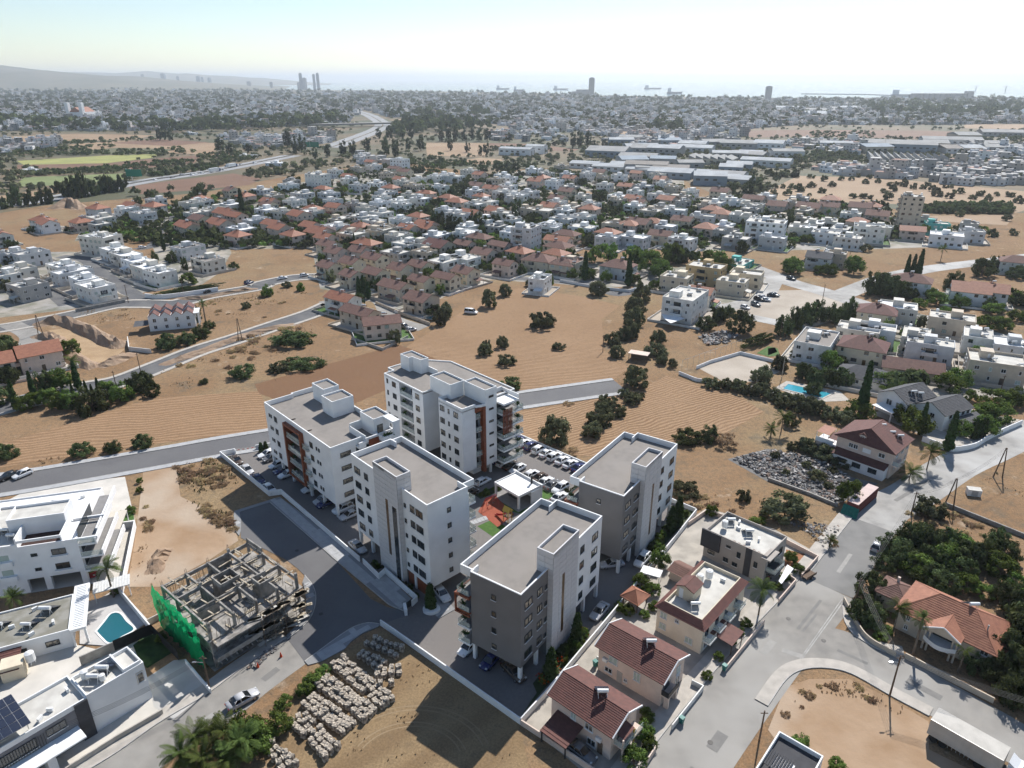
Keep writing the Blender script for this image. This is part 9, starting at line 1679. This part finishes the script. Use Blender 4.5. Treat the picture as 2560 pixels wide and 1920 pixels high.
town(15000,[CITY],31,'far_town','pale mass of distant town houses reaching to the sea'); town(750,MIDS,32,'far_town','scattered distant houses between fields and works')
def blobs(n,polys,seed,name,label,r0=3,r1=6,hf=1.3,grow=True,mt=None,out=()):
    r=np.random.default_rng(seed); V=[];C=[]; k=0; t=0; ys=[p[1] for q in polys for p in q]; y0,y1=min(ys),max(ys); bs=[p[0]/p[1] for q in polys for p in q]; b0,b1=max(-.95,min(bs)),min(.95,max(bs))
    while k<n and t<n*60:
        t+=1; y=1/r.uniform(1/y1,1/y0); x=r.uniform(b0,b1)*y
        if not any(inside((x,y),q) for q in polys) or any(inside((x,y),q) for q in out): continue
        k+=1; R=r.uniform(r0,r1)*(1+(min(1.6,max(0,(y-1200)/2200)) if grow else 0)); h=R*r.uniform(.9,1.8)*hf; m=22 if y<2000 else 12; d=r.normal(size=(m,3)); d/=np.linalg.norm(d,axis=1,keepdims=True); d[:,2]=np.abs(d[:,2])*.9+.1*d[:,2]; c=d*np.array([R,R,h/2])*r.uniform(.5,1,(m,1))+[x,y,h*.45]; q=leaf_quads(c,d+r.normal(size=(m,3))*.3,R*.75,r,1.2); V.append(q); t_=r.uniform(.7,1.3)*r.uniform(.8,1.2,m); C.append(np.c_[t_,t_,t_,np.ones(m)])
    me=np_mesh(name,np.concatenate(V),4,mt or L_DARK,attr=np.concatenate(C)); return tag(place(name,me),label,None,None,'stuff')
blobs(7500,[CITY],41,'far_trees','dark trees scattered through the distant town')
blobs(700,[[(-926.8,1364.3),(-1058.8,1563.7),(-718.2,1457.4),(-576.4,1563.7),(-389.0,1755.0),(-324.3,1457.4),(-474.9,1282.2),(-633.9,1282.2)],[(-315.3,1910.2),(-84.2,1998.3),(-38.2,1755.0),(-283.0,1755.0)],[(216.8,1322.0),(311.3,1364.3),(284.7,1244.6)],[(1138.9,2448.2),(1740.6,2593.6),(1217.1,1755.0),(856.1,1791.4)],[(-236.9,1482.6),(-135.4,1622.8),(-29.8,1364.3),(-104.5,1244.6),(-186.6,1175.6)]],42,'treeline','dark belts of trees before the distant town',5,9,1.6)
blobs(1700,[[(-646.8,1057.6),(-550.8,1159.4),(-523.0,1099.1),(-613.4,1019.1)],[(-606.9,983.2),(-545.6,1031.6),(-520.8,983.2),(-580.5,939.0)],[(-645.2,939.0),(-589.4,960.6),(-508.0,939.0),(-488.0,879.4),(-605.8,879.4)],[(-506.8,918.3),(-438.9,983.2),(-399.4,918.3),(-421.8,879.4),(-482.5,879.4)],[(-468.7,718.2),(-398.1,765.2),(-374.7,718.2),(-448.4,687.8)],[(-405.3,779.8),(-366.3,835.1),(-341.0,794.8),(-389.6,751.2)],[(-375.8,879.4),(-343.8,918.3),(-281.5,843.6),(-310.2,779.8)],[(-339.3,687.8),(-331.0,751.2),(-310.2,779.8),(-296.8,744.4),(-325.6,670.8)],[(-96.5,843.6),(-34.4,794.8),(-62.1,724.6),(-112.9,794.8)],[(11.7,751.2),(44.9,724.6),(100.5,654.5),(90.7,633.9),(28.2,687.8)],[(-32.0,983.2),(51.7,1019.1),(48.9,960.6),(-20.8,939.0)],[(307.0,918.3),(427.3,939.0),(391.9,826.7),(302.9,810.5)],[(506.2,1282.2),(617.5,1282.2),(567.5,1175.6),(467.7,1175.6)],[(294.1,518.3),(357.6,518.3),(335.0,480.1),(277.0,486.1)],[(628.6,1113.6),(801.8,1175.6),(723.7,1057.6),(611.2,1057.6)],[(469.6,1143.7),(540.8,1143.7),(501.3,1057.6),(435.3,1057.6)],[(109.56,192.35),(121.85,194.96),(120.36,191.49),(108.2,188.12)]],43,'orchard_trees','rows and thickets of low trees in the farmland',1.6,3.2,1.0,False)
COUNTRY=[(-353.6,498.5),(-337.4,525.2),(-249.6,587.5),(-220.9,654.5),(-177.1,779.8),(-145.3,861.2),(-16.2,724.6),(65.8,794.8),(158.3,676.4),(190.1,562.6),(281.3,724.6),(406.7,779.8),(448.4,624.1),(1087.1,1563.7),(583.9,1508.7),(311.3,1364.3),(37.1,1244.6),(-147.4,1769.4),(-285.1,1791.4),(-335.5,1508.7),(-649.1,1313.8),(-893.3,1313.8)]
HWB=[[tuple(p) for p in offset_line(L,-17)]+[tuple(p) for p in offset_line(L,50)][::-1],[tuple(p) for p in offset_line(L2,-30)]+[tuple(p) for p in offset_line(L2,30)][::-1]]
blobs(2600,[COUNTRY],46,'countryside_trees','loose trees and scrub over the farmland beyond the suburb',1.8,4.0,1.1,False,L_OLIVE,FARMS+HWB)
MIDV=[[(-244.6,400.1),(-255.3,518.3),(-196.8,578.9),(-143.3,624.1),(-89.85,378.03),(-174.02,378.03)],[(-172.0,737.7),(-99.4,779.8),(-15.2,676.4),(93.4,633.9),(146.7,624.1),(91.99,378.03),(-91.99,378.03)],[(124.9,539.6),(180.5,532.3),(258.7,505.0),(226.1,400.1),(89.85,378.03)],[(-114.3,424.7),(-10.6,411.1),(33.67,380.28),(-8.59,325.54),(-60.87,348.52),(-96.59,353.47)]]
blobs(3200,MIDV,44,'garden_shrubbery','small garden shrubs filling the gaps between suburb houses',1.2,3.2,1.2,False,L_DARK)
blobs(1500,MIDV,47,'garden_shrubbery','bright green garden shrubs between suburb houses',1.0,2.4,1.2,False,L_GREEN)
# dry grass tufts on the near plots
def tufts(n,polys,seed,mt,label,h=.35,name='dry_grass'):
    r=np.random.default_rng(seed); V=[];C=[]; k=0; ar=[]
    for q in polys:
        xs=[p[0] for p in q]; ys=[p[1] for p in q]; ar.append((max(xs)-min(xs))*(max(ys)-min(ys)))
    pr=np.array(ar)/sum(ar)
    while k<n:
        q=polys[r.choice(len(polys),p=pr)]; xs=[p[0] for p in q]; ys=[p[1] for p in q]; cx,cy=r.uniform(min(xs),max(xs)),r.uniform(min(ys),max(ys)); m=r.integers(6,26); sp=r.uniform(.5,2.2)
        for i in range(m):
            x,y=cx+r.normal()*sp,cy+r.normal()*sp
            if not inside((x,y),q): continue
            k+=1
            for j in range(3):
                a=r.uniform(0,6.28); l=h*r.uniform(.5,1.6); w=l*.35; dx,dy=math.cos(a)*w,math.sin(a)*w; ox,oy=r.normal()*.15*l,r.normal()*.15*l; V+=[[x-dx,y-dy,0],[x+dx,y+dy,0],[x+dx*.6+ox*2,y+dy*.6+oy*2,l],[x-dx*.6+ox*2,y-dy*.6+oy*2,l*.9]]; t_=r.uniform(.6,1.4); C.append([t_,t_,t_,1])
    me=np_mesh(name,np.array(V),4,mt,attr=C); return tag(place(name,me),label,None,None,'stuff')
tufts(420,[[(-79.14,145.28),(-69.95,148.87),(-60.11,138.0),(-62.45,131.74),(-71.52,131.28)],[(-71.52,131.28),(-63.2,131.74),(-58.5,126.35),(-54.37,118.1),(-59.81,119.68)],[(-31.1,83.15),(-26.55,86.76),(-21.05,91.12),(-28.7,80.63),(-32.33,76.32)],[(-22.81,73.29),(-15.38,85.29),(-0.43,73.29),(0.36,66.82),(-25.04,65.81)],[(34.21,125.64),(42.54,132.84),(52.41,133.78),(62.36,120.63),(62.02,111.49),(52.11,121.44),(42.25,127.82),(39.0,126.5)],[(78.48,125.19),(84.19,126.92),(90.76,126.92),(101.31,117.44),(96.65,110.41),(84.15,115.9),(75.66,121.83)],[(96.57,132.81),(108.15,140.17),(113.06,135.2),(102.61,119.4),(97.56,126.92)],[(36.82,72.71),(42.33,79.3),(50.64,80.63),(54.97,77.37),(58.58,73.1),(56.51,71.93),(52.31,76.74),(44.57,78.43),(38.6,71.36)],[(-79.14,145.28),(-69.95,148.87),(-60.11,138.0),(-62.45,131.74),(-71.52,131.28)],[(-68.75,102.62),(-75.38,119.68),(-84.91,142.61),(-72.59,119.68),(-62.67,101.99)]],51,L_DRY,'dry straw-coloured grass tufts on the empty plots',.2)
tufts(600,[[(-110.86,207.99),(-90.05,245.41),(-75.33,253.49),(-63.69,223.68),(-43.72,220.38),(-62.22,203.17),(-73.6,194.08),(-91.44,187.3),(-104.53,194.08)],[(-128.34,262.04),(-124.53,289.28),(-103.13,302.0),(-81.79,287.54),(-92.64,253.49),(-111.04,250.75)],[(-118.65,143.64),(-113.65,148.56),(-87.69,152.0),(-101.39,146.34),(-117.61,142.06)],[(-171.8,261.53),(-153.85,273.71),(-141.95,258.63),(-143.75,244.96),(-160.06,251.63)]],52,L_DRY,'dry scrub tufts on the slopes beside the winding road',.32)
tufts(260,[[(-77.71,142.61),(-69.14,147.47),(-60.71,137.5),(-68.59,132.67)],[(-70.32,130.82),(-58.91,125.49),(-54.83,118.1),(-60.75,122.12)],[(110.11,141.2),(114.09,143.29),(112.11,136.17),(108.88,137.15)],[(-30.8,83.38),(-26.5,86.51),(-29.15,82.45),(-31.67,77.58)]],53,L_OLIVE,'grey-green weeds on the empty plots',.3,'weeds')
hz=MB(); hz.box(-50000,50000,-350,60000,-3,275); ho=hz.build('haze',None or WHITE); tag(ho,kind='stuff')
hm=bpy.data.materials.new('haze_air'); hm.use_nodes=True; n=hm.node_tree; n.nodes.remove(n.nodes['Principled BSDF'])
pv=n.nodes.new('ShaderNodeVolumePrincipled'); pv.inputs['Color'].default_value=(.87,.935,1,1); pv.inputs['Density'].default_value=.000085; pv.inputs['Anisotropy'].default_value=.4
n.links.new(pv.outputs[0],n.nodes['Material Output'].inputs['Volume']); ho.data.materials.clear(); ho.data.materials.append(hm)

finish_labels()
